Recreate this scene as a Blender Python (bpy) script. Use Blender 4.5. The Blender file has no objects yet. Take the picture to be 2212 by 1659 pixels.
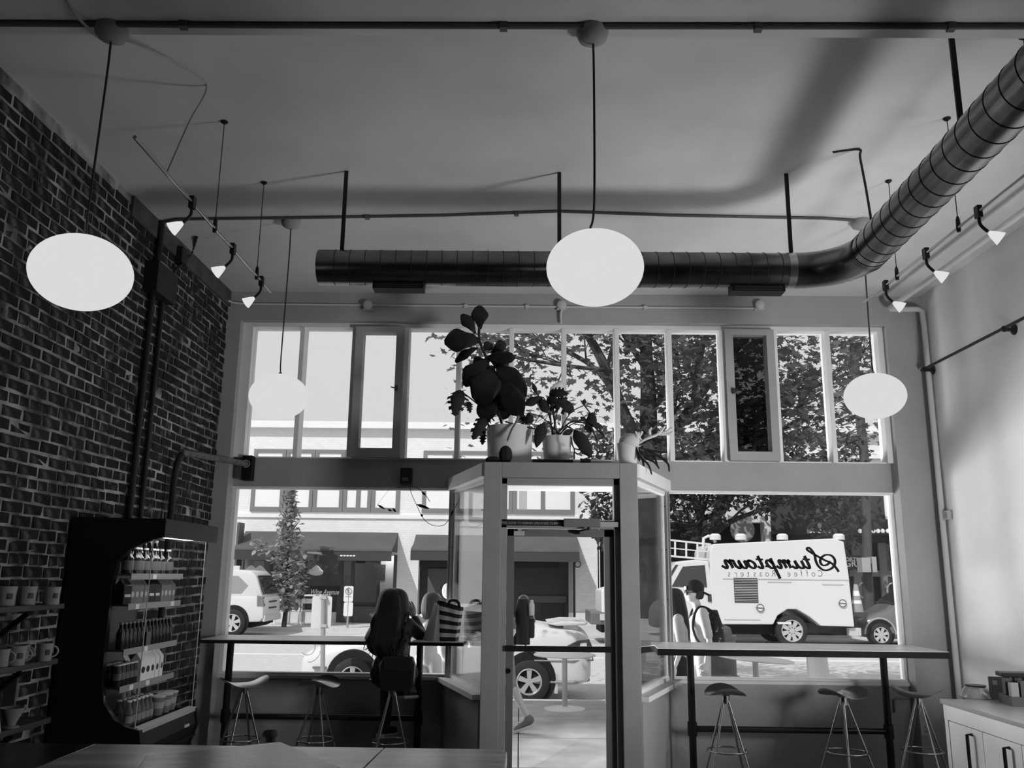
import bpy, bmesh, math, random
from mathutils import Vector, Matrix, noise
random.seed(7)
scene = bpy.context.scene
COL = scene.collection
R = math.radians
PI = math.pi

# ------------------------------------------------------------------ camera
FPX = 1870.0
EYE = Vector((0.0, 0.0, 1.70))
PITCH, ROLL, YAW = 0.2177, 0.0112, -0.0112
_f = Vector((math.sin(YAW)*math.cos(PITCH), math.cos(YAW)*math.cos(PITCH), math.sin(PITCH)))
_r0 = Vector((math.cos(YAW), -math.sin(YAW), 0))
_u0 = _r0.cross(_f)
_r = _r0*math.cos(ROLL) + _u0*math.sin(ROLL)
_u = _u0*math.cos(ROLL) - _r0*math.sin(ROLL)
cam_data = bpy.data.cameras.new('camera')
cam_data.sensor_width = 36.0
cam_data.lens = FPX/2212*36.0
cam_data.clip_start = 0.05
cam_data.clip_end = 500
cam = bpy.data.objects.new('camera', cam_data)
COL.objects.link(cam)
cam.matrix_world = Matrix(((_r.x, _u.x, -_f.x, EYE.x), (_r.y, _u.y, -_f.y, EYE.y), (_r.z, _u.z, -_f.z, EYE.z), (0, 0, 0, 1)))
scene.camera = cam

# ------------------------------------------------------------------ sky, sun, daylight, exposure
world = bpy.data.worlds.new('sky')
scene.world = world
world.use_nodes = True
bg = world.node_tree.nodes['Background']
bg.inputs[0].default_value = (1, 1, 1, 1)
bg.inputs[1].default_value = 0.70

def lamp(name, kind, loc, energy, target=None, **kw):
    d = bpy.data.lights.new(name, kind)
    d.energy = energy
    for k, v in kw.items():
        setattr(d, k, v)
    o = bpy.data.objects.new(name, d)
    COL.objects.link(o)
    o.location = loc
    if target is not None:
        o.rotation_euler = (Vector(target)-Vector(loc)).to_track_quat('-Z', 'Y').to_euler()
    return o

lamp('sun', 'SUN', (-6, -8, 20), 3.1, target=(-6+0.42*10, -8+0.62*10, 20-0.80*10), angle=R(0.6))
# added area lamps standing in for sunlight thrown back into the room by the street and by the bright cabinet run along the right wall
lamp('daylight_bounce', 'AREA', (3.5, 4.0, 1.0), 122, target=(3.5-0.60, 4.0+0.72, 1.0+0.32), shape='RECTANGLE', size=0.6, size_y=1.2, spread=R(132)).visible_glossy = False
lamp('street_fill', 'AREA', (-1.0, 10.6, 1.2), 205, target=(3.8, 6.6, 1.7), shape='RECTANGLE', size=2.4, size_y=1.4, spread=R(80)).visible_glossy = False
# sun glinting off an upper window across the street onto the doorstep
lamp('window_glint', 'SPOT', (9.0, 31.0, 9.5), 9000, target=(0.35, 8.95, 0.0), spot_size=R(2.6), spot_blend=0.25, shadow_soft_size=0.05)

scene.view_settings.view_transform = 'Standard'
scene.view_settings.look = 'None'
scene.view_settings.gamma = 1
scene.view_settings.exposure = 0.0
scene.view_settings.use_curve_mapping = False

# ------------------------------------------------------------------ helpers
def _ray(px, py):
    return _r*((px-1106)/FPX) - _u*((py-829.5)/FPX) + _f
def at_y(px, py, Y):
    d = _ray(px, py); return EYE + d*(Y/d.y)
def at_z(px, py, Z):
    d = _ray(px, py); return EYE + d*((Z-EYE.z)/d.z)
def at_x(px, py, X):
    d = _ray(px, py); return EYE + d*(X/d.x)
def to_px(p):
    d = Vector(p)-EYE
    return (1106+FPX*d.dot(_r)/d.dot(_f), 829.5-FPX*d.dot(_u)/d.dot(_f))

MATS = {}
def M(name, v, rough=0.6, metal=0.0, var=0.0, scale=4.0, bump=0.0, bscale=30.0, spec=0.4, emit=0.0, stretch=None, detail=4.0, alt=None, altpos=(0.45, 0.6), coat=0.0, rand=0.0):
    """grey procedural material; var = brightness mottling, alt = second tone mixed in by noise"""
    if name in MATS:
        return MATS[name]
    m = bpy.data.materials.new(name); m.use_nodes = True
    nt = m.node_tree; N = nt.nodes; L = nt.links
    b = N['Principled BSDF']
    b.inputs['Base Color'].default_value = (v, v, v, 1)
    b.inputs['Roughness'].default_value = rough
    b.inputs['Metallic'].default_value = metal
    b.inputs['Specular IOR Level'].default_value = spec
    if coat:
        b.inputs['Coat Weight'].default_value = coat
        b.inputs['Coat Roughness'].default_value = 0.08
    if emit:
        b.inputs['Emission Color'].default_value = (1, 1, 1, 1)
        b.inputs['Emission Strength'].default_value = emit
    tc = N.new('ShaderNodeTexCoord'); src = tc.outputs['Object']
    if stretch:
        mp = N.new('ShaderNodeMapping'); mp.inputs['Scale'].default_value = stretch
        L.new(src, mp.inputs[0]); src = mp.outputs[0]
    if var or alt is not None or rand:
        tx = N.new('ShaderNodeTexNoise'); tx.inputs['Scale'].default_value = scale; tx.inputs['Detail'].default_value = detail
        L.new(src, tx.inputs['Vector'])
        rp = N.new('ShaderNodeValToRGB')
        if alt is not None:
            rp.color_ramp.elements[0].position = altpos[0]; rp.color_ramp.elements[1].position = altpos[1]
            lo, hi = v, alt
        else:
            rp.color_ramp.elements[0].position = 0.3; rp.color_ramp.elements[1].position = 0.7
            lo, hi = v*(1-var), v*(1+var)
        rp.color_ramp.elements[0].color = (lo, lo, lo, 1); rp.color_ramp.elements[1].color = (hi, hi, hi, 1)
        L.new(tx.outputs['Fac'], rp.inputs[0])
        out = rp.outputs[0]
        if rand:
            oi = N.new('ShaderNodeObjectInfo'); mr = N.new('ShaderNodeMapRange')
            mr.inputs[3].default_value = 1-rand; mr.inputs[4].default_value = 1+rand
            L.new(oi.outputs['Random'], mr.inputs[0])
            mx = N.new('ShaderNodeMixRGB'); mx.blend_type = 'MULTIPLY'; mx.inputs[0].default_value = 1
            L.new(out, mx.inputs[1]); L.new(mr.outputs[0], mx.inputs[2]); out = mx.outputs[0]
        L.new(out, b.inputs['Base Color'])
    if bump:
        bt = N.new('ShaderNodeTexNoise'); bt.inputs['Scale'].default_value = bscale; bt.inputs['Detail'].default_value = 3
        L.new(src, bt.inputs['Vector'])
        bn = N.new('ShaderNodeBump'); bn.inputs['Strength'].default_value = bump; bn.inputs['Distance'].default_value = 0.01
        L.new(bt.outputs['Fac'], bn.inputs['Height']); L.new(bn.outputs[0], b.inputs['Normal'])
    MATS[name] = m
    return m

def glass_mat(name, refl=0.5, tint=1.0, haze=0.0, rough=0.0):
    if name in MATS:
        return MATS[name]
    m = bpy.data.materials.new(name); m.use_nodes = True
    nt = m.node_tree; N = nt.nodes; L = nt.links
    N.remove(N['Principled BSDF'])
    tr = N.new('ShaderNodeBsdfTransparent'); tr.inputs[0].default_value = (tint, tint, tint, 1)
    gl = N.new('ShaderNodeBsdfGlossy'); gl.inputs['Roughness'].default_value = rough
    fr = N.new('ShaderNodeFresnel'); fr.inputs[0].default_value = 1.45
    mu = N.new('ShaderNodeMath'); mu.operation = 'MULTIPLY'; mu.inputs[1].default_value = refl
    L.new(fr.outputs[0], mu.inputs[0])
    mx = N.new('ShaderNodeMixShader'); L.new(mu.outputs[0], mx.inputs[0]); L.new(tr.outputs[0], mx.inputs[1]); L.new(gl.outputs[0], mx.inputs[2])
    out = mx.outputs[0]
    if haze:
        df = N.new('ShaderNodeBsdfDiffuse'); df.inputs[0].default_value = (.8, .8, .8, 1)
        m2 = N.new('ShaderNodeMixShader'); m2.inputs[0].default_value = haze
        L.new(out, m2.inputs[1]); L.new(df.outputs[0], m2.inputs[2]); out = m2.outputs[0]
    L.new(out, N['Material Output'].inputs[0])
    MATS[name] = m
    return m

def glow_mat(name, strength):
    if name in MATS:
        return MATS[name]
    m = bpy.data.materials.new(name); m.use_nodes = True
    nt = m.node_tree; N = nt.nodes; L = nt.links
    N.remove(N['Principled BSDF'])
    e = N.new('ShaderNodeEmission'); e.inputs[1].default_value = strength
    L.new(e.outputs[0], N['Material Output'].inputs[0])
    MATS[name] = m
    return m

ORG = {}
def props(o, label=None, cat=None, group=None, kind=None):
    if label: o['label'] = label
    if cat: o['category'] = cat
    if group: o['group'] = group
    if kind: o['kind'] = kind
    return o

def thing(name, label, cat, loc=(0, 0, 0), group=None, kind=None, rotz=0.0):
    o = bpy.data.objects.new(name, None)
    COL.objects.link(o)
    o.empty_display_size = 0.1
    o.location = loc
    o.rotation_euler = (0, 0, rotz)
    ORG[o.name] = Vector(loc)
    return props(o, label, cat, group, kind)

class MB:
    """collects shapes (world coordinates) and builds ONE mesh object"""
    def __init__(s):
        s.v = []; s.f = []
    def add(s, vs, fs):
        n = len(s.v)
        s.v += [Vector(p) for p in vs]
        s.f += [[i+n for i in f] for f in fs]
        return s
    def box(s, x0, x1, y0, y1, z0, z1):
        return s.add([(x0,y0,z0),(x1,y0,z0),(x1,y1,z0),(x0,y1,z0),(x0,y0,z1),(x1,y0,z1),(x1,y1,z1),(x0,y1,z1)],
                     [(3,2,1,0),(4,5,6,7),(0,1,5,4),(1,2,6,5),(2,3,7,6),(3,0,4,7)])
    def obox(s, a, b, w, h, up=(0, 0, 1)):
        """bar from a to b, width w (sideways), height h (along up)"""
        a = Vector(a); b = Vector(b); d = (b-a).normalized(); up = Vector(up)
        sd = d.cross(up)
        if sd.length < 1e-6: sd = d.cross(Vector((1, 0, 0)))
        sd.normalize(); u = sd.cross(d).normalized()
        vs = []
        for c in (a, b):
            for i, j in ((-1,-1),(1,-1),(1,1),(-1,1)):
                vs.append(c + sd*(i*w/2) + u*(j*h/2))
        return s.add(vs, [(3,2,1,0),(4,5,6,7),(0,1,5,4),(1,2,6,5),(2,3,7,6),(3,0,4,7)])
    def tube(s, pts, r, n=8, cap=True, closed=False):
        pts = [Vector(p) for p in pts]
        k = len(pts)
        rs = r if isinstance(r, (list, tuple)) else [r]*k
        t = []
        for i in range(k):
            if closed:
                d = pts[(i+1) % k]-pts[i-1]
            else:
                d = pts[min(i+1, k-1)]-pts[max(i-1, 0)]
            t.append(d.normalized() if d.length > 1e-9 else Vector((0, 0, 1)))
        nrm = t[0].orthogonal().normalized()
        vs = []; fs = []
        for i in range(k):
            nrm = (nrm - t[i]*nrm.dot(t[i]))
            nrm = nrm.normalized() if nrm.length > 1e-6 else t[i].orthogonal().normalized()
            bn = t[i].cross(nrm)
            for j in range(n):
                a = 2*PI*j/n
                vs.append(pts[i] + (nrm*math.cos(a)+bn*math.sin(a))*rs[i])
        for i in range(k if closed else k-1):
            for j in range(n):
                a0 = i*n+j; a1 = i*n+(j+1) % n; i2 = (i+1) % k
                fs.append((a0, a1, i2*n+(j+1) % n, i2*n+j))
        if cap and not closed:
            fs.append(list(range(n))[::-1]); fs.append([(k-1)*n+j for j in range(n)])
        return s.add(vs, fs)
    def lathe(s, prof, n=24, c=(0, 0, 0), axis='z', cap=True):
        c = Vector(c); vs = []; fs = []
        for (r, h) in prof:
            for j in range(n):
                a = 2*PI*j/n
                p = {'z': (r*math.cos(a), r*math.sin(a), h), 'y': (r*math.cos(a), h, r*math.sin(a)), 'x': (h, r*math.cos(a), r*math.sin(a))}[axis]
                vs.append(c+Vector(p))
        for i in range(len(prof)-1):
            for j in range(n):
                fs.append((i*n+j, i*n+(j+1) % n, (i+1)*n+(j+1) % n, (i+1)*n+j))
        if cap:
            if prof[0][0] > 1e-5: fs.append(list(range(n))[::-1])
            if prof[-1][0] > 1e-5: fs.append([(len(prof)-1)*n+j for j in range(n)])
        return s.add(vs, fs)
    def prism(s, poly, h0, h1, plane='xy'):
        """poly 2d points; plane xy extrudes z, xz extrudes y, yz extrudes x"""
        def P(p, h):
            return {'xy': (p[0], p[1], h), 'xz': (p[0], h, p[1]), 'yz': (h, p[0], p[1])}[plane]
        n = len(poly)
        vs = [P(p, h0) for p in poly]+[P(p, h1) for p in poly]
        fs = [list(range(n))[::-1], [n+i for i in range(n)]]
        for i in range(n):
            fs.append((i, (i+1) % n, n+(i+1) % n, n+i))
        return s.add(vs, fs)
    def ball(s, c, rx, ry=None, rz=None, n=16, m=10):
        ry = rx if ry is None else ry; rz = rx if rz is None else rz
        c = Vector(c); vs = [c+Vector((0, 0, -rz))]; fs = []
        for i in range(1, m):
            a = -PI/2+PI*i/m
            for j in range(n):
                b = 2*PI*j/n
                vs.append(c+Vector((rx*math.cos(a)*math.cos(b), ry*math.cos(a)*math.sin(b), rz*math.sin(a))))
        vs.append(c+Vector((0, 0, rz)))
        for j in range(n):
            fs.append((0, 1+(j+1) % n, 1+j))
            fs.append((len(vs)-1, 1+(m-2)*n+j, 1+(m-2)*n+(j+1) % n))
        for i in range(m-2):
            for j in range(n):
                fs.append((1+i*n+j, 1+i*n+(j+1) % n, 1+(i+1)*n+(j+1) % n, 1+(i+1)*n+j))
        return s.add(vs, fs)
    def grid(s, rows):
        """rows: list of equal-length lists of points -> quad sheet"""
        k = len(rows[0]); vs = [p for r in rows for p in r]; fs = []
        for i in range(len(rows)-1):
            for j in range(k-1):
                fs.append((i*k+j, i*k+j+1, (i+1)*k+j+1, (i+1)*k+j))
        return s.add(vs, fs)
    def move(s, mat):
        s.v = [mat @ p for p in s.v]; return s
    def mesh(s, name, org=Vector((0, 0, 0)), smooth=None, bevel=0.0, fix=True):
        me = bpy.data.meshes.new(name)
        bm = bmesh.new()
        bv = [bm.verts.new(p-org) for p in s.v]
        for f in s.f:
            try: bm.faces.new([bv[i] for i in f])
            except ValueError: pass
        if fix: bmesh.ops.recalc_face_normals(bm, faces=bm.faces)
        if bevel:
            es = [e for e in bm.edges if len(e.link_faces) == 2 and e.calc_face_angle(0) > 0.6]
            bmesh.ops.bevel(bm, geom=es, offset=bevel, segments=2, affect='EDGES', profile=0.6, clamp_overlap=True)
        bm.to_mesh(me); bm.free()
        if smooth is not None:
            me.polygons.foreach_set('use_smooth', [True]*len(me.polygons))
            me.set_sharp_from_angle(angle=R(smooth))
        return me
    def build(s, name, mat, parent=None, smooth=None, bevel=0.0, label=None, cat=None, group=None, kind=None, thick=0.0, fix=True):
        if parent is not None:
            org = ORG[parent.name]
        else:
            xs = [p.x for p in s.v]; ys = [p.y for p in s.v]; zs = [p.z for p in s.v]
            org = Vector(((min(xs)+max(xs))/2, (min(ys)+max(ys))/2, min(zs)))
        me = s.mesh(name, org, smooth, bevel, fix)
        if mat is not None: me.materials.append(mat)
        o = bpy.data.objects.new(name, me)
        COL.objects.link(o)
        ORG[o.name] = org.copy()
        if parent is not None:
            o.parent = parent
        else:
            o.location = org
        if thick:
            md = o.modifiers.new('thickness', 'SOLIDIFY'); md.thickness = thick; md.offset = 0
        return props(o, label, cat, group, kind)

def kids(o):
    return [c for c in o.children]
def dup(root, loc=None, rotz=None, label=None, group=None, scale=None):
    r = root.copy(); COL.objects.link(r)
    if loc is not None: r.location = loc
    if rotz is not None: r.rotation_euler = (0, 0, rotz)
    if scale is not None: r.scale = scale
    if label: r['label'] = label
    if group: r['group'] = group
    ORG[r.name] = Vector(r.location)
    for ch in root.children:
        c = ch.copy(); COL.objects.link(c); c.parent = r
        for g in ch.children:
            d = g.copy(); COL.objects.link(d); d.parent = c
    return r
def struct(mb, name, mat, parent=None, **kw):
    return mb.build(name, mat, parent, kind='structure' if parent is None else None, **kw)
def arc(c, r, a0, a1, n, u=(1, 0, 0), v=(0, 0, 1)):
    c = Vector(c); u = Vector(u); v = Vector(v)
    return [c+u*(r*math.cos(a0+(a1-a0)*i/n))+v*(r*math.sin(a0+(a1-a0)*i/n)) for i in range(n+1)]
def spline(pts, n=8):
    """Catmull-Rom through points"""
    P = [Vector(p) for p in pts]; out = []
    for i in range(len(P)-1):
        p0 = P[max(i-1, 0)]; p1 = P[i]; p2 = P[i+1]; p3 = P[min(i+2, len(P)-1)]
        for k in range(n):
            t = k/n
            out.append(0.5*((2*p1)+(p2-p0)*t+(2*p0-5*p1+4*p2-p3)*t*t+(-p0+3*p1-3*p2+p3)*t**3))
    out.append(P[-1])
    return out
# ------------------------------------------------------------------ the room
XL, XR = -2.88, 3.88          # left brick wall, right plaster wall
YP, YG, YO = 8.10, 8.25, 8.42  # pilaster face, recessed window wall face, outside face
ZC = 4.40
WT, WB = 4.11, 2.775          # transom band opening
LT, LB = 2.505, 0.795         # lower windows opening
WX0, WX1 = -2.745, 3.525
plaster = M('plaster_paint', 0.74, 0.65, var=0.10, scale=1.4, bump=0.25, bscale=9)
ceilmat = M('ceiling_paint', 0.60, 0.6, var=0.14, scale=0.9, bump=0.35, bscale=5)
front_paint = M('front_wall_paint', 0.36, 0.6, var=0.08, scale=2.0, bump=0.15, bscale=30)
frame_paint = M('window_frame_paint', 0.78, 0.5, var=0.06, scale=3)
dark_floor = M('floor_concrete', 0.10, 0.45, var=0.3, scale=2.5)

struct(MB().box(-3.1, 4.1, -4.2, 8.42, -0.25, 0.0), 'floor', dark_floor)
struct(MB().box(-3.1, 4.1, -4.2, 8.42, ZC, 5.6), 'ceiling', ceilmat)
struct(MB().box(XR, 4.1, -4.2, 8.42, 0, ZC), 'wall_right', plaster)
struct(MB().box(-3.1, 4.1, -4.2, -4.0, 0, ZC), 'wall_back', M('back_wall_paint', 0.12, 0.7, var=0.1))
struct(MB().box(XL, XR, 3.44, 3.73, 4.25, ZC), 'trim_1', ceilmat)   # ceiling beam

# front wall: piers, header, spandrel, knee walls
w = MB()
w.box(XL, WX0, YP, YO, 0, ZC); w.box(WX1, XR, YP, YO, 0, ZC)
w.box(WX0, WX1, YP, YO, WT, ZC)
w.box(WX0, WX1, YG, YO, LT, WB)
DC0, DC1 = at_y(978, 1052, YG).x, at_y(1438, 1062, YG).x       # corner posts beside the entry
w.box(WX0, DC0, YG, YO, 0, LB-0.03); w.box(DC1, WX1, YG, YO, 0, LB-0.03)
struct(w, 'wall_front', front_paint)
# window sills
struct(MB().box(WX0, DC0+0.02, YG-0.03, YO, LB-0.03, LB), 'trim_2', frame_paint, bevel=0.004)
struct(MB().box(DC1-0.02, WX1, YG-0.03, YO, LB-0.03, LB), 'trim_3', frame_paint, bevel=0.004)

# entry: splayed knee walls, lid, fascias
YD = 7.0
DX0, DX1, DZ = -0.297, 0.944, 2.60
def splay(a, b, z0, z1, t, mb):
    a = Vector((a[0], a[1], 0)); b = Vector((b[0], b[1], 0)); d = (b-a).normalized(); n = Vector((-d.y, d.x, 0))
    ps = [a-n*t/2, b-n*t/2, b+n*t/2, a+n*t/2]
    return mb.prism([(p.x, p.y) for p in ps], z0, z1)
sa, sb = (DC0, YG+0.07), (DX0+0.05, YD+0.10)
ta, tb = (DC1, YG+0.07), (DX1-0.05, YD+0.10)
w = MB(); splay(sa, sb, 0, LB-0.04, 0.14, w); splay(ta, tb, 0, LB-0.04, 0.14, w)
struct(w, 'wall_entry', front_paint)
w = MB(); splay(sa, sb, LB-0.04, LB, 0.24, w); struct(w, 'trim_4', frame_paint)
w = MB(); splay(ta, tb, LB-0.04, LB, 0.24, w); struct(w, 'trim_5', frame_paint)
w = MB().prism([(DC0-0.05, YG), (DX0-0.02, YD+0.02), (DX1+0.02, YD+0.02), (DC1+0.05, YG)], LT-0.02, DZ-0.005)
struct(w, 'ceiling_entry', frame_paint)

# transom band of windows
glass = glass_mat('window_glass', 0.55)
W1 = thing('window_1', None, None, ((WX0+WX1)/2, YG, WB), kind='structure')
NB = 12
xm = [-2.665+0.5130*k for k in range(NB+1)]
f = MB()
f.box(WX0+0.001, xm[0]+0.02, 8.18, 8.34, WB+0.001, WT-0.001); f.box(xm[-1]-0.02, WX1-0.001, 8.18, 8.34, WB+0.001, WT-0.001)
f.box(xm[0]+0.02, xm[-1]-0.02, 8.18, 8.34, WT-0.045, WT-0.001); f.box(xm[0]+0.02, xm[-1]-0.02, 8.22, 8.335, WB+0.001, WB+0.012)
f.build('window_frame', frame_paint, W1)
for k in range(1, NB):
    MB().box(xm[k]-0.023, xm[k]+0.023, 8.17, 8.33, WB, WT-0.04).build('mullion', frame_paint, W1, bevel=0.006)
screen = glass_mat('screened_glass', 0.5, tint=0.34)
for k in range(NB):
    x0, x1 = xm[k]+0.02, xm[k+1]-0.02
    if k in (2, 9):
        fr = MB()
        z0, z1 = WB+0.005, WT-0.05
        fr.box(x0, x0+0.075, 8.12, 8.25, z0, z1); fr.box(x1-0.075, x1, 8.12, 8.25, z0, z1)
        fr.box(x0+0.075, x1-0.075, 8.12, 8.25, z1-0.055, z1); fr.box(x0+0.075, x1-0.075, 8.12, 8.25, z0, z0+0.085)
        sash = fr.build('casement_sash', front_paint, W1)
        MB().box(x0+0.06, x1-0.06, 8.20, 8.206, z0+0.07, z1-0.045).build('pane', screen if k == 9 else glass, sash)
        lx = x1-0.055 if k == 2 else x0+0.055
        MB().box(lx-0.012, lx+0.012, 8.09, 8.12, 3.42, 3.47).tube([(lx, 8.10, 3.44), (lx+(-0.05 if k == 2 else 0.05), 8.085, 3.45)], 0.006).build('latch', M('steel_dark', 0.15, 0.4, 1.0), sash)
    else:
        MB().box(x0, x1, 8.27, 8.276, WB, WT-0.04).build('pane', glass, W1)

# lower windows
alu = M('aluminium_post', 0.55, 0.35, 0.85, var=0.08, scale=6)
def low_window(name, x0, x1):
    t = thing(name, None, None, ((x0+x1)/2, YG, LB), kind='structure')
    f = MB()
    f.box(x0, x0+0.035, YG+0.01, YG+0.099, LB+0.021, LT-0.023); f.box(x1-0.03, x1, YG+0.01, YG+0.099, LB+0.021, LT-0.023)
    f.box(x0, x1, YG-0.012, YG+0.10, LT-0.022, LT-0.001); f.box(x0, x1, YG+0.001, YG+0.10, LB+0.001, LB+0.02)
    f.build('window_frame', frame_paint, t)
    MB().box(x0+0.02, x1-0.02, YG+0.05, YG+0.058, LB+0.01, LT-0.01).build('pane', glass, t)
    return t
W2 = low_window('window_2', WX0, DC0+0.01)
W3 = low_window('window_3', DC1-0.01, WX1)
for px, nm in ((DC0, 'corner_post'), (DC1, 'corner_post')):
    s_ = -1 if px < 0 else 1
    p = MB().box(px-0.028, px+0.028, YG-0.035, YG+0.05, LB, LT)
    post = p.build(nm, alu, W2 if px < 0 else W3, bevel=0.004)
    MB().box(px-0.006, px+0.006, YG-0.042, YG-0.034, LB, LT).build('bead', M('aluminium_bead', 0.75, 0.3, 0.6), post)
    for zz in (1.05, 1.5, 1.95, 2.35):
        MB().lathe([(0.006, 0), (0.006, 0.004)], 8, (px-s_*0.018, YG-0.039, zz), 'y').build('screw', M('screw_dark', 0.02, 0.5), post)
for name, a, b in (('window_4', sa, sb), ('window_5', ta, tb)):
    t = thing(name, None, None, (a[0], a[1], LB), kind='structure')
    w = MB(); splay(a, b, LB, LT, 0.008, w); w.build('pane', glass_mat('side_glass', 0.8), t)
    w = MB(); splay(a, b, LB, LB+0.03, 0.05, w); splay(a, b, LT-0.05, LT, 0.05, w); w.build('window_frame', frame_paint, t)

# entry door and its heavy frame
frame_grey = M('door_frame_paint', 0.27, 0.5, var=0.06, scale=4, bump=0.1, bscale=40)
door_grey = M('door_leaf_paint', 0.14, 0.45, var=0.06, scale=4)
D1 = thing('door_1', None, None, ((DX0+DX1)/2, YD, 0), kind='structure')
JW = 0.145
f = MB()
f.box(DX0, DX0+JW, YD, YD+0.16, 0, DZ); f.box(DX1-JW, DX1, YD, YD+0.16, 0, DZ); f.box(DX0+JW, DX1-JW, YD, YD+0.16, DZ-0.125, DZ)
f.build('door_frame', frame_grey, D1, bevel=0.006)
ix0, ix1, izt = DX0+JW, DX1-JW, DZ-0.125
f = MB()
f.box(ix0, ix0+0.045, YD+0.05, YD+0.15, 0, izt); f.box(ix1-0.045, ix1, YD+0.05, YD+0.15, 0, izt)
f.box(ix0, ix1, YD+0.05, YD+0.15, izt-0.05, izt); f.box(ix0, ix1, YD+0.05, YD+0.15, 2.075, 2.145)
f.build('door_jamb', frame_grey, D1, bevel=0.003)
MB().box(ix0+0.02, ix1-0.02, YD+0.11, YD+0.117, 2.13, izt-0.03).build('pane', glass, D1)
lx0, lx1, lz = ix0+0.047, ix1-0.047, 2.07
lf = MB()
lf.box(lx0, lx0+0.058, YD+0.09, YD+0.135, 0.01, lz); lf.box(lx1-0.075, lx1, YD+0.09, YD+0.135, 0.01, lz)
lf.box(lx0, lx1, YD+0.09, YD+0.135, lz-0.06, lz); lf.box(lx0, lx1, YD+0.09, YD+0.135, 0.01, 0.20)
leaf = lf.build('door_leaf', door_grey, D1, bevel=0.003)
MB().box(lx0+0.05, lx1-0.065, YD+0.11, YD+0.117, 0.19, lz-0.05).build('pane', glass, leaf)
zb = at_y(1210, 1403, YD).z
b = MB().box(lx0-0.005, lx1-0.03, YD+0.03, YD+0.055, zb-0.022, zb+0.022)
b.box(lx0+0.005, lx0+0.035, YD+0.05, YD+0.095, zb-0.02, zb+0.02).box(lx1-0.06, lx1-0.03, YD+0.05, YD+0.095, zb-0.02, zb+0.02)
b.build('push_bar', M('push_bar_metal', 0.12, 0.35, 0.9), leaf, bevel=0.003)
c = at_y(1092, 1457, YD+0.09)
MB().lathe([(0.02, -0.012), (0.02, 0.0), (0.014, 0.0)], 16, (lx0+0.02, YD+0.09, at_y(1092, 1452, YD).z), 'y').build('lock_cylinder', M('steel_dark', 0.15, 0.4, 1.0), leaf, smooth=40)
# closer, catch, notice
cl = MB().box(at_y(1218, 1130, YD).x, at_y(1297, 1130, YD).x, YD-0.01, YD+0.05, 2.085, 2.15)
closer = cl.build('door_closer', M('closer_grey', 0.20, 0.5, 0.3), D1, bevel=0.005)
MB().box(at_y(1297, 1130, YD).x, ix1-0.01, YD+0.02, YD+0.05, 2.088, 2.128).build('closer_bracket', M('closer_plate', 0.33, 0.5), closer)
xa = at_y(1272, 1140, YD).x
MB().tube([(xa, YD, 2.085), (xa, YD, 2.06)], 0.012).obox((xa, YD-0.005, 2.07), (xa-0.085, YD+0.03, 2.05), 0.02, 0.012).box(xa-0.1, xa-0.07, YD+0.03, YD+0.09, 2.03, 2.06).build('closer_arm', M('steel_dark', 0.15, 0.4, 1.0), closer)
MB().box(lx0+0.055, lx0+0.14, YD+0.06, YD+0.09, 2.015, 2.05).box(lx0+0.085, lx0+0.115, YD+0.07, YD+0.09, 2.05, 2.07).build('door_catch', M('catch_grey', 0.4, 0.5), leaf)
sx0, sx1 = at_y(1083, 1128, YD+0.04).x, at_y(1217, 1130, YD+0.04).x
sg = MB().box(ix0, sx1, YD+0.04, YD+0.049, 2.093, 2.135).build('notice_strip', M('notice_black', 0.012, 0.5), D1)
# ------------------------------------------------------------------ left wall: laid bricks
mortar = M('mortar', 0.06, 0.95, bump=0.9, bscale=45, alt=0.46, altpos=(0.36, 0.74), scale=5, detail=8)
brick_m = M('old_brick', 0.014, 0.9, bump=0.8, bscale=38, alt=0.16, altpos=(0.56, 0.78), scale=9, rand=0.45, detail=6)
wall_left = struct(MB().box(-3.1, XL-0.0015, -4.2, 8.42, 0, ZC), 'wall_left', mortar)
rb = random.Random(3)
def brick_mesh(i, L):
    rr = random.Random(100+i)
    h, d = 0.061, 0.03
    vs = []
    for dx in (0, 1):
        for (sy, sz) in ((-1,-1),(1,-1),(1,1),(-1,1)):
            k = 1.0 if dx == 0 else 0.94
            vs.append((-d+dx*d+rr.uniform(-.002, .002)*dx, sy*L/2*k+rr.uniform(-.006, .006), sz*h/2*k+rr.uniform(-.005, .005)))
    # chipped face centre
    vs.append((rr.uniform(-.002, .006), rr.uniform(-.03, .03), rr.uniform(-.01, .01)))
    fs = [(3,2,1,0),(0,1,5,4),(1,2,6,5),(2,3,7,6),(3,0,4,7),(4,5,8),(5,6,8),(6,7,8),(7,4,8)]
    return vs, fs
VAR = [brick_mesh(i, 0.198) for i in range(10)]
HDR = [brick_mesh(40+i, 0.095) for i in range(5)]
spots = []
course = 0.0745
for c in range(int(4.4/course)+1):
    z = 0.045+c*course
    if z > 4.365: break
    hd = (c % 6 == 5)
    L = 0.108 if hd else 0.212
    y = 3.0+(0.106 if c % 2 else 0)+rb.uniform(-.01, .01)
    while y < 8.05:
        wob = 0.012*math.sin(y*1.7+c*0.3)
        spots.append((y+L/2, z+wob, hd)); y += L+rb.uniform(-.006, .006)
def vis(sp):
    x, y = to_px((XL, sp[0], sp[1]))
    ok = -20 < x < 520 and -10 < y < 1640 and sp[0] < 8.0
    # hidden behind the cooler and the near shelves
    if 5.6 < sp[0] < 6.9 and sp[1] < 1.95: ok = False
    return ok
order = sorted([s for s in spots if vis(s)], key=lambda s: (Vector((XL, s[0], s[1]))-EYE).length)
near = set(order[:300])
meshes = []
for vs, fs in VAR+HDR:
    me = MB().add(vs, fs).mesh('brick'); me.materials.append(brick_m); meshes.append(me)
rest = MB()
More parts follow.
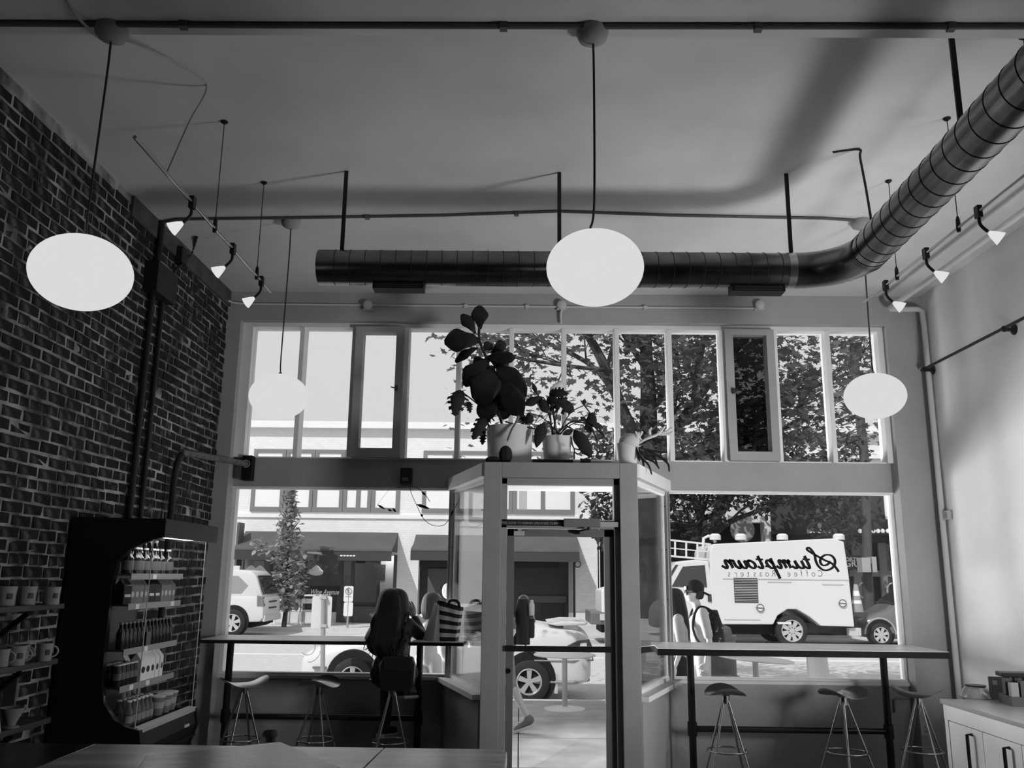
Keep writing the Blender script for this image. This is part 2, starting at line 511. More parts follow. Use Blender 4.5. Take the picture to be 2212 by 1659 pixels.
for s in spots:
    y, z, hd = s
    k = rb.randrange(5)+10 if hd else rb.randrange(10)
    off = rb.uniform(-0.001, 0.008); tilt = rb.uniform(-.02, .02)
    if s in near:
        o = bpy.data.objects.new('brick', meshes[k]); COL.objects.link(o)
        o.location = Vector((XL+off, y, z))-ORG[wall_left.name]; o.rotation_euler = (tilt, 0, 0); o.parent = wall_left
    else:
        vs, fs = (VAR+HDR)[k]
        rot = Matrix.Translation((XL+off, y, z)) @ Matrix.Rotation(tilt, 4, 'X')
        rest.add([rot @ Vector(p) for p in vs], fs)
rest.build('brick_courses', M('old_brick_far', 0.014, 0.9, bump=0.8, bscale=38, alt=0.16, altpos=(0.56, 0.78), scale=9, detail=6), wall_left, kind='stuff', fix=False)
MB().box(XL-0.01, XL+0.02, 5.9, YP, 4.245, ZC).build('top_plate', M('wall_plate', 0.07, 0.85, var=0.3, scale=6), wall_left)

# ------------------------------------------------------------------ services on walls and ceiling
pipe_dark = M('black_pipe', 0.015, 0.5)
conduit_m = M('painted_conduit', 0.52, 0.5)
steel = M('brushed_steel', 0.62, 0.28, 1.0)
black = M('black_metal', 0.012, 0.4)

def conduit(name, label, pts, r, mat, clips=(), cat='conduit', n=8):
    o = MB().tube(pts, r, n).build(name, mat, label=label, cat=cat, smooth=50)
    for c in clips:
        c = Vector(c)
        MB().box(c.x-0.018, c.x+0.018, c.y-0.018, c.y+0.018, c.z-0.02, c.z+0.012).build('strap', mat, o)
    return o
Yc = 3.63
conduit('ceiling_conduit', 'grey conduit running along the underside of the ceiling beam', [(XL, Yc, 4.238), (-2.3, Yc, 4.237), (-1.2, Yc+0.006, 4.237), (0.5, Yc, 4.237), (XR, Yc-0.02, 4.237)], 0.014, M('conduit_dark', 0.10, 0.5), [(-1.62, Yc, 4.237), (-0.1, Yc, 4.237), (1.1, Yc, 4.237), (2.0, Yc-.01, 4.237)])
conduit('ceiling_conduit', 'slightly wavy conduit across the ceiling above the window end', [(XL, 6.40, 4.36), (-2.84, 6.36, 4.386), (-2.7, 6.30, 4.388), (-1.82, 6.26, 4.388), (-0.6, 6.19, 4.388), (0.26, 6.10, 4.388), (1.1, 6.16, 4.388), (2.3, 6.2, 4.388), (2.6, 6.24, 4.388)], 0.012, M('conduit_dark', 0.10, 0.5), [(-1.2, 6.225, 4.388), (-0.05, 6.14, 4.388)])
conduit('wall_conduit', 'thin painted conduit along the wall above the transom windows', [(XL, 8.02, 4.285), (-2.82, 8.07, 4.275), (-2.7, 8.09, 4.27), (-0.2, 8.09, 4.265), (2.27, 8.09, 4.265)], 0.011, conduit_m, [(-0.55, 8.09, 4.266), (0.05, 8.09, 4.266), (1.2, 8.09, 4.266)])
for px, lab in ((795, 'small round junction box above the left casement window'), (1213, 'small round junction box behind the centre globe pendant'), (1640, 'small junction box at the right end of the wall conduit')):
    p = at_y(px, 660, 8.08)
    t = thing('junction_box', lab, 'junction box', (p.x, 8.095, p.z-0.04), group='junction boxes on the front wall')
    MB().lathe([(0.042, 0.008), (0.046, -0.02), (0.044, -0.045), (0.036, -0.05)], 14, (p.x, 8.095, p.z), 'y').build('box_body', conduit_m, t, smooth=40)
    MB().box(p.x-0.046, p.x+0.046, 8.07, 8.10, p.z-0.046, p.z-0.03).build('box_lip', conduit_m, t)
p = at_y(1213, 680, 8.07)
conduit('drop_cord', 'short cord dropping from the centre junction box to the transom frame', [(p.x, 8.07, 4.23), (p.x-0.01, 8.07, 4.18), (p.x-0.005, 8.075, 4.09)], 0.012, conduit_m, cat='cord')

# pendants
globe_m = glow_mat('pendant_glow', 0.70)
cord_m = M('cord_grey', 0.04, 0.6)
canopy_m = M('canopy_paint', 0.30, 0.45)
def pendant(x, y, ztop, zc, lab, swag=0.0, a=0.218, c=0.168):
    t = thing('globe_pendant', lab, 'pendant lamp', (x, y, zc-c), group='globe pendant lamps')
    prof = [(0.0001, -c)]+[(a*math.cos(u), c*math.sin(u)) for u in [(-PI/2+PI*i/28) for i in range(1, 28)]]+[(0.0001, c)]
    MB().lathe(prof, 48, (x, y, zc)).build('globe', globe_m, t, smooth=60)
    MB().lathe([(0.014, c-0.003), (0.012, c+0.012), (0.006, c+0.02)], 12, (x, y, zc)).build('cap', canopy_m, t, smooth=40)
    mid = (ztop+zc+c)/2
    pts = spline([(x, y, ztop), (x+0.004, y, mid+0.3), (x-0.004+swag*0.2, y, zc+c+0.16), (x-swag, y, zc+c+0.02)], 6)
    MB().tube(pts, 0.0055, 6).build('cord', cord_m, t, smooth=60)
    MB().lathe([(0.075, 0), (0.078, -0.02), (0.066, -0.05), (0.03, -0.07), (0.0001, -0.075)], 24, (x, y, ztop)).build('ceiling_canopy', canopy_m, t, smooth=50)
    return t
P1 = pendant(-1.985, 3.68, 4.25, 3.01, 'large glowing globe pendant in front of the brick wall')
P2 = pendant(0.325, 3.68, 4.25, 3.05, 'large glowing globe pendant at the centre, in front of the duct', swag=0.02)
P3 = pendant(-1.815, 6.33, 4.4, 2.99, 'glowing globe pendant against the bright left transom panes')
P4 = pendant(2.605, 6.27, 4.4, 3.02, 'glowing globe pendant at the right end of the transom windows')
# swagged feed cords
conduit('swag_cord', 'pale cord swagging from the left beam canopy to the left track', spline([(-1.98, 3.70, 4.20), (-1.93, 3.80, 4.25), (-1.82, 4.2, 4.36), (-1.80, 4.42, 4.39), (-1.83, 4.3, 4.1), (-1.84, 4.12, 3.72)], 6), 0.006, M('pale_cord', 0.35, 0.5), cat='cord')
conduit('swag_cord', 'short curved cord above the left beam canopy', spline([(-2.1, 3.45, 4.26), (-2.09, 3.55, 4.225), (-2.04, 3.66, 4.19)], 6), 0.007, M('pale_cord', 0.35, 0.5), cat='cord')
conduit('swag_cord', 'dark cord hanging from the ceiling hook beside the duct elbow', spline([(2.0, 5.16, 4.395), (2.148, 5.11, 4.39), (2.152, 5.11, 4.33), (2.17, 5.10, 4.1), (2.19, 5.1, 3.83)], 6), 0.008, cord_m, cat='cord')

# ------------------------------------------------------------------ spiral duct
galv = M('galvanised_duct', 0.23, 0.27, 1.0, var=0.35, scale=5, stretch=(1, 1, 1), bump=0.1, bscale=14)
DR = 0.118
zd = 3.70; yd = 5.48; xe = 2.165
def duct_axis_x(y): return xe-0.047*(5.0-y)
axis = [Vector((-1.36, yd, zd)), Vector((1.80, yd, zd))]
bend = [Vector((1.80+0.36*math.sin(a), yd-0.36+0.36*math.cos(a), zd)) for a in [PI/2*i/8 for i in range(1, 9)]]
end = Vector((duct_axis_x(1.2), 1.2, zd))
DU = thing('spiral_duct', 'round spiral metal duct hung below the ceiling, bending along the right', 'duct', (0, yd, zd-DR))
MB().tube(axis, DR, 40).build('duct_run', galv, DU, smooth=40)
MB().tube([axis[1]]+bend+[bend[-1]+Vector((0, -0.05, 0))], DR*1.015, 40).build('elbow', M('galvanised_elbow', 0.25, 0.3, 1.0, var=0.2, scale=4), DU, smooth=40)
MB().tube([bend[-1], end], DR, 40).build('duct_run', galv, DU, smooth=40)
seam_m = M('duct_seam', 0.03, 0.5, 0.6)
ring = MB().tube(arc((0, 0, 0), DR+0.001, 0, 2*PI*39/40, 39, (0, 1, 0), (0, 0, 1)), 0.0024, 5, closed=True).mesh('seam', smooth=60)
ring.materials.append(seam_m)
def seam(p, d, lean=0.09):
    o = bpy.data.objects.new('seam', ring); COL.objects.link(o); o.parent = DU
    o.location = p-ORG[DU.name]
    q = Vector((1, 0, 0)).rotation_difference(Vector(d).normalized())
    o.rotation_euler = (q.to_matrix() @ Matrix.Rotation(lean, 3, 'Z')).to_euler()
x = -1.25
while x < 1.78:
    seam(Vector((x, yd, zd)), (1, 0, 0)); x += 0.1015
d = (end-bend[-1]).normalized(); s_ = 0.02; L_ = (end-bend[-1]).length
for k in range(5):
    seam(bend[-1]+d*(-0.04+0.022*k), d, 0.0)
s_ = 0.12
while s_ < L_:
    seam(bend[-1]+d*s_, d); s_ += 0.135
for px in (1757,):
    MB().tube([axis[1]+Vector((-0.05, 0, 0)), axis[1]+Vector((0.0, 0, 0))], DR*1.025, 40).build('coupling', M('galvanised_band', 0.5, 0.3, 1.0), DU, smooth=40)
for (x_, y_, zz) in ((-1.215, yd, ZC), (0.246, yd, ZC), (1.795, yd, ZC), (duct_axis_x(3.72)-0.01, 3.80, ZC), (duct_axis_x(1.9), 1.9, ZC)):
    MB().box(x_-0.013, x_+0.013, y_-0.006, y_+0.006, zd+DR*0.9, zz).build('hanger_strap', black, DU)
for px0, px1 in ((808, 917), (1576, 1690)):
    a = at_y(px0, 624, yd+0.03); b = at_y(px1, 624, yd+0.03)
    g = MB().box(a.x, b.x, yd-0.035, yd+0.075, zd-DR-0.035, zd-DR+0.02).build('air_register', M('register_dark', 0.008, 0.6), DU)
    for q in range(2):
        MB().box(a.x+0.02, b.x-0.02, yd-0.037+0.0, yd-0.033, zd-DR-0.027+q*0.016, zd-DR-0.02+q*0.016).build('louvre', M('register_louvre', 0.03, 0.5), g)

# ------------------------------------------------------------------ track lights
shade_glow = glow_mat('track_shade_glow', 0.75)
def track(name, lab, x, y0, y1, z, heads, side, posts, grp):
    t = thing(name, lab, 'track light', (x, (y0+y1)/2, z-0.2))
    MB().tube([(x, y0, z), (x, y1, z)], 0.010, 8).build('rail', M('track_steel', 0.55, 0.25, 1.0), t, smooth=50)
    for y in posts:
        MB().tube([(x, y, z+0.02), (x, y, ZC)], 0.003, 5).build('support_wire', cord_m, t)
        MB().lathe([(0.022, 0), (0.022, -0.008), (0.006, -0.02), (0.0001, -0.022)], 12, (x, y, ZC)).build('ceiling_disc', black, t)
        MB().lathe([(0.006, 0.07), (0.012, 0.05), (0.014, 0.0), (0.012, -0.025), (0.0001, -0.028)], 10, (x, y, z)).build('support_clip', black, t, smooth=40)
    for y in heads:
        clip = MB().box(x-0.014, x+0.014, y-0.02, y+0.02, z-0.035, z+0.035).tube(spline([(x, y, z-0.03), (x+side*0.004, y, z-0.075), (x+side*0.035, y-0.01, z-0.12)], 5), 0.009, 8).build('stem', black, t, smooth=40)
        e = Vector((x+side*0.038, y-0.012, z-0.125)); dv = Vector((side*0.62, -0.25, -0.55)).normalized()
        pts = [e+dv*s for s in (0, 0.02, 0.045, 0.065, 0.072)]
        MB().tube(pts, [0.010, 0.020, 0.030, 0.037, 0.040], 14).build('lamp_shade', shade_glow, t, smooth=50)
    return t
zt = 3.70
TL = track('track_light', 'wire-hung track with three small spotlights along the brick wall', -1.835, 3.72, 6.0, zt, [at_z(408, 438, zt).y, at_z(502, 538, zt).y, at_z(568, 608, zt).y], -1, [4.82, 5.66], None)
TR = track('track_light', 'wire-hung track with four small spotlights along the white wall', 2.53, 1.2, 6.15, zt, [at_z(2208, 350, zt).y, at_z(2093, 458, zt).y, at_z(1993, 548, zt).y, at_z(1912, 617, zt).y], 1, [3.93, 4.735, 5.574], None)

# pipes on the right wall
w_pipe = M('white_pipe', 0.55, 0.45)
conduit('corner_pipe', 'white pipe under the ceiling turning down the right corner', [(3.51, -1.0, 4.23), (3.51, 7.93, 4.23), (3.53, 7.97, 4.23), (3.80, 8.0, 4.24), (3.84, 8.0, 4.22), (3.845, 8.0, 4.1), (3.845, 8.0, 0.0)], 0.026, w_pipe, cat='pipe', n=12)
RL = thing('wall_rail', 'black metal rail on brackets high on the right wall', 'rail', (3.8, 6, 3.6))
MB().tube([(3.80, 8.04, 3.647), (3.80, 2.0, 3.647)], 0.0125, 10).build('rod', black, RL, smooth=50)
for y in (7.97, 6.60):
    MB().lathe([(0.045, 0.0), (0.04, -0.012), (0.016, -0.03), (0.016, -0.08)], 14, (3.879, y, 3.635), 'x').ball((3.80, y, 3.64), 0.026, n=10, m=6).build('bracket', black, RL, smooth=45)
p = at_x(2047, 1113, 3.87)
SW = thing('thermostat', 'tiny grey thermostat box on the right wall', 'thermostat', (3.87, p.y, p.z-.05))
MB().box(3.84, 3.879, p.y-0.06, p.y+0.06, p.z-0.04, p.z+0.04).build('body', M('thermostat_grey', 0.40, 0.5), SW, bevel=0.004)
MB().box(3.836, 3.841, p.y-0.05, p.y+0.0, p.z-0.025, p.z+0.025).build('dial_plate', M('thermostat_plate', 0.25, 0.5), SW)

# pipes and boxes on the brick wall
t = thing('wall_pipes', 'pair of black vertical pipes with a junction box on the brick wall', 'pipe', (XL, 6.4, 2.0))
MB().tube([(XL+0.035, 6.33, 0.0), (XL+0.035, 6.33, 3.85)], 0.024, 10).build('pipe', pipe_dark, t, smooth=50)
MB().tube([(XL+0.03, 6.53, 0.0), (XL+0.03, 6.53, 3.80)], 0.020, 10).build('pipe', pipe_dark, t, smooth=50)
MB().tube([(XL+0.035, 6.36, 3.98), (XL+0.035, 6.36, 4.39)], 0.026, 10).build('pipe', pipe_dark, t, smooth=50)
MB().box(XL+0.0, XL+0.11, 6.22, 6.60, 3.78, 4.02).build('box_body', pipe_dark, t, bevel=0.006)
q = [at_x(345, 622, XL+0.05), at_x(395, 567, XL+0.05), at_y(414, 545, 7.05), at_z(424, 512, 4.39)]
MB().tube(spline(q, 5), 0.014, 8).build('pipe', pipe_dark, t, smooth=50)
p = at_x(365, 512, XL+0.03)
MB().box(XL, XL+0.07, 6.72, 6.84, 4.2, 4.33).build('bracket', pipe_dark, t)
# pipe bridging from the brick wall to the front wall
t = thing('elbow_pipe', 'weathered pipe leaving the brick wall and ending at the window spandrel', 'pipe', (XL, 7.0, 2.0))
MB().tube(spline([(XL+0.09, 6.95, 0.9), (XL+0.09, 6.95, 2.0), (XL+0.09, 6.96, 2.50), (XL+0.10, 7.05, 2.655)], 6), 0.026, 10).build('riser', pipe_dark, t, smooth=50)
MB().tube([(XL+0.10, 7.02, 2.655), (-2.70, 7.6, 2.685), (-2.60, 8.16, 2.705)], 0.027, 10).build('run', M('rusty_pipe', 0.11, 0.7, var=0.4, scale=20), t, smooth=50)
p0, p1 = at_y(516, 985, 8.2), at_y(537, 1038, 8.2)
MB().box(-2.64, -2.545, 8.14, YG, p1.z, p0.z).build('end_block', M('burnt_block', 0.012, 0.9, bump=0.6), t, bevel=0.008)
MB().tube(arc((-2.60, 8.15, 2.705), 0.034, 0, 2*PI*11/12, 11), 0.012, 6, closed=True).build('collar', M('collar_pale', 0.35, 0.6), t)
# ------------------------------------------------------------------ open-front cooler by the brick wall
cool_black = M('cooler_black', 0.010, 0.45)
cool_panel = M('cooler_panel', 0.014, 0.5)
shelf_m = M('cooler_shelf', 0.30, 0.45, 0.3)
FY0, FY1 = 5.56, 6.53
FXB, FXC, FXF = -2.86, -2.265, -2.335
FR = thing('drinks_cooler', 'tall black open-front drinks cooler with curved side panel', 'cooler', (-2.56, 6.05, 0))
# curved side profile in (x, z)
prof = [(FXB, 0.08), (FXB, 2.035), (FXC, 2.03), (FXC, 1.915), (-2.33, 1.90), (-2.47, 1.84), (-2.54, 1.76), (-2.563, 1.62), (-2.565, 1.20), (-2.558, 1.02), (-2.535, 0.91), (-2.46, 0.815), (-2.38, 0.772), (-2.30, 0.755), (-2.28, 0.65), (-2.33, 0.50), (-2.33, 0.08)]
MB().prism([(p[0], p[1]) for p in prof], FY0, FY0+0.045, 'xz').build('side_panel', cool_black, FR)
inner = [(FXB, 0.08), (FXB, 2.035), (-2.80, 2.035), (-2.80, 0.75), (-2.30, 0.755), (-2.28, 0.65), (-2.33, 0.5), (-2.33, 0.08)]
MB().prism(inner, FY1-0.03, FY1, 'xz').build('side_panel', cool_black, FR)
MB().box(FXB, -2.80, FY0+0.045, FY1-0.03, 0.08, 2.03).build('back_panel', M('cooler_inside', 0.02, 0.4), FR)
can = MB().prism([(FXB, 2.035), (FXC, 2.03), (FXC, 1.93), (-2.36, 1.95), (FXB, 1.95)], FY0+0.045, FY1, 'xz').build('canopy', cool_panel, FR)
MB().box(FXC-0.001, FXC+0.006, FY0, FY1+0.01, 1.912, 2.03).build('canopy_fascia', cool_panel, can, bevel=0.003)
MB().box(-2.46, -2.34, FY0+0.1, FY1-0.08, 1.925, 1.945).build('light_strip', glow_mat('cooler_strip_glow', 6.0), can)
MB().prism([(FXB, 0.08), (-2.34, 0.08), (-2.34, 0.5), (-2.29, 0.65), (-2.31, 0.735), (FXB, 0.735)], FY0+0.045, FY1-0.03, 'xz').build('base', cool_panel, FR)
MB().prism([(-2.36, 0.735), (-2.302, 0.735), (-2.302, 0.757), (-2.36, 0.765)], FY0+0.02, FY1, 'xz').build('front_lip', M('lip_steel', 0.6, 0.35, 0.4), FR)
MB().box(-2.29, -2.283, FY0+0.08, FY1-0.04, 0.575, 0.59).build('kick_line', cool_black, FR)
thin_glass = glass_mat('cooler_glass', 0.6)
gp = [(-2.46, 0.815), (-2.38, 0.772), (-2.335, 0.762), (-2.335, 1.905), (-2.47, 1.84), (-2.54, 1.76), (-2.563, 1.62), (-2.565, 1.20), (-2.558, 1.02), (-2.535, 0.91)]
MB().prism(gp, FY0+0.015, FY0+0.02, 'xz').build('side_glass', thin_glass, FR)
MB().prism([(-2.80, 0.76), (-2.335, 0.76), (-2.335, 1.93), (-2.80, 1.93)], FY1-0.016, FY1-0.01, 'xz').build('side_glass', thin_glass, FR)
edge_m = M('glass_edge', 0.45, 0.3)
MB().tube([(-2.335, FY0+0.017, 0.765), (-2.335, FY0+0.017, 1.905)], 0.0035, 5).build('glass_edge', edge_m, FR)
MB().tube([(-2.335, FY1-0.013, 0.765), (-2.335, FY1-0.013, 1.92)], 0.0035, 5).build('glass_edge', edge_m, FR)
SHZ = [1.683, 1.495, 1.218, 0.995]
ticket = M('price_ticket', 0.7, 0.6)
for i, z in enumerate(SHZ):
    s = MB().box(-2.80, -2.475, FY0+0.06, FY1-0.05, z-0.012, z).build('shelf', M('shelf_mesh', 0.12, 0.5, 0.5), FR)
    MB().box(-2.478, -2.470, FY0+0.06, FY1-0.05, z-0.035, z+0.003).build('price_rail', shelf_m, s)
    for yy in ((5.95,), (5.72, 6.3), (5.92,), (5.75, 6.0))[i]:
        MB().box(-2.4695, -2.467, yy, yy+0.055, z-0.032, z-0.002).build('price_ticket', ticket, s)
# maker's plate lettering on the plinth (illegible pale marks)
for k, (dy, h) in enumerate(((0, .022), (.018, .016), (.032, .020), (.046, .014), (.060, .020), (.076, .016))):
    a = at_y(405+k*2.6, 1566-k*0.6, 6.3)
    MB().box(-2.2895, -2.2865, 6.28+dy, 6.29+dy, 0.655, 0.655+h).build('maker_mark', M('mark_pale', 0.6, 0.5), FR)

def bottle(name, mat, capmat, label, cat, grp, h=0.19, r=0.032, neck=0.012, sh=0.62, lab=None, labz=(0.2, 0.5)):
    t = thing(name, label, cat, (0, 0, 0), grp)
    MB().lathe([(r*0.85, 0), (r, 0.006), (r, h*sh), (r*0.75, h*(sh+0.10)), (neck*1.1, h*(sh+0.2)), (neck, h*0.94)], 14).build('body', mat, t, smooth=40)
    MB().lathe([(neck*1.25, h*0.93), (neck*1.25, h), (neck, h*1.003)], 10).build('cap', capmat, t, smooth=40)
    if lab:
        MB().lathe([(r*1.012, h*labz[0]), (r*1.012, h*labz[1])], 14, cap=False).build('paper_label', lab, t, smooth=40)
    return t
def carton(name, mat, label, cat, grp, h, w, gable=True, badge=None, d=None):
    t = thing(name, label, cat, (0, 0, 0), grp); d = d or w
    b = MB().box(-d/2, d/2, -w/2, w/2, 0, h*(0.72 if gable else 1))
    b.build('body', mat, t)
    if gable:
        MB().prism([(-d/2, h*0.72), (d/2, h*0.72), (0.004, h*0.93), (0.004, h), (-0.004, h), (-0.004, h*0.93)], -w/2, w/2, 'xz').build('gable_top', mat, t)
    if badge:
        MB().lathe([(w*0.30, d/2), (w*0.30, d/2+0.0012)], 16, (0, 0, h*0.38), 'x').build('round_badge', badge, t)
    return t
pale = M('pale_cap', 0.6, 0.5); dark_glass = M('dark_bottle', 0.012, 0.12, spec=0.7); lab_grey = M('label_grey', 0.13, 0.6)
ORD = ['first', 'second', 'third', 'fourth', 'fifth', 'sixth', 'seventh', 'eighth', 'ninth', 'tenth', 'eleventh', 'twelfth', 'thirteenth', 'fourteenth']
def put(proto, spots, row=None):
    base = proto['label']
    xs_ = sorted(set(round(s[0], 1) for s in spots), reverse=True)
    cnt = {}
    two = len(set(round(s[0], 2) for s in spots if True)) > 1 and row
    for i, (x, y, z) in enumerate(spots):
        o = proto if i == 0 else dup(proto)
        rw = ''
        if row: rw = ' front row' if x > row else ' back row'
        k_ = cnt.get(rw, 0); cnt[rw] = k_+1
        o['label'] = base+', '+ORD[k_]+(' of the'+rw if rw else '')+' from the near side'
        o.location = (x, y, z); o.rotation_euler = (0, 0, (i*0.37) % 0.3-0.15)
B1 = bottle('cold_brew_bottle', dark_glass, pale, 'stubby dark bottle on the cooler top shelf', 'bottle', 'short bottles on the cooler top shelf', 0.17, 0.037, 0.014, 0.55, lab_grey, (0.15, 0.5))
put(B1, [(-2.52+0.01*math.sin(k*2), 5.66+k*0.088, SHZ[0]) for k in range(8)])
B2 = bottle('syrup_bottle', dark_glass, pale, 'tall dark bottle on the cooler top shelf', 'bottle', 'tall bottles on the cooler top shelf', 0.235, 0.036, 0.013, 0.6, lab_grey, (0.2, 0.48))
put(B2, [(-2.64, 5.98+k*0.095, SHZ[0]) for k in range(5)])
C1 = carton('juice_carton', M('carton_grey', 0.14, 0.6), 'grey carton on the cooler second shelf', 'carton', 'grey cartons on the cooler second shelf', 0.155, 0.062, True, M('badge_light', 0.42, 0.6))
put(C1, [(-2.515, 5.70+k*0.066, SHZ[1]) for k in range(4)]+[(-2.515, 6.17+k*0.066, SHZ[1]) for k in range(4)])
C2 = carton('tea_carton', M('carton_dark', 0.012, 0.5), 'black carton on the cooler second shelf', 'carton', 'black cartons on the cooler second shelf', 0.16, 0.085, True, None, 0.07)
MB().box(0.035, 0.0365, -0.03, 0.03, 0.045, 0.062).build('pale_bar', pale, C2)
put(C2, [(-2.515, 5.62, SHZ[1]), (-2.515, 5.985, SHZ[1]), (-2.515, 6.08, SHZ[1])])
B3 = bottle('dark_drink_bottle', dark_glass, M('cap_grey', 0.22, 0.5), 'slim dark bottle on cooler third shelf', 'bottle', 'slim bottles on the cooler third shelf', 0.165, 0.025, 0.011, 0.6)
put(B3, [(-2.51, 5.64+k*0.059, SHZ[2]) for k in range(14)])
MB().box(-2.474, -2.4725, 5.95, 6.02, SHZ[2], SHZ[2]+0.09).build('shelf_card', M('card_grey', 0.10, 0.7), label='small grey card standing on the cooler third shelf', cat='card')
J1 = bottle('sauce_jar', M('jar_dark', 0.02, 0.25), pale, 'dark jar on cooler fourth shelf', 'jar', 'dark jars on the cooler fourth shelf', 0.135, 0.028, 0.022, 0.8, lab_grey, (0.3, 0.6))
put(J1, [(-2.51, 5.64+k*0.06, SHZ[3]) for k in range(5)]+[(-2.59, 5.65+k*0.06, SHZ[3]) for k in range(4)], -2.55)
C3 = carton('milk_carton', M('milk_white', 0.72, 0.5), 'white milk carton on cooler fourth shelf', 'carton', 'milk cartons in the cooler', 0.185, 0.07, True, M('badge_dark', 0.03, 0.5))
put(C3, [(-2.515, 5.97+k*0.073, SHZ[3]) for k in range(5)]+[(-2.60, 5.93+k*0.073, SHZ[3]) for k in range(5)], -2.55)
B4 = bottle('water_bottle', glass_mat('bottle_glass', 1.2, tint=0.55, haze=0.08), pale, 'small clear bottle on cooler deck', 'bottle', 'clear bottles on the cooler deck', 0.15, 0.028, 0.013, 0.55, M('clear_label', 0.22, 0.6), (0.12, 0.4))
put(B4, [(-2.42, 5.66+k*0.062, 0.765) for k in range(6)]+[(-2.49, 5.68+k*0.062, 0.765) for k in range(6)], -2.45)
B5 = bottle('milk_bottle', glass_mat('bottle_glass_pale', 1.2, tint=0.7, haze=0.15), pale, 'tall clear bottle on cooler deck', 'bottle', 'tall clear bottles on the cooler deck', 0.215, 0.03, 0.014, 0.5)
put(B5, [(-2.55, 5.86+k*0.075, 0.765) for k in range(4)])
YG1 = thing('yogurt_cup', 'lidded cup on cooler deck', 'cup', (0, 0, 0), 'cups on the cooler deck')
MB().lathe([(0.034, 0), (0.036, 0.002), (0.05, 0.115)], 18).build('cup', M('cup_grey', 0.16, 0.4), YG1, smooth=40)
MB().lathe([(0.053, 0.113), (0.054, 0.122), (0.04, 0.126)], 18).build('lid', M('cup_lid', 0.42, 0.4), YG1, smooth=40)
MB().lathe([(0.0415, 0.045), (0.0465, 0.085)], 18, cap=False).build('paper_label', M('cup_label', 0.30, 0.6), YG1)
put(YG1, [(-2.42, 6.10, 0.765), (-2.42, 6.22, 0.765), (-2.43, 6.34, 0.765), (-2.54, 6.18, 0.765), (-2.54, 6.30, 0.765)], -2.5)

# ------------------------------------------------------------------ wall shelves with mugs
wood_dark = M('dark_shelf_wood', 0.045, 0.5, var=0.3, scale=6, stretch=(1, 0.15, 1))
for z, lab in ((1.512, 'top dark wooden wall shelf holding three mugs'), (1.205, 'middle dark wooden wall shelf holding handled mugs'), (0.885, 'lowest dark wooden wall shelf holding the dripper cone')):
    t = thing('wall_shelf', lab, 'shelf', (-2.76, 4.5, z-.2), 'wall shelves beside the cooler')
    MB().prism([(XL+.012, 3.95), (-2.655, 3.95), (-2.655, 5.19), (-2.67, 5.21), (XL+.012, 5.21)], z-0.03, z).build('board', wood_dark, t, bevel=0.004)
    for yy in (4.86,):
        MB().obox((-2.68, yy, z-0.04), (XL+0.01, yy, z-0.2), 0.025, 0.025).build('bracket', black, t)
        MB().box(XL+0.005, XL+0.02, yy-0.012, yy+0.012, z-0.24, z-0.03).build('bracket_leg', black, t)
ceramic = M('mug_ceramic', 0.26, 0.18, spec=0.6)
def mug(label, x, y, z, h, r, handle, ang, emblem=True, flare=1.05):
    t = thing('mug', label, 'mug', (x, y, z), 'mugs on the wall shelves')
    MB().lathe([(r*0.92, 0), (r*0.96, 0.004), (r*0.95, h*0.5), (r*flare, h), (r*flare-0.006, h), (r*0.9, h*0.5), (r*0.86, 0.01)], 24, (x, y, z)).build('body', ceramic, t, smooth=40)
    if handle:
        u = Vector((math.cos(ang), math.sin(ang), 0))
        c = Vector((x, y, z+h*0.52))+u*(r*0.92)
        MB().tube(arc(c, h*0.30, -PI*0.5, PI*0.5, 10, u, (0, 0, 1)), 0.006, 8).build('handle', ceramic, t, smooth=50)
    if emblem:
        n = 8; rows = []
        for i in range(4):
            rows.append([(x+(r*1.0)*math.cos(-PI/2+0.95+(j-n/2)*0.07)*1.015, y+r*math.sin(-PI/2+0.95+(j-n/2)*0.07)*1.015, z+h*(0.35+0.1*i)) for j in range(n+1)])
        MB().grid(rows).build('emblem', M('emblem_dark', 0.05, 0.4), t)
    return t
Z1, Z2, Z3 = 1.512, 1.205, 0.885
def ony(px, py, Y): return at_y(px, py, Y).x
mug('straight mug at the cooler end of the top wall shelf', ony(112, 1285, 5.02), 5.02, Z1, 0.097, 0.044, False, 0)
mug('flared mug in the middle of the top wall shelf', ony(58, 1285, 4.92), 4.92, Z1, 0.10, 0.05, False, 0)
mug('mug on the top wall shelf cut by the picture edge', ony(12, 1288, 4.75), 4.75, Z1, 0.102, 0.052, False, 0)
mug('handled mug standing alone at the end of the middle wall shelf', ony(96, 1405, 5.05), 5.05, Z2, 0.095, 0.043, True, 0.5)
mug('large handled mug in front on the middle wall shelf', ony(36, 1408, 4.80), 4.80, Z2, 0.10, 0.048, True, 0.4)
mug('small mug half hidden behind the large handled mug', ony(48, 1402, 5.0), 5.0, Z2, 0.09, 0.04, True, 0.2, False)
mug('handled mug at the picture edge on the middle wall shelf', ony(2, 1415, 4.72), 4.72, Z2, 0.09, 0.042, True, 0.3, False)
dx = ony(27, 1530, 4.85)
t = thing('coffee_dripper', 'pale conical pour-over dripper on a saucer on the lowest wall shelf', 'dripper', (dx, 4.85, Z3))
MB().lathe([(0.045, 0), (0.047, 0.005), (0.02, 0.01)], 24, (dx, 4.85, Z3)).build('saucer', ceramic, t, smooth=40)
MB().lathe([(0.022, 0.01), (0.027, 0.02), (0.062, 0.092), (0.066, 0.1), (0.058, 0.095), (0.022, 0.022)], 24, (dx, 4.85, Z3)).build('cone', ceramic, t, smooth=40)
MB().ball((dx+0.06, 4.86, Z3+0.105), 0.009, n=8, m=6).build('knob', ceramic, t)
x0 = ony(-2, 1540, 4.72)
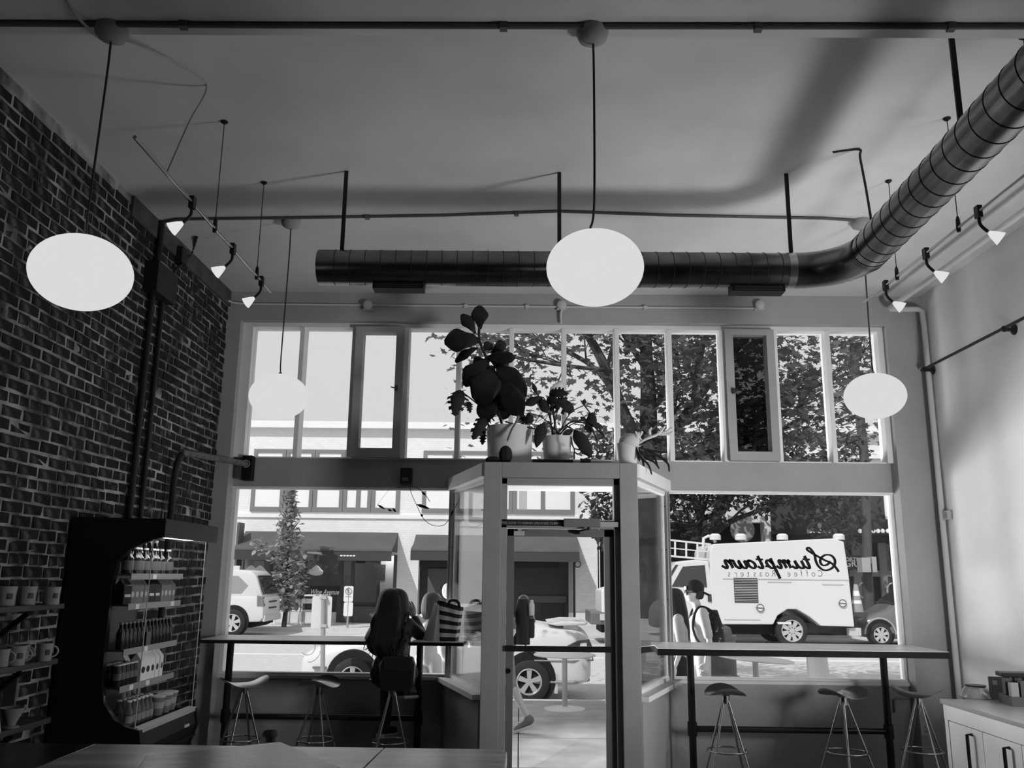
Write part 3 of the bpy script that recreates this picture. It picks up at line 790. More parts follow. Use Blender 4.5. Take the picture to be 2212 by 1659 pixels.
MB().prism([(x0-0.05, 0), (x0+0.035, 0), (x0+0.01, 0.11), (x0-0.05, 0.115)], 4.68, 4.70, 'xz').move(Matrix.Translation((0, 0, Z3))).build('filter_packet', M('filter_paper', 0.35, 0.7), label='pale paper filter packet beside the dripper cone', cat='packet')
x0 = ony(5, 1495, 5.0)
MB().box(x0-0.06, x0+0.04, 5.06, 5.075, Z3+0.10-0.1, Z3+0.225).build('grey_card', M('card_dim', 0.10, 0.7), label='dim grey card leaning behind the dripper cone', cat='card')
# ------------------------------------------------------------------ window ledges on pipe legs
top_dark = M('ledge_dark', 0.03, 0.25, var=0.2, scale=4, stretch=(0.2, 1, 1))
edge_light = M('ledge_edge', 0.012, 0.4)
def ledge(lab, x0, x1, yf, yb, z, th, legs, yl, rail_z, chamf):
    t = thing('window_ledge', lab, 'counter', ((x0+x1)/2, (yf+yb)/2, 0), 'standing ledges along the windows')
    MB().prism([(x0, yf), (x1, yf), (x1, yb), (x0+chamf, yb)], z-th, z-0.004).build('ledge_board', edge_light, t, bevel=0.003)
    MB().prism([(x0+0.004, yf+0.004), (x1-0.004, yf+0.004), (x1-0.004, yb), (x0+chamf, yb)], z-0.004, z).build('pale_top', M('ledge_top_pale', 0.80, 0.3, var=0.12, scale=5, stretch=(0.2, 2, 1)), t)
    for x in legs:
        MB().tube([(x, yl, 0), (x, yl, z-th)], 0.030, 14).build('leg', black, t, smooth=50)
        MB().box(x-0.055, x+0.055, yl-0.05, yl+0.05, z-th-0.012, z-th).build('flange', black, t)
        MB().lathe([(0.065, 0), (0.065, 0.01), (0.03, 0.02)], 16, (x, yl, 0)).build('foot_flange', black, t)
        MB().tube([(x, yl, rail_z-0.055), (x, yl, rail_z+0.055)], 0.040, 14).build('tee_joint', black, t, smooth=40)
    MB().tube([(legs[0], yl, rail_z), (legs[1], yl, rail_z)], 0.025, 12).build('foot_rail', M('foot_rail_black', 0.02, 0.25), t, smooth=50)
    return t
yl = 7.95
LG1 = ledge('thin dark standing ledge under the left window', at_y(432, 1384, 7.62).x, at_y(1001, 1391, 7.62).x, 7.62, 8.21, at_y(700, 1384, 7.62).z, 0.032, [at_y(492, 1480, yl).x, at_y(904, 1500, yl).x], yl, at_y(700, 1549, yl).z, 0.0)
yr = 7.72
LG2 = ledge('thick dark standing ledge under the right window', at_y(1420, 1403, 7.45).x, at_y(2051, 1412, 7.45).x, 7.45, 8.21, at_y(1700, 1404, 7.45).z, 0.055, [at_y(1494, 1520, yr).x, at_y(1916, 1530, yr).x], yr, at_y(1700, 1577, yr).z, 0.06)
ZL1 = at_y(700, 1384, 7.62).z; ZL2 = at_y(1700, 1404, 7.45).z

# ------------------------------------------------------------------ bar stools with cast saddle seats
seat_al = M('cast_aluminium', 0.50, 0.25, 0.9, var=0.12, scale=8)
chrome = M('chrome_tube', 0.75, 0.12, 1.0)
def make_stool(label):
    t = thing('bar_stool', label, 'bar stool', (0, 0, 0), 'bar stools along the window ledges')
    H = 0.785
    rows_t, rows_b = [], []
    n = 28; m = 8
    vs = []; fs = []
    def sz(u, v): return H+0.050*u*u*abs(u)-0.022*v*v+0.012
    for side in (0, 1):
        for i in range(m+1):
            rr = i/m
            for j in range(n):
                a = 2*PI*j/n
                ca, sn = math.cos(a), math.sin(a)
                u = rr*math.copysign(abs(ca)**0.85, ca); v = rr*math.copysign(abs(sn)**0.85, sn)
                th = 0.012*(1-rr**4)+0.003
                vs.append((0.195*u, 0.16*v*(1+0.12*u*u), sz(u, v)-(th if side else 0)))
    K = (m+1)*n
    for side in (0, 1):
        for i in range(m):
            for j in range(n):
                q = [side*K+i*n+j, side*K+i*n+(j+1) % n, side*K+(i+1)*n+(j+1) % n, side*K+(i+1)*n+j]
                fs.append(q if not side else q[::-1])
    for j in range(n):
        fs.append((m*n+j, m*n+(j+1) % n, K+m*n+(j+1) % n, K+m*n+j))
    MB().add(vs, fs).build('seat', seat_al, t, smooth=60)
    MB().lathe([(0.034, 0.71), (0.034, 0.77), (0.06, 0.787)], 20).build('hub', chrome, t, smooth=40)
    for k in range(4):
        a = PI/4+k*PI/2
        MB().tube([(0.025*math.cos(a), 0.025*math.sin(a), 0.735), (0.272*math.cos(a), 0.272*math.sin(a), 0.0)], 0.0095, 10).build('leg', chrome, t, smooth=50)
    MB().tube(arc((0, 0, 0.355), 0.157, 0, 2*PI*31/32, 31, (1, 0, 0), (0, 1, 0)), 0.007, 8, closed=True).build('foot_ring', chrome, t, smooth=60)
    return t
stool_spots = [(527, 7.62, R(35), 'bar stool nearest the cooler with its saddle seat tipped up on the left'), (688, 7.62, R(80), 'middle stool of the left ledge showing the dark underside of its seat'),
               (848, 7.60, R(10), 'bar stool the long-haired person sits on'), (1566, 7.40, R(88), 'bar stool beside the entry at the right ledge'),
               (1820, 7.40, R(30), 'bar stool at the middle of the right ledge'), (1982, 7.50, R(-35), 'bar stool nearest the white cabinet')]
st0 = None
for px, y, rz, lab in stool_spots:
    x = at_y(px, 1490, y).x
    if st0 is None:
        st0 = make_stool(lab); o = st0
    else:
        o = dup(st0, label=lab)
    o.location = (x, y, 0); o.rotation_euler = (0, 0, rz)

# ------------------------------------------------------------------ white cabinet run at the right wall
cab_m = M('cabinet_white', 0.78, 0.35, var=0.05, scale=2)
CX, CY1, CZ = 2.99, 6.45, 0.885
CB = thing('base_cabinet', 'white base cabinet with black loop handles by the right wall', 'cabinet', (3.4, 5, 0))
MB().box(CX+0.02, XR-0.005, 2.6, CY1-0.01, 0.08, CZ-0.03).build('carcass', cab_m, CB)
MB().box(CX+0.06, XR-0.01, 2.62, CY1-0.03, 0.0, 0.08).build('plinth', black, CB)
MB().box(CX-0.01, CX+0.02, 2.6, CY1, CZ-0.13, CZ-0.034).build('top_rail', cab_m, CB)
MB().box(CX-0.008, CX+0.012, CY1-0.05, CY1, 0.06, CZ-0.13).build('end_stile', cab_m, CB)
k = 0
y = CY1-0.056
while y > 2.8:
    d = MB().box(CX-0.006, CX+0.018, y-0.44, y, 0.09, CZ-0.136).build('door', cab_m, CB, bevel=0.003)
    yh = y-0.31
    zc_ = 0.60
    MB().tube([(CX-0.004, yh, zc_+0.11), (CX-0.04, yh, zc_+0.11), (CX-0.04, yh, zc_-0.11), (CX-0.004, yh, zc_-0.11)], 0.011, 8).build('handle', black, d, smooth=40)
    y -= 0.446
MB().box(CX-0.025, XR-0.005, 2.58, CY1+0.012, CZ-0.03, CZ).build('steel_worktop', M('worktop_steel', 0.55, 0.3, 0.55, var=0.1, scale=3), label='smooth pale worktop on the white cabinet', cat='worktop', bevel=0.003)
c = at_z(2108, 1506, CZ)
c = Vector((3.34, at_z(2108, 1506, CZ).y-0.05, CZ))
c = at_z(2110, 1507, CZ)
t = thing('glass_dome', 'low clear glass dish with a dark flat rim on the worktop', 'dish', c)
MB().lathe([(0.115, 0), (0.118, 0.006), (0.105, 0.035), (0.08, 0.065), (0.066, 0.078), (0.062, 0.075), (0.1, 0.03), (0.11, 0.006)], 28, c).build('bowl', glass_mat('dish_glass', 2.5, tint=0.8, haze=0.12), t, smooth=50)
MB().lathe([(0.063, 0.076), (0.07, 0.08), (0.069, 0.086), (0.0001, 0.087)], 28, c).build('rim', black, t, smooth=40)
c = at_z(2164, 1512, CZ)
t = thing('card_stand', 'upright grey card stand with a pale sticker on the worktop', 'card stand', c)
ang = R(-12)
Rm = Matrix.Translation(c) @ Matrix.Rotation(ang, 4, 'Z')
MB().box(-0.075, 0.045, -0.006, 0.006, 0, 0.155).move(Rm).build('panel', M('stand_grey', 0.22, 0.5), t)
MB().box(-0.05, -0.02, -0.008, -0.006, 0.10, 0.13).move(Rm).build('sticker', M('sticker_pale', 0.6, 0.6), t)
MB().box(-0.03, 0.05, 0.0, 0.06, 0, 0.012).move(Rm).build('foot', M('stand_grey', 0.22, 0.5), t)
c = at_z(2207, 1522, CZ)
t = thing('coffee_bags_box', 'dark open box of packets at the picture edge on the worktop', 'box', c)
Rm = Matrix.Translation(c) @ Matrix.Rotation(R(-10), 4, 'Z')
MB().box(-0.10, 0.16, -0.12, 0.12, 0, 0.06).move(Rm).build('tray', M('tray_dark', 0.05, 0.5), t)
for q in range(4):
    MB().box(-0.09+q*0.06, -0.04+q*0.06, -0.10, -0.05, 0.03, 0.15+0.012*(q % 2)).move(Rm).build('packet', M('packet_%d' % (q % 2), 0.05 if q % 2 else 0.16, 0.35), t, bevel=0.005)
    MB().box(-0.09+q*0.06, -0.04+q*0.06, 0.0, 0.06, 0.03, 0.17).move(Rm).build('packet', M('packet_1', 0.05, 0.35), t, bevel=0.005)
MB().box(-0.11, 0.17, -0.02, 0.12, 0.175, 0.205).move(Rm).build('dark_lid', black, t, bevel=0.01)
p = at_y(2000, 1575, 8.09)
t = thing('wall_outlet', 'pale outlet plate low on the right pier behind the last stool', 'outlet', (p.x, 8.095, p.z-0.06))
MB().box(p.x-0.045, p.x+0.045, 8.085, 8.0995, p.z-0.055, p.z+0.055).build('plate', M('outlet_plate', 0.5, 0.4), t, bevel=0.003)
for dz in (-0.02, 0.02):
    MB().box(p.x-0.015, p.x+0.015, 8.083, 8.086, p.z+dz-0.012, p.z+dz+0.012).build('socket', M('socket_grey', 0.25, 0.4), t)
a = at_y(1935, 1515, 8.2)
conduit('outlet_conduit', 'thin conduit bending down beside the right pier', [(a.x, 8.235, a.z-0.1), (a.x, 8.235, a.z), (a.x+0.02, 8.235, a.z+0.02), (WX1-0.005, 8.235, a.z+0.02)], 0.010, M('conduit_mid', 0.2, 0.5))
a = at_y(590, 1600, 8.22)
t = thing('floor_valve', 'small stubby valve low on the wall under the left ledge', 'valve', (a.x, 8.22, a.z-.3))
MB().tube([(a.x, 8.22, a.z-0.35), (a.x, 8.22, a.z+0.04)], 0.02, 10).build('pipe_stub', M('valve_dark', 0.10, 0.6), t, smooth=40)
MB().ball((a.x, 8.21, a.z+0.06), 0.04, 0.03, 0.035, n=12, m=8).build('valve_body', M('valve_dark', 0.10, 0.6), t, smooth=60)

# ------------------------------------------------------------------ service counter in the foreground
def wood(name, v, alt, sc=5.0):
    return M(name, v, 0.22, alt=alt, altpos=(0.35, 0.7), scale=sc, stretch=(0.25, 2.2, 1), bump=0.12, bscale=60)
ZK = 1.0
SC = thing('service_counter', 'wooden service counter in the foreground', 'counter', (-1.2, 3.2, 0))
MB().box(-2.75, -0.12, 1.9, 3.70, 0, ZK-0.05).build('counter_body', M('counter_body', 0.03, 0.6), SC)
e0, e1 = at_z(830, 1615, ZK), at_z(785, 1659, ZK)
sx = (e0.x-e1.x)/(e0.y-e1.y)
yb = 1.9
xs = lambda y: e0.x+sx*(y-e0.y)
yf = e0.y
MB().prism([(-2.8, yb), (-1.75, yb), (-1.75, yf), (-2.8, yf)], ZK-0.05, ZK).build('plank', wood('counter_wood_dark', 0.006, 0.018), SC, bevel=0.003)
MB().prism([(-1.748, yb), (xs(yb)-0.003, yb), (e0.x-0.003, yf), (-1.748, yf)], ZK-0.05, ZK).build('plank', wood('counter_wood_mid', 0.55, 0.30), SC, bevel=0.003)
MB().prism([(xs(yb)+0.003, yb), (-0.06, yb), (-0.045, yf-0.06), (-0.06, yf-0.015), (-0.1, yf), (e0.x+0.003, yf)], ZK-0.05, ZK).build('plank', wood('counter_wood_pale', 0.62, 0.36, 7), SC, bevel=0.004)
z2 = ZK+0.022
q = [at_z(605, 1602, z2), at_z(315, 1633, z2), at_z(296, 1662, z2), at_z(735, 1657, z2)]
back = [Vector((q[3].x-0.15, 3.0, 0)), Vector((q[2].x+0.05, 2.95, 0))]
MB().prism([(q[0].x, q[0].y), (q[1].x, q[1].y), (q[2].x, q[2].y), (back[1].x, back[1].y), (back[0].x, back[0].y), (q[3].x, q[3].y)], ZK+0.001, z2).build('serving_board', wood('board_wood', 0.17, 0.08, 9), label='angular dark wooden board lying on the service counter', cat='board', bevel=0.003)
# ------------------------------------------------------------------ the street outside
YS, YK = 12.9, 28.5      # near kerb, far kerb
YF = 32.0                # facades across the street
ZR = -0.12
paving = M('sidewalk_concrete', 0.42, 0.85, var=0.18, scale=3, bump=0.2, bscale=60)
asphalt = M('asphalt', 0.50, 0.9, var=0.10, scale=9, bump=0.3, bscale=90)
sw = struct(MB().box(-22, 22, YO, YS, -0.3, -0.03), 'floor_sidewalk', M('joint_dark', 0.10, 0.9))
for i in range(-5, 6):
    for j, (a, b) in enumerate(((YO+0.0, 9.9), (9.91, 11.4), (11.41, YS-0.16))):
        MB().box(i*1.5+0.006, i*1.5+1.494, a, b-0.006, -0.03, 0.0).build('paving_slab', paving, sw)
MB().box(-22, 22, YS-0.15, YS, -0.2, 0.0).build('kerb', M('kerb_stone', 0.55, 0.8), sw)
rd = struct(MB().box(-60, 60, YS, YK, -0.4, ZR), 'floor_road', asphalt)
MB().box(-60, 60, 20.6, 20.75, ZR, ZR+0.006).build('lane_line', M('road_paint', 0.75, 0.7), rd)
MB().box(-60, 60, 26.6, 26.72, ZR, ZR+0.006).build('lane_line', M('road_paint', 0.75, 0.7), rd)
struct(MB().box(-60, 60, YK, YF+6, -0.4, 0.0), 'floor_far_sidewalk', M('far_sidewalk', 0.55, 0.9, var=0.1))

white_wall = M('white_facade', 0.80, 0.8, var=0.03, scale=1)
def brick_facade(name, v, mv, sc):
    m = M(name, v, 0.8)
    nt = m.node_tree; b = nt.nodes['Principled BSDF']
    tc = nt.nodes.new('ShaderNodeTexCoord'); mp = nt.nodes.new('ShaderNodeMapping'); mp.inputs['Rotation'].default_value = (R(90), 0, 0)
    br = nt.nodes.new('ShaderNodeTexBrick'); br.inputs['Scale'].default_value = sc
    br.inputs['Color1'].default_value = (v, v, v, 1); br.inputs['Color2'].default_value = (v*.93, v*.93, v*.93, 1); br.inputs['Mortar'].default_value = (mv, mv, mv, 1)
    br.inputs['Brick Width'].default_value = 0.42; br.inputs['Row Height'].default_value = 0.16; br.inputs['Mortar Size'].default_value = 0.014
    nt.links.new(tc.outputs['Object'], mp.inputs[0]); nt.links.new(mp.outputs[0], br.inputs[0]); nt.links.new(br.outputs[0], b.inputs['Base Color'])
    return m
white_brick = brick_facade('white_brick_facade', 0.80, 0.68, 2.0)
grey_frame = M('far_frame_grey', 0.20, 0.7)
pane_sky = M('far_pane_sky', 0.85, 0.25, spec=0.8)  # sky reflection painted in as a pale pane colour
pane_dark = M('far_pane_dark', 0.03, 0.15, spec=0.8)
awn_m = M('awning_canvas', 0.085, 0.8, var=0.12, scale=1.5)
awn_val = M('awning_valance', 0.05, 0.8)
fx = lambda px, py=1200, Y=YF: at_y(px, py, Y).x
fz = lambda py, px=1100, Y=YF: at_y(px, py, Y).z

# --- white building across the street
xA0, xA1 = -30.0, fx(1291)
zA = fz(912, 700)
zw = fz(1106, 700)
A = thing('shop_building', 'white two-storey shop building across the street with awnings', 'building', ((xA0+xA1)/2, YF, 0))
zs = fz(1213, 700)   # shop head
xs0, xs1 = fx(524), fx(857)       # shopfront 1
xt0, xt1 = fx(905), fx(1243)      # shopfront 2
w = MB()
w.box(xA0, xA1, YF, YF+5, zs+0.25, zA-0.25)
w.box(xA0, xs0, YF, YF+5, 0, zs+0.25); w.box(xs1, xt0, YF, YF+5, 0, zs+0.25); w.box(xt1, xA1, YF, YF+5, 0, zs+0.25)
w.build('wall', white_brick, A)
MB().box(xA0, xA1, YF-0.25, YF+5, zA-0.25, zA).build('cornice', white_wall, A)
MB().box(xA0, xA1, YF-0.06, YF, zw-0.22, zw-0.08).build('sill_course', white_wall, A)
def far_window(parent, x0, x1, z0, z1, Y, splits=(), fw=0.13, pm=None):
    f = MB()
    f.box(x0, x0+fw, Y-0.06, Y+0.02, z0, z1); f.box(x1-fw, x1, Y-0.06, Y+0.02, z0, z1)
    f.box(x0+fw, x1-fw, Y-0.06, Y+0.02, z0, z0+fw*1.3); f.box(x0+fw, x1-fw, Y-0.06, Y+0.02, z1-fw, z1)
    for s in splits: f.box(s-fw*0.6, s+fw*0.6, Y-0.05, Y+0.02, z0+fw*1.3, z1-fw)
    o = f.build('window', grey_frame, parent)
    edges = [x0+fw]+list(splits)+[x1-fw]
    for a, b in zip(edges[:-1], edges[1:]):
        MB().box(a, b, Y-0.02, Y-0.005, z0+fw, z1-fw).build('pane', pm or pane_sky, o)
    return o
z1w = zw+2.3
far_window(A, fx(533), fx(604), zw, z1w, YF)
far_window(A, fx(605), fx(668), zw, z1w, YF)
far_window(A, fx(669), fx(734), zw, z1w, YF)
far_window(A, fx(735), fx(796), zw, z1w, YF, (fx(768),))
far_window(A, fx(797), fx(858), zw, z1w, YF)
far_window(A, fx(908), fx(980), zw, z1w, YF)
far_window(A, fx(981), fx(1060), zw, z1w, YF)
far_window(A, fx(1061), fx(1105), zw, z1w, YF)
cw = far_window(A, fx(1107), fx(1240), zw, z1w, YF, (fx(1172),))
MB().box(fx(1120), fx(1137), YF-0.03, YF-0.02, zw+0.2, z1w-0.2).build('curtain', M('curtain_grey', 0.45, 0.8), cw)
for k in range(8):
    far_window(A, xA0+1+k*2.2, xA0+2.9+k*2.2, zw, z1w, YF)
def awning(x0, x1, ztop, zbot, out, lab):
    t = MB()
    yo = YF-out
    pts = [(YF, ztop), (YF-out*0.45, ztop-(ztop-zbot)*0.42), (yo+0.03, zbot+0.28), (yo, zbot+0.2)]
    rows = []
    n = 14
    for i in range(n+1):
        x = x0+(x1-x0)*i/n
        rows.append([(x, p[0], p[1]) for p in pts])
    o = t.grid(rows).add([(x0, p[0], p[1]) for p in pts]+[(x0, YF, zbot+0.2)], [(0, 1, 2, 3, 4)]).add([(x1, p[0], p[1]) for p in pts]+[(x1, YF, zbot+0.2)], [(4, 3, 2, 1, 0)]).build('awning', awn_m, A, smooth=30)
    MB().box(x0, x1, yo-0.01, yo+0.01, zbot-0.12, zbot+0.22).build('valance', awn_val, o)
    MB().tube([(x0, yo, zbot+0.2), (x1, yo, zbot+0.2)], 0.02, 6).build('awning_bar', awn_val, o)
    return o
zt_ = fz(1149, 700); 
awning(fx(527), fx(858), zt_, at_y(700, 1203, YF-1.4).z, 1.4, '')
awning(fx(897), fx(1246), fz(1157, 1100), at_y(1100, 1205, YF-1.4).z, 1.4, '')
mk = MB()
q = at_y(735, 1200, YF-1.42)
for k in range(5): mk.box(q.x+k*0.11, q.x+0.08+k*0.11, YF-1.425, YF-1.41, q.z-0.03, q.z+0.02)
mk.build('valance_mark', M('mark_white', 0.7, 0.7), A)
# shopfront 1: glass, posts, interior
yi = YF+1.6
MB().box(xs0, xs1, yi+1.2, yi+1.25, 0, zs+0.3).build('shop_back_wall', M('shop_back', 0.22, 0.8), A)
MB().box(fx(815), xs1, YF+0.9, YF+0.95, 0, zs+0.3).build('shop_side_wall', M('shop_side', 0.70, 0.8), A)
MB().box(fx(800), fx(826), YF+0.86, YF+0.9, fz(1257), fz(1222)).build('wall_picture', M('picture_dark', 0.06, 0.7, var=0.5, scale=12), A)
MB().box(xs0, xs1, YF+0.02, YF+3, zs+0.25, zs+0.3).build('shop_ceiling', M('shop_ceiling', 0.30, 0.8), A)
MB().box(xs0, xs1, YF, YF+3, -0.01, 0.02).build('shop_floor', M('shop_floor', 0.35, 0.8), A)
zbk = fz(1322, 700)
MB().box(xs0, fx(740), YF-0.02, YF+0.1, 0, zbk).build('stall_riser', M('riser_white', 0.6, 0.7), A)
MB().box(fx(742), xs1, YF, YF+0.1, 0, fz(1318)).build('stall_riser', M('riser_grey', 0.10, 0.7), A)
for px, wd in ((524, .12), (586, .10), (664, .10), (738, .16), (764, .12), (855, .12)):
    MB().box(fx(px)-wd/2, fx(px)+wd/2, YF-0.03, YF+0.08, 0, zs+0.25).build('shop_post', M('shop_post', 0.08, 0.7), A)
MB().box(xs0, fx(740), YF+0.03, YF+0.04, zbk, zs+0.2).build('shop_glass', glass_mat('shop_glass', 1.2, tint=0.75), A)
MB().box(fx(742), xs1, YF+0.03, YF+0.04, zbk, zs+0.2).build('shop_glass', glass_mat('shop_glass2', 0.8, tint=0.8), A)
MB().box(fx(770), fx(790), YF-0.05, YF+0.02, fz(1220), fz(1211)).build('hanging_box', black, A)
for px in (534, 553, 677):
    MB().lathe([(0.02, 0.32), (0.1, 0.26), (0.26, 0.1), (0.24, 0.0), (0.1, -0.05), (0.0001, -0.06)], 16, (fx(px), YF+0.6, fz(1240, px))).build('shop_lamp', M('shop_lamp_white', 0.8, 0.5, emit=0.35), A, smooth=40)
lamp('shop_fill', 'POINT', (fx(700), YF+1.0, 2.4), 60, shadow_soft_size=.3)  # added unseen point light that brightens the shop interior
lamp('shop_fill', 'POINT', (fx(835), YF+0.5, 2.3), 25, shadow_soft_size=.2)  # second added light, for the right end of the shop
sgn = MB().box(fx(675), fx(738), YF-0.06, YF-0.02, fz(1289), fz(1270)).build('shop_sign', M('sign_black', 0.015, 0.5), A)
# shopfront 2: dark doors
MB().box(xt0, xt1, YF+0.5, YF+0.6, 0, zs+0.3).build('door_wall', M('dark_door', 0.045, 0.7, var=0.1), A)
MB().box(xt0+0.3, fx(975), YF+0.42, YF+0.5, 0.1, zs-0.2).build('door_panel', M('dark_door2', 0.09, 0.7), A)
MB().box(fx(1172), fx(1218), YF+0.45, YF+0.5, fz(1330), fz(1303)).build('door_panel', M('dark_door3', 0.025, 0.6), A)
MB().box(fx(1120), fx(1225), YF+0.44, YF+0.5, fz(1302), fz(1287)).build('door_panel', M('dark_door2', 0.09, 0.7), A)
MB().box(fx(1228), fx(1238), YF-0.05, YF+0.1, 0, zs+0.2).build('door_post', M('door_post', 0.30, 0.7), A)
MB().box(xt0, fx(1205), YF+0.3, YF+0.5, fz(1226), fz(1214)).build('door_header', black, A)
c = at_y(1248, 1219, YF-0.15)
MB().lathe([(0.05, 0.12), (0.12, 0.10), (0.12, 0.0), (0.06, -0.01)], 16, (c.x, YF-0.15, c.z), 'y').tube([(c.x, YF-0.05, c.z+0.25), (c.x, YF-0.14, c.z+0.1)], 0.04, 8).build('wall_lamp', M('lamp_dark', 0.06, 0.5), A, smooth=40)
MB().lathe([(0.085, 0.0), (0.085, 0.01)], 16, (c.x, YF-0.17, c.z), 'y').build('wall_lamp_lens', M('lens_pale', 0.5, 0.4), A)
MB().box(fx(1243), fx(1290), YF-0.05, YF, 0, fz(1323, 1260)).build('wall_base', M('wall_base_pale', 0.62, 0.8), A)

# --- brick building and dark shop further right
xB0, xB1 = fx(1291)+0.05, 30.0
zB = fz(922, 1870)
Bd = thing('corner_building', 'pale brick building behind the truck with a dark shopfront', 'building', ((xB0+xB1)/2, YF, 0))
xd = fx(1668)
w = MB()
zh = fz(1160, 1500)
w.box(xB0, xB1, YF, YF+5, zh+0.55, zB-0.3); w.box(xB0, fx(1296), YF, YF+5, 0, zh+0.55); w.box(fx(1655), xd, YF, YF+5, 0, zh+0.55)
w.build('wall', white_brick, Bd)
MB().box(xB0, xB1, YF-0.3, YF+5, zB-0.3, zB).build('cornice', white_wall, Bd)
MB().box(xB0, xB1, YF-0.12, YF, zB-1.2, zB-1.05).build('string_course', white_wall, Bd)
MB().box(fx(1296), fx(1655), YF+0.6, YF+0.7, 0, zh+0.55).build('shop_back', M('dark_shop', 0.02, 0.6), Bd)
MB().lathe([(0.44, 0), (0.44, -0.05), (0.4, -0.06)], 28, (fx(1603, 1140), YF, fz(1145, 1600)), 'y').build('round_plaque', M('plaque_grey', 0.28, 0.7), Bd)
zc1 = fz(1150, 1800)
MB().box(xd, xB1, YF-1.1, YF, zc1-0.1, zc1+0.02).build('canopy', M('canopy_dark', 0.04, 0.7), Bd)
MB().box(xd, xB1, YF-0.10, YF-0.02, zc1+0.02, zc1+1.6).build('upper_panel', M('upper_grey', 0.05, 0.7), Bd)
MB().box(fx(1908, 1100), fx(1945, 1100), YF-0.14, YF-0.1, fz(1122, 1910), fz(1060, 1910)).build('window', pane_sky, Bd)
for k, px in enumerate((1750, 1760, 1770, 1780, 1790, 1810, 1858, 1877, 1887, 1897, 1907, 1918)):
    MB().ball((at_y(px, 1148, YF-1.15).x, YF-1.15, at_y(px, 1147, YF-1.15).z), 0.075, n=8, m=6).build('bulb', M('bulb_white', 0.8, 0.4, emit=0.3), Bd, smooth=60)
MB().box(xd, xB1, YF+0.3, YF+0.35, 0, zc1).build('shop_glass', M('dark_shop_glass', 0.02, 0.12, spec=0.8), Bd)
MB().box(xd, xB1, YF-0.08, YF, fz(1172, 1850), zc1-0.1).build('header', M('dark_header', 0.015, 0.7), Bd)
wood_post = M('shop_wood', 0.16, 0.7)
for px in (1690, 1745, 1848, 1905, 1946):
    MB().box(fx(px)-0.13, fx(px)+0.13, YF-0.06, YF+0.05, 0, zc1).build('post', wood_post, Bd)
MB().box(fx(1832), fx(1960), YF-0.05, YF, fz(1245, 1850), fz(1232, 1850)).build('rail', wood_post, Bd)
for px in (1862, 1925):
    MB().box(fx(px)-0.30, fx(px)+0.30, YF-0.02, YF+0.04, 0.05, fz(1242, 1850)).build('shop_door', M('shop_door_dark', 0.03, 0.4), Bd)
    MB().tube(arc((fx(px), YF-0.08, fz(1275, 1860)), 0.28, 0.6*PI, 1.4*PI, 12), 0.03, 6).build('pull_handle', M('handle_pale', 0.5, 0.4), Bd)
pil = MB().box(fx(1800), fx(1858), YF-0.16, YF-0.1, fz(1230, 1840), fz(1200, 1840)).build('sign_board', M('sign_black', 0.015, 0.5), Bd)

def text_mb(txt, size, flip=False, bold=0.0, shear=0.0, sx=1.0):
    """letters as a flat mesh in the x-z plane, centred"""
    cu = bpy.data.curves.new('t', 'FONT'); cu.body = txt; cu.size = size; cu.align_x = 'CENTER'; cu.offset = bold; cu.shear = shear
    ob = bpy.data.objects.new('t', cu); COL.objects.link(ob)
    dg = bpy.context.evaluated_depsgraph_get()
    me = bpy.data.meshes.new_from_object(ob.evaluated_get(dg))
    mb = MB()
    s = -1 if flip else 1
    mb.add([(v.co.x*s*sx, 0, v.co.y) for v in me.vertices], [tuple(p.vertices) for p in me.polygons])
    bpy.data.objects.remove(ob); bpy.data.curves.remove(cu); bpy.data.meshes.remove(me)
    return mb
sign_white = M('sign_letter_white', 0.8, 0.6)
text_mb('PORTLAND', 0.20, bold=0.004).move(Matrix.Translation((fx(1846), YF-0.17, fz(1213, 1845)))).build('sign_letters', sign_white, pil)
text_mb('GRIM', 0.32, bold=0.006).move(Matrix.Translation((fx(1842), YF-0.17, fz(1224, 1845)))).build('sign_letters', sign_white, pil)
text_mb('Wine Avenue', 0.26, shear=0.35, bold=0.004, sx=0.72).move(Matrix.Translation((fx(706), YF-0.07, fz(1284, 706)))).build('sign_letters', sign_white, sgn)
text_mb('THIS DOOR TO REMAIN UNLOCKED DURING BUSINESS HOURS', 0.030, bold=0.0003, sx=0.78).move(Matrix.Translation(((ix0+sx1)/2+0.085, YD+0.038, 2.103))).build('notice_letters', M('notice_letter', 0.30, 0.6), sg)

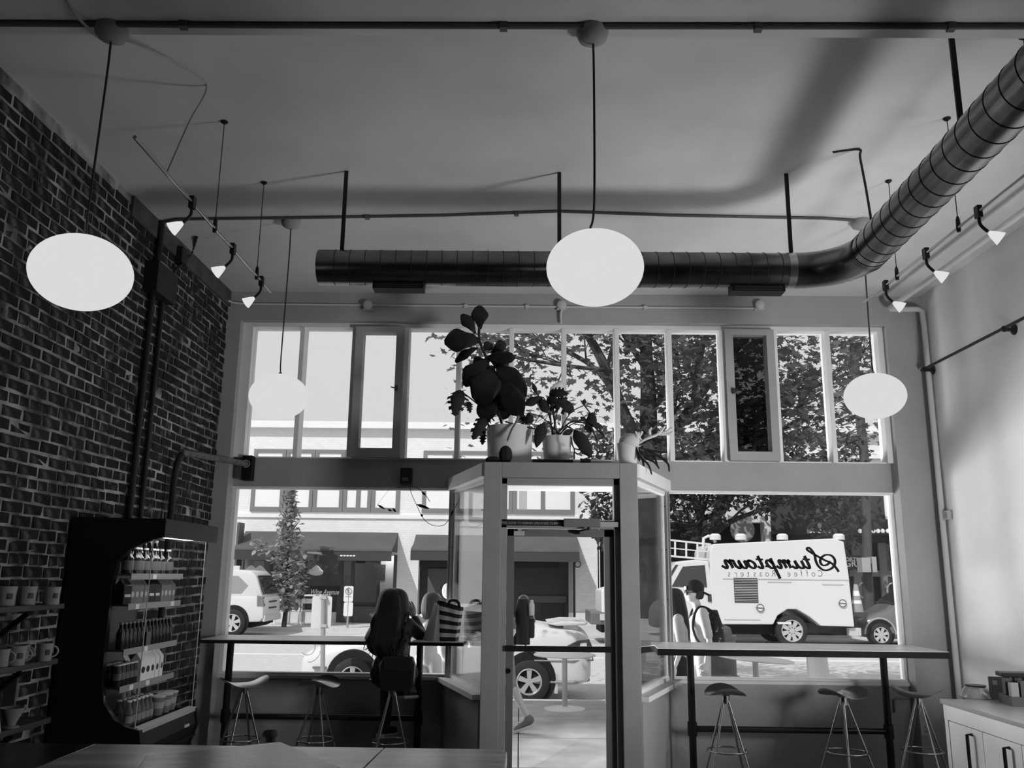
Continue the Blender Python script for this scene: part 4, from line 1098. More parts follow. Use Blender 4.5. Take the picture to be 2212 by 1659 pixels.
# ------------------------------------------------------------------ vehicles
tyre = M('tyre', 0.02, 0.8); rim_m = M('alloy_rim', 0.62, 0.3, 0.6); arch_m = M('arch_black', 0.006, 0.8)
def wheel(parent, x, y, z, r, w=0.2, rim=0.62, spokes=5):
    o = MB().lathe([(r*rim, -w*0.48), (r*0.9, -w/2), (r*0.985, -w*0.4), (r, 0), (r*0.985, w*0.4), (r*0.9, w/2), (r*rim, w*0.48)], 32, (x, y, z), 'y', cap=False).build('wheel', tyre, parent, smooth=40)
    rr = r*rim
    MB().lathe([(rr*1.03, -w*0.49), (rr*0.95, -w*0.50), (rr*0.9, -w*0.38), (rr*0.88, w*0.2)], 28, (x, y, z), 'y', cap=False).build('rim', rim_m, o, smooth=40)
    MB().lathe([(rr*0.9, -w*0.2), (rr*0.9, -w*0.19)], 24, (x, y, z), 'y').build('brake_disc', arch_m, o)
    sp = MB()
    for k in range(spokes):
        a = 2*PI*k/spokes+0.3
        u = Vector((math.cos(a), 0, math.sin(a))); t = Vector((-math.sin(a), 0, math.cos(a)))
        c = Vector((x, y-w*0.42, z))
        wi, wo = rr*0.14, rr*0.22
        ps = [c+u*rr*0.15-t*wi, c+u*rr*0.15+t*wi, c+u*rr*0.95+t*wo, c+u*rr*0.95-t*wo]
        sp.add(ps+[p+Vector((0, 0.03, 0)) for p in ps], [(0,1,2,3),(7,6,5,4),(0,4,5,1),(1,5,6,2),(2,6,7,3),(3,7,4,0)])
    sp.lathe([(rr*0.26, -w*0.44), (rr*0.26, -w*0.3)], 16, (x, y, z), 'y')
    sp.build('spokes', rim_m, o)
    return o
def loft(stations, yc, name, mat, parent, lev=2):
    """stations: (x, zb, zbelt, ztop, w_low, w_belt, w_top); near side is -y"""
    ring = []
    for (x, zb, zl, zt, wl, wb, wt) in stations:
        zm = zb+(zl-zb)*0.45
        half = [(wl*0.96, zb), (wl, zb+0.06), (wl*1.02, zm), (wb, zl), (wt, zt-0.03), (wt*0.55, zt)]
        pts = [(-a, b) for a, b in half]+[(a, b) for a, b in half[::-1]]
        ring.append([Vector((x, yc+a, b)) for a, b in pts])
    k = len(ring[0]); mb = MB()
    vs = [p for r in ring for p in r]; fs = []
    for i in range(len(ring)-1):
        for j in range(k):
            fs.append((i*k+j, i*k+(j+1) % k, (i+1)*k+(j+1) % k, (i+1)*k+j))
    fs.append(list(range(k))[::-1]); fs.append([(len(ring)-1)*k+j for j in range(k)])
    o = mb.add(vs, fs).build(name, mat, parent, smooth=180)
    md = o.modifiers.new('sub', 'SUBSURF'); md.levels = lev; md.render_levels = lev
    return o
def side_panel(parent, name, mat, poly, ybase, zb, zt, inset, off=0.012, thick=0.01):
    """polygon (x,z) laid on the near flank; leans in by inset between zb and zt"""
    ps = [Vector((x, ybase+inset*max(0, min(1, (z-zb)/(zt-zb)))-off, z)) for x, z in poly]
    qs = [p+Vector((0, thick, 0)) for p in ps]; n = len(ps)
    return MB().add(ps+qs, [list(range(n)), [n+i for i in range(n)][::-1]]+[(i, n+i, n+(i+1) % n, (i+1) % n) for i in range(n)]).build(name, mat, parent)
car_white = M('car_paint_white', 0.64, 0.38, coat=0.15)
car_glass = M('car_glass', 0.03, 0.06, spec=0.9)
trim_dark = M('car_trim_dark', 0.02, 0.5)

# white sedan parked at the near kerb, tail with spoiler to the right
Y0 = 13.35; yc = Y0+0.84
X0, X1 = at_y(637, 1440, Y0).x, at_y(1283, 1420, Y0).x
S = thing('parked_sedan', 'white parked sedan with rear spoiler right outside the entry', 'car', ((X0+X1)/2, yc, ZR))
gz = ZR
L_ = X1-X0
st = []
for fx_, zb, zl, zt, wl, wb, wt in ((0.00, .28, .50, .58, .55, .56, .45), (0.02, .22, .60, .68, .74, .72, .60), (0.08, .20, .70, .80, .82, .80, .70), (0.22, .19, .80, .92, .84, .82, .74), (0.31, .19, .84, .97, .84, .83, .74),
                                   (0.43, .19, .86, 1.32, .84, .83, .58), (0.50, .19, .87, 1.38, .84, .83, .58), (0.62, .19, .88, 1.37, .84, .83, .58), (0.70, .19, .90, 1.28, .84, .83, .60), (0.80, .19, .95, 1.10, .84, .82, .72),
                                   (0.92, .21, .96, 1.09, .83, .80, .70), (0.975, .25, .90, 1.05, .78, .74, .64), (1.0, .32, .66, .88, .64, .62, .54)):
    st.append((X0+fx_*L_, gz+zb, gz+zl, gz+zt, wl, wb, wt))
loft(st, yc, 'body', car_white, S)
def sx_(f): return X0+f*L_
side_panel(S, 'side_window', car_glass, [(sx_(.335), gz+.93), (sx_(.435), gz+1.25), (sx_(.55), gz+1.29), (sx_(.55), gz+.94)], Y0+0.0, gz+.9, gz+1.35, 0.25, 0.02)
side_panel(S, 'side_window', car_glass, [(sx_(.56), gz+.94), (sx_(.56), gz+1.29), (sx_(.66), gz+1.26), (sx_(.735), gz+.97)], Y0+0.0, gz+.9, gz+1.35, 0.25, 0.02)
rw = MB().grid([[Vector((sx_(.715), yc+s*0.52, gz+1.285)) for s in (-1, -.5, 0, .5, 1)], [Vector((sx_(.80), yc+s*0.62, gz+1.075)) for s in (-1, -.5, 0, .5, 1)]]).build('rear_window', car_glass, S, thick=0.02)
MB().tube([(sx_(.705), yc-0.60, gz+1.30), (sx_(.80), yc-0.70, gz+1.06), (sx_(.815), yc-0.5, gz+1.05)], 0.014, 6).build('window_trim', trim_dark, S)
spz = gz+1.135
MB().prism([(sx_(.845), spz-.02), (sx_(.90), spz+.02), (sx_(.975), spz+.018), (sx_(.985), spz), (sx_(.975), spz-.03), (sx_(.88), spz-.05)], yc-0.72, yc+0.72, 'xz').build('spoiler', car_white, S, bevel=0.02)
for s in (-1, 1):
    MB().box(sx_(.90), sx_(.95), yc+s*0.6-0.03, yc+s*0.6+0.03, gz+.96, spz-.03).build('spoiler_foot', car_white, S)
lamp_pts = [(sx_(.905), gz+.80), (sx_(.945), gz+.885), (sx_(.985), gz+.91), (sx_(.995), gz+.80), (sx_(.985), gz+.735), (sx_(.93), gz+.74)]
side_panel(S, 'tail_lamp', M('tail_lamp_dark', 0.05, 0.15), lamp_pts, Y0+0.02, gz, gz+2, 0.0, 0.03, 0.05)
side_panel(S, 'tail_lens', M('tail_lens_pale', 0.6, 0.2), [(sx_(.95), gz+.76), (sx_(.955), gz+.85), (sx_(.975), gz+.86), (sx_(.978), gz+.76)], Y0+0.0, gz, gz+2, 0.0, 0.03, 0.05)
MB().tube([(sx_(.80), Y0-0.015, gz+.60), (sx_(.93), Y0+0.005, gz+.60), (sx_(1.0), Y0+0.16, gz+.60), (sx_(1.008), yc, gz+.60)], 0.012, 6).build('bumper_line', M('bumper_grey', 0.30, 0.5), S)
MB().tube([(sx_(.80), Y0-0.0, gz+.30), (sx_(.93), Y0+0.02, gz+.30), (sx_(.985), Y0+0.2, gz+.32)], 0.03, 8).build('bumper_lip', M('bumper_grey', 0.30, 0.5), S)
for pxw in (762, 1143):
    xw = at_y(pxw, 1460, Y0).x
    MB().lathe([(0.39, 0.0), (0.39, -0.03), (0.37, -0.035)], 32, (xw, Y0+0.02, gz+.34), 'y').build('wheel_arch', arch_m, S)
    wheel(S, xw, Y0+0.03, gz+.305, 0.305, 0.19, 0.60, 5)
xw = at_y(1143, 1460, Y0).x
MB().box(xw+0.37, xw+0.42, Y0+0.0, Y0+0.14, gz+.14, gz+.42).build('mud_flap', M('flap_white', 0.5, 0.5), S)
c = at_y(665, 1398, Y0)
MB().tube(arc((c.x, Y0-0.008, c.z), 0.11, -0.75*PI, 0.25*PI, 14), 0.006, 5).build('fuel_door', M('bumper_grey', 0.30, 0.5), S)
c = at_y(690, 1442, Y0)
MB().box(c.x-0.1, c.x+0.1, Y0-0.02, Y0+0.05, c.z-0.015, c.z+0.015).build('side_marker', M('marker_grey', 0.18, 0.4), S)
MB().box(sx_(.34)-.004, sx_(.34)+.004, Y0-0.012, Y0+.02, gz+.3, gz+.86).box(sx_(.56)-.004, sx_(.56)+.004, Y0-0.012, Y0+.02, gz+.3, gz+.88).build('door_gap', trim_dark, S)

# white utility truck across the street
Y0 = 24.6; gz = ZR
T = thing('utility_truck', 'white utility truck with box body stopped in the far lane', 'truck', (at_y(1560, 1390, Y0).x, Y0+1.1, ZR))
tx = lambda px, py=1300: at_y(px, py, Y0).x
tz = lambda py, px=1650: at_y(px, py, Y0).z
W_ = 2.2
body_poly = [(tx(1541), tz(1349, 1560)), (tx(1536), tz(1260, 1540)), (tx(1533, 1185), tz(1190, 1540)), (tx(1541, 1170), tz(1175, 1540)), (tx(1800, 1165), tz(1163, 1800)), (tx(1823, 1170), tz(1170, 1820)), (tx(1834, 1250), tz(1240, 1834)), (tx(1842), tz(1354, 1840)),
             (tx(1770), tz(1352, 1770)), (tx(1748), tz(1333, 1748)), (tx(1720), tz(1316, 1720)), (tx(1700), tz(1316, 1700)), (tx(1678), tz(1330, 1678)), (tx(1668), tz(1349, 1668))]
truck_white = M('truck_paint_white', 0.66, 0.35)
MB().prism(body_poly, Y0, Y0+W_, 'xz').build('box_body', truck_white, T, bevel=0.03)
line_m = M('truck_line', 0.45, 0.5)
MB().box(tx(1563), tx(1838), Y0-0.012, Y0+0.01, tz(1252), tz(1250)).build('body_seam', line_m, T)
MB().box(tx(1563), tx(1640), Y0-0.012, Y0+0.01, tz(1340), tz(1338)).build('body_seam', line_m, T)
MB().box(tx(1778), tx(1824), Y0-0.012, Y0+0.01, tz(1262), tz(1260)).build('body_seam', line_m, T)
MB().box(tx(1660), tx(1712), Y0-0.012, Y0+0.01, tz(1258), tz(1256)).build('body_seam', line_m, T)
vent = MB().box(tx(1587), tx(1638), Y0-0.015, Y0+0.02, tz(1302), tz(1249)).build('vent_panel', M('vent_dark', 0.03, 0.6), T)
for k in range(14):
    z = tz(1300)+(tz(1250)-tz(1300))*(k+0.3)/14
    MB().box(tx(1588), tx(1637), Y0-0.03, Y0-0.012, z, z+0.012).build('slat', M('vent_slat', 0.6, 0.5), vent)
for px, py in ((1642, 1313), (1820, 1303)):
    c = at_y(px, py, Y0-0.02)
    MB().lathe([(0.10, 0.0), (0.10, -0.012)], 20, c, 'y').build('emblem_disc', M('emblem_pale', 0.70, 0.5), T)
    MB().tube(arc(c+Vector((0, -0.015, 0)), 0.095, 0.05*PI, 0.95*PI, 10), 0.012, 5).tube(arc(c+Vector((0, -0.015, 0)), 0.095, 1.1*PI, 1.9*PI, 10), 0.012, 5).obox(c+Vector((-0.12, -0.015, 0)), c+Vector((0.11, -0.015, -0.01)), 0.01, 0.03).build('emblem_mark', M('emblem_mark', 0.12, 0.5), T)
# cab
cab = [(tx(1385), tz(1345, 1440)), (tx(1385), tz(1275, 1440)), (tx(1432, 1265), tz(1268, 1440)), (tx(1462, 1215), tz(1214, 1460)), (tx(1500, 1210), tz(1209, 1500)), (tx(1531, 1215), tz(1212, 1530)), (tx(1540, 1260), tz(1260, 1540)), (tx(1545), tz(1358, 1545)), (tx(1440), tz(1360, 1450))]
MB().prism(cab, Y0+0.05, Y0+W_-0.05, 'xz').build('cab', truck_white, T, bevel=0.04)
side_panel(T, 'side_window', car_glass, [(tx(1452), tz(1270)), (tx(1478), tz(1226)), (tx(1526), tz(1222)), (tx(1529), tz(1270))], Y0+0.05, 0, 5, 0, 0.012)
side_panel(T, 'windscreen_edge', car_glass, [(tx(1444), tz(1249)), (tx(1462), tz(1222)), (tx(1468), tz(1222)), (tx(1446), tz(1258))], Y0+0.05, 0, 5, 0, 0.012)
MB().box(tx(1540, 1280), tx(1552, 1280), Y0+0.1, Y0+0.3, tz(1352), tz(1218)).build('cab_gap', M('gap_grey', 0.12, 0.6), T)
MB().box(tx(1530), tx(1541), Y0+0.02, Y0+0.1, tz(1301), tz(1285)).build('fuel_flap', M('flap_dark', 0.05, 0.5), T)
hood = [(tx(1300), tz(1330, 1300)), (tx(1300), tz(1275, 1300)), (tx(1330), tz(1266, 1320)), (tx(1385), tz(1264, 1385)), (tx(1385), tz(1345, 1385))]
MB().prism(hood, Y0+0.12, Y0+W_-0.12, 'xz').build('hood', truck_white, T, bevel=0.05)
MB().box(tx(1276), tx(1310), Y0+0.1, Y0+W_-0.1, tz(1350, 1290), tz(1322, 1290)).build('front_bumper', M('bumper_steel', 0.18, 0.4, 0.5), T, bevel=0.04)
MB().box(tx(1296), tx(1308), Y0+0.02, Y0+0.12, tz(1340, 1290), tz(1326, 1290)).build('fog_lamp', M('fog_pale', 0.5, 0.4), T)
MB().box(tx(1300), tx(1838), Y0+0.3, Y0+W_-0.3, tz(1372), tz(1345)).build('chassis', arch_m, T)
MB().box(tx(1838, 1370), tx(1864, 1370), Y0+0.1, Y0+W_-0.1, tz(1374, 1850), tz(1357, 1850)).build('step_bumper', M('step_pale', 0.5, 0.6), T, bevel=0.01)
for k in range(5):
    MB().box(tx(1842, 1340), tx(1858, 1340), Y0+0.2, Y0+W_-0.2, tz(1357-k*5), tz(1355-k*5)).build('tail_rib', trim_dark, T)
for px in (1712, 1372):
    xw = tx(px, 1375)
    wheel(T, xw, Y0+0.12, gz+0.43, 0.43, 0.26, 0.66, 8)
    wheel(T, xw+0.04, Y0+W_-0.2, gz+0.43, 0.43, 0.26, 0.6, 8)
xw = tx(1712, 1375)
MB().box(tx(1678), tx(1706), Y0-0.02, Y0+0.1, tz(1348), tz(1343)).build('step_plate', M('step_white', 0.7, 0.5), T)
# roof rack fittings and ladder
for px in (1545, 1600, 1690, 1812):
    c = at_y(px, 1163, Y0+0.3)
    MB().lathe([(0.16, 0), (0.16, 0.12), (0.10, 0.17)], 14, (c.x, Y0+0.3, c.z-0.04)).build('roof_fitting', truck_white, T, smooth=40)
LD = thing('ladder', 'pale ladder lying on the rack above the truck cab', 'ladder', at_y(1490, 1190, Y0+0.4))
la, lb = at_y(1405, 1162, Y0+0.4), at_y(1535, 1176, Y0+0.4)
ma, mb_ = at_y(1405, 1197, Y0+0.4), at_y(1535, 1209, Y0+0.4)
MB().obox(la, lb, 0.05, 0.05).build('rail', M('ladder_pale', 0.65, 0.5), LD)
MB().obox(ma, mb_, 0.05, 0.05).build('rail', M('ladder_pale', 0.65, 0.5), LD)
MB().obox((la+ma)/2, (lb+mb_)/2, 0.02, 0.03).build('rope', M('ladder_pale', 0.65, 0.5), LD)
for k in range(6):
    s = 0.04+k*0.185
    MB().obox(la+(lb-la)*s, ma+(mb_-ma)*s, 0.04, 0.05, up=(1, 0, 0)).build('rung', M('ladder_pale', 0.65, 0.5), LD)
c = at_y(1520, 1170, Y0+0.4)
MB().tube([at_y(1519, 1185, Y0+.4), at_y(1520, 1163, Y0+.4), at_y(1530, 1158, Y0+.4), at_y(1541, 1160, Y0+.4), at_y(1545, 1172, Y0+.4)], 0.045, 8).build('rack_hoop', M('ladder_pale', 0.65, 0.5), T, smooth=60)
# traffic cone on the tail step
cc = at_y(1853, 1330, Y0+0.35)
CO = thing('traffic_cone', 'striped traffic cone standing on the truck tail', 'cone', cc)
zt0 = at_y(1853, 1322, Y0+.35).z; zt1 = at_y(1853, 1262, Y0+.35).z; H_ = zt1-zt0
for i, (f0, f1, v) in enumerate(((0, .30, .28), (.30, .42, .75), (.42, .58, .28), (.58, .76, .75), (.76, 1.0, .34))):
    r0 = 0.17*(1-f0)+0.05*f0; r1 = 0.17*(1-f1)+0.05*f1
    MB().lathe([(r0, f0*H_), (r1, f1*H_)], 16, (cc.x, cc.y, zt0)).build('cone_band', M('cone_%d' % int(v*100), v, 0.6), CO, smooth=40)
MB().box(cc.x-0.2, cc.x+0.2, cc.y-0.2, cc.y+0.2, zt0-0.12, zt0).build('cone_base', M('cone_base', 0.05, 0.7), CO)

# dark hatchback behind the truck
Y0 = 25.2; yc = Y0+0.85
V = thing('dark_hatchback', 'dark hatchback with seven-spoke wheels behind the truck', 'car', (tx(1902)+1.2, yc, ZR))
vx = lambda px, py=1340: at_y(px, py, Y0).x
vz = lambda py: at_y(1900, py, Y0).z
xv = vx(1862)
st = [(xv, .30, .55, .62, .55, .55, .45), (xv+.06, .24, .66, .74, .76, .72, .6), (xv+.3, .2, .78, .88, .84, .8, .68), (xv+.75, .2, .86, 1.0, .86, .83, .7), (xv+.95, .2, .90, 1.12, .86, .84, .66), (xv+1.5, .2, .94, 1.50, .86, .84, .58), (xv+2.0, .2, .94, 1.54, .86, .84, .58), (xv+3.1, .2, .95, 1.48, .86, .84, .58), (xv+3.8, .22, .95, 1.1, .84, .8, .6), (xv+4.0, .3, .8, .9, .7, .7, .5)]
loft([(a, gz+b, gz+c_, gz+d_, e, f_, g_) for a, b, c_, d_, e, f_, g_ in st], yc, 'body', M('car_paint_dark', 0.13, 0.2, coat=0.6), V)
side_panel(V, 'side_window', car_glass, [(xv+1.05, gz+.99), (xv+1.5, gz+1.42), (xv+2.3, gz+1.46), (xv+2.3, gz+1.0)], Y0, gz+.95, gz+1.5, 0.27, 0.02)
ws = MB().grid([[Vector((xv+.98, yc+s*0.62, gz+1.15)) for s in (-1, 0, 1)], [Vector((xv+1.46, yc+s*0.52, gz+1.49)) for s in (-1, 0, 1)]]).build('windscreen', car_glass, V, thick=0.02)
xw = vx(1902, 1370)
MB().lathe([(0.40, 0.0), (0.40, -0.03), (0.38, -0.035)], 32, (xw, Y0+0.02, gz+.36), 'y').build('wheel_arch', arch_m, V)
MB().tube(arc((xw, Y0-0.015, gz+.33), 0.43, 0.0, PI, 20), 0.028, 6).build('arch_flare', M('flare_pale', 0.35, 0.4), V)
wheel(V, xw, Y0+0.03, gz+.315, 0.315, 0.2, 0.66, 7)
wheel(V, xw+2.5, Y0+0.03, gz+.315, 0.315, 0.2, 0.66, 7)
MB().box(vx(1945), vx(1945)+.1, Y0-0.12, Y0+0.02, vz(1312), vz(1305)).build('door_mirror', M('car_paint_dark', 0.13, 0.2), V)

# white suv at the far left
Y0 = 26.1; yc = Y0+0.92
ux = lambda px, py=1310: at_y(px, py, Y0).x
uz = lambda py, px=540: at_y(px, py, Y0).z
xr = ux(567)
U = thing('parked_suv', 'white SUV parked across the street, seen at its rear end', 'car', (xr-2.3, yc, ZR))
low = [(-4.6, .45), (-4.62, .85), (-4.4, 1.02), (-3.3, 1.12), (-0.02, 1.14), (0.02, 1.05), (0.04, .55), (-.05, .42), (-.5, .40), (-4.3, .36)]
MB().prism([(xr+a_, gz+b_) for a_, b_ in low], Y0, Y0+1.84, 'xz').build('body', car_white, U, bevel=.07, smooth=40)
cabp = [(-3.35, 1.05), (-2.65, 1.74), (-2.3, 1.86), (-.9, 1.90), (-.42, 1.86), (-.30, 1.76), (-.04, 1.12)]
MB().prism([(xr+a_, gz+b_) for a_, b_ in cabp], Y0+.09, Y0+1.75, 'xz').build('cabin', car_white, U, bevel=.05, smooth=40)
side_panel(U, 'side_window', M('suv_glass_pale', 0.30, 0.1), [(xr-2.6, gz+1.2), (xr-2.35, gz+1.70), (xr-.80, gz+1.72), (xr-.50, gz+1.45), (xr-.68, gz+1.22)], Y0+.09, gz, gz+3, 0, 0.012)
MB().add([(xr-.285, Y0+.25, gz+1.72), (xr-.285, Y0+1.6, gz+1.72), (xr-.035, Y0+1.66, gz+1.19), (xr-.035, Y0+.18, gz+1.19)]+[(xr-.255, Y0+.25, gz+1.74), (xr-.255, Y0+1.6, gz+1.74), (xr-.005, Y0+1.66, gz+1.21), (xr-.005, Y0+.18, gz+1.21)], [(0,1,2,3),(7,6,5,4),(0,4,5,1),(1,5,6,2),(2,6,7,3),(3,7,4,0)]).build('rear_window', car_glass, U)
MB().prism([(xr-.16, gz+.86), (xr-.18, gz+1.16), (xr+.0, gz+1.12), (xr+.035, gz+.86)], Y0-.012, Y0+.16, 'xz').build('tail_lamp', M('tail_lamp_grey', 0.18, 0.3), U)
for zz in (.98, .80):
    MB().box(xr+.03, xr+.055, Y0+.55, Y0+1.3, gz+zz-.02, gz+zz+.02).build('tailgate_trim', trim_dark, U)
MB().box(xr+.0, xr+.09, Y0+.05, Y0+1.79, gz+.42, gz+.60).build('rear_bumper', M('bumper_white', .55, .5), U, bevel=.03)
xw = ux(503, 1340)
MB().lathe([(0.47, 0.0), (0.47, -0.03), (0.45, -0.035)], 32, (xw, Y0+0.02, gz+.42), 'y').build('wheel_arch', arch_m, U)
wheel(U, xw, Y0+0.03, gz+.385, 0.385, 0.24, 0.64, 6)
wheel(U, xw-2.8, Y0+0.03, gz+.385, 0.385, 0.24, 0.64, 6)
MB().prism([(xr-1.0, gz+.32), (xr-.1, gz+.46), (xr-.1, gz+.34), (xr-.3, gz+.25), (xr-.9, gz+.2)], Y0+.2, Y0+1.6, 'xz').build('underbody', arch_m, U)

# ------------------------------------------------------------------ street furniture
c = at_z(1220, 1532, 0.0)
def cafe_table(lab, x, y, zt, r, tilt=0.0, base=True):
    t = thing('cafe_table', lab, 'table', (x, y, 0), 'outdoor cafe tables')
    Rm = Matrix.Translation((x, y, zt)) @ Matrix.Rotation(tilt, 4, 'Y')
    MB().lathe([(r*0.96, -0.018), (r, -0.01), (r, 0.0), (r*0.985, 0.006)], 40).move(Rm).build('table_top', M('table_white', 0.75, 0.35), t, smooth=40)
    MB().tube([(x, y, 0.02), (x, y, zt-0.02)], 0.035, 14).build('pole', M('table_pole', 0.5, 0.3, 0.6), t, smooth=50)
    MB().lathe([(0.27, 0.0), (0.27, 0.012), (0.05, 0.028), (0.04, 0.04)], 36, (x, y, 0)).build('base', M('table_white', 0.75, 0.35), t, smooth=30)
    return t
zt = at_y(1214, 1414, c.y).z
cafe_table('round white cafe table with disc base outside the door', c.x, c.y, zt, 0.41)
p = at_y(1640, 1422, 11.3)
cafe_table('tilted white cafe table outside the right window', p.x-0.05, 11.3, p.z, 0.47, R(4))
p = at_y(1765, 1445, 10.9)
CH = thing('white_chair', 'white moulded chair outside the right window', 'chair', (p.x, 10.9, 0))
rows = []
for i in range(9):
    s = i/8
    z = at_y(1765, 1478-70*s, 10.9).z
    dy = 0.10*(1-s)**2-0.02*math.sin(s*PI)
    hw = 0.135-0.012*s+ (0.02 if i == 8 else 0)
    rows.append([Vector((p.x+hw*t_, 10.9-dy+0.05*(1-abs(t_))-0.03, z)) for t_ in (-1, -.8, -.4, 0, .4, .8, 1)])
MB().grid(rows).build('backrest', M('chair_white', 0.78, 0.4), CH, smooth=60, thick=0.012)
zs_ = rows[0][0].z
MB().prism([(p.x-.22, 10.42), (p.x+.22, 10.42), (p.x+.2, 10.88), (p.x-.2, 10.88)], zs_-0.06, zs_-0.035).build('seat', M('chair_white', 0.78, 0.4), CH, bevel=0.01)
for dx in (-.19, .19):
    for yy in (10.45, 10.86):
        MB().tube([(p.x+dx, yy, 0), (p.x+dx*0.95, yy, zs_-0.05)], 0.014, 8).build('leg', M('table_pole', 0.5, 0.3, 0.6), CH)
# litter bin and dark bench stool
p = at_y(1553, 1460, 12.2)
BN = thing('litter_bin', 'dark grey street litter bin beyond the right window', 'bin', (p.x, 12.2, 0))
zt = at_y(1553, 1372, 12.2).z
MB().lathe([(0.22, 0), (0.235, 0.03), (0.235, zt-0.06), (0.25, zt-0.05), (0.25, zt), (0.2, zt)], 24, (p.x, 12.2, 0)).build('drum', M('bin_grey', 0.16, 0.6, var=0.2, scale=5), BN, smooth=35)
MB().lathe([(0.2, zt), (0.18, zt+0.1), (0.05, zt+0.16), (0.0001, zt+0.165)], 24, (p.x, 12.2, 0)).build('lid', M('bin_lid', 0.10, 0.5), BN, smooth=50)
p = at_y(1560, 1462, 10.3)
BS = thing('dark_stool', 'dark low stool outside the right window beside the bin', 'stool', (p.x, 10.3, 0))
MB().box(p.x-.22, p.x+.22, 10.12, 10.48, p.z-.05, p.z).build('seat', M('stool_dark', 0.05, 0.5), BS, bevel=0.012)
for dx in (-.18, .18):
    for yy in (10.16, 10.44):
        MB().box(p.x+dx-.02, p.x+dx+.02, yy-.02, yy+.02, 0, p.z-.05).build('leg', M('stool_dark', 0.05, 0.5), BS)
# sign seen from behind at the near kerb
Y0 = 12.6
sg0 = at_y(697, 1330, Y0)
SN = thing('street_sign', 'blank back of a white street sign on a grey post at the near kerb', 'sign', (sg0.x, Y0, 0))
a, b = at_y(671, 1357, Y0), at_y(718, 1288, Y0)
def rrect(x0, x1, z0, z1, r, n=5):
    pts = []
    for cx, cz, a0 in ((x1-r, z1-r, 0), (x0+r, z1-r, PI/2), (x0+r, z0+r, PI), (x1-r, z0+r, 1.5*PI)):
        for i in range(n+1):
            t_ = a0+PI/2*i/n; pts.append((cx+r*math.cos(t_), cz+r*math.sin(t_)))
    return pts
MB().prism(rrect(a.x, b.x, a.z, b.z, 0.03), Y0-0.003, Y0+0.003, 'xz').build('sign_plate', M('sign_back', 0.66, 0.5), SN)
MB().tube([at_y(694, 1660, Y0-0.03)*1, at_y(699, 1286, Y0-0.03)], 0.032, 12).build('post', M('post_grey', 0.36, 0.5, 0.3), SN, smooth=50)
for py in (1291, 1352):
    q = at_y(699, py, Y0-0.03); MB().box(q.x-.045, q.x+.045, Y0-.07, Y0, q.z-.02, q.z+.02).build('clamp', M('clamp_grey', 0.45, 0.4), SN, bevel=.004)
# no-parking sign on the far pavement
Y0 = 28.8
NP = thing('parking_sign', 'white no-parking sign on a thin post on the far pavement', 'sign', at_y(751, 1356, Y0))
a, b = at_y(742, 1300, Y0), at_y(764, 1266, Y0)
MB().prism(rrect(a.x, b.x, a.z, b.z, 0.05), Y0-0.01, Y0, 'xz').build('sign_plate', M('sign_white', 0.75, 0.5), NP)
a2, b2 = at_y(741.5, 1331, Y0), at_y(763, 1301, Y0)
MB().prism(rrect(a2.x, b2.x, a2.z, b2.z, 0.05), Y0-0.01, Y0, 'xz').build('sign_plate', M('sign_white', 0.75, 0.5), NP)
MB().tube([at_y(750, 1362, Y0+.02), at_y(754, 1268, Y0+.02)], 0.035, 8).build('post', M('post_grey', 0.36, 0.5, 0.3), NP)
c = at_y(753, 1277, Y0-.02)
ring_ = MB().tube(arc(c, 0.10, 0, 2*PI*19/20, 19), 0.012, 5, closed=True).obox(c+Vector((-.07, 0, .07)), c+Vector((.07, 0, -.07)), 0.01, 0.02)
ring_.obox(c+Vector((-.025, 0, -.06)), c+Vector((-.025, 0, .06)), 0.01, 0.02).tube(arc(c+Vector((-.02, 0, .03)), 0.03, -PI/2, PI/2, 8), 0.009, 5)
ring_.build('prohibition_mark', M('mark_grey', 0.28, 0.6), NP)
MB().box(a.x+.06, b.x-.06, Y0-.014, Y0-.01, at_y(752, 1289, Y0).z-.01, at_y(752, 1289, Y0).z+.01).build('sign_rule', M('mark_grey', 0.28, 0.6), NP)
# banner on the white building edge
a = at_y(515, 1150, YF-.5)
MB().box(at_y(511, 1200, 31.2).x, at_y(516, 1200, 31.2).x, 31.0, 31.6, at_y(512, 1222, 31.2).z, at_y(516, 1129, 31.2).z).build('blade_sign', M('blade_dark', 0.10, 0.6), A)
# white cafe chairs and table across the street
Y0 = 30.3
wch = M('cafe_white', 0.75, 0.5)
for i, (px, lab) in enumerate(((604, 'white cafe chair half hidden by the slim street tree'), (636, 'white cafe chair to the right of the slim street tree'), (668, 'white cafe chair beside the near street sign back'))):
    x = at_y(px, 1320, Y0).x
    t = thing('cafe_chair', lab, 'chair', (x, Y0, 0), 'white cafe chairs across the street')
    MB().box(x-.22, x+.22, Y0-.22, Y0+.22, .44, .48).build('seat', wch, t)
    for dx in (-.21, .21):
        for yy in (-.2, .2):
            MB().box(x+dx-.025, x+dx+.025, Y0+yy-.025, Y0+yy+.025, 0, .84 if yy < 0 else .45).build('leg', wch, t)
    MB().box(x-.21, x+.21, Y0-.22, Y0-.18, .70, .86).build('back_rail', wch, t)
x = at_y(684, 1320, 31.2).x
t = thing('bistro_table', 'white bistro table against the shop window across the street', 'table', (x, 31.2, 0))
MB().box(x-.4, x+.4, 30.9, 31.5, .92, .97).build('table_top', wch, t); MB().box(x-.04, x+.04, 31.16, 31.24, 0, .92).build('pole', wch, t)
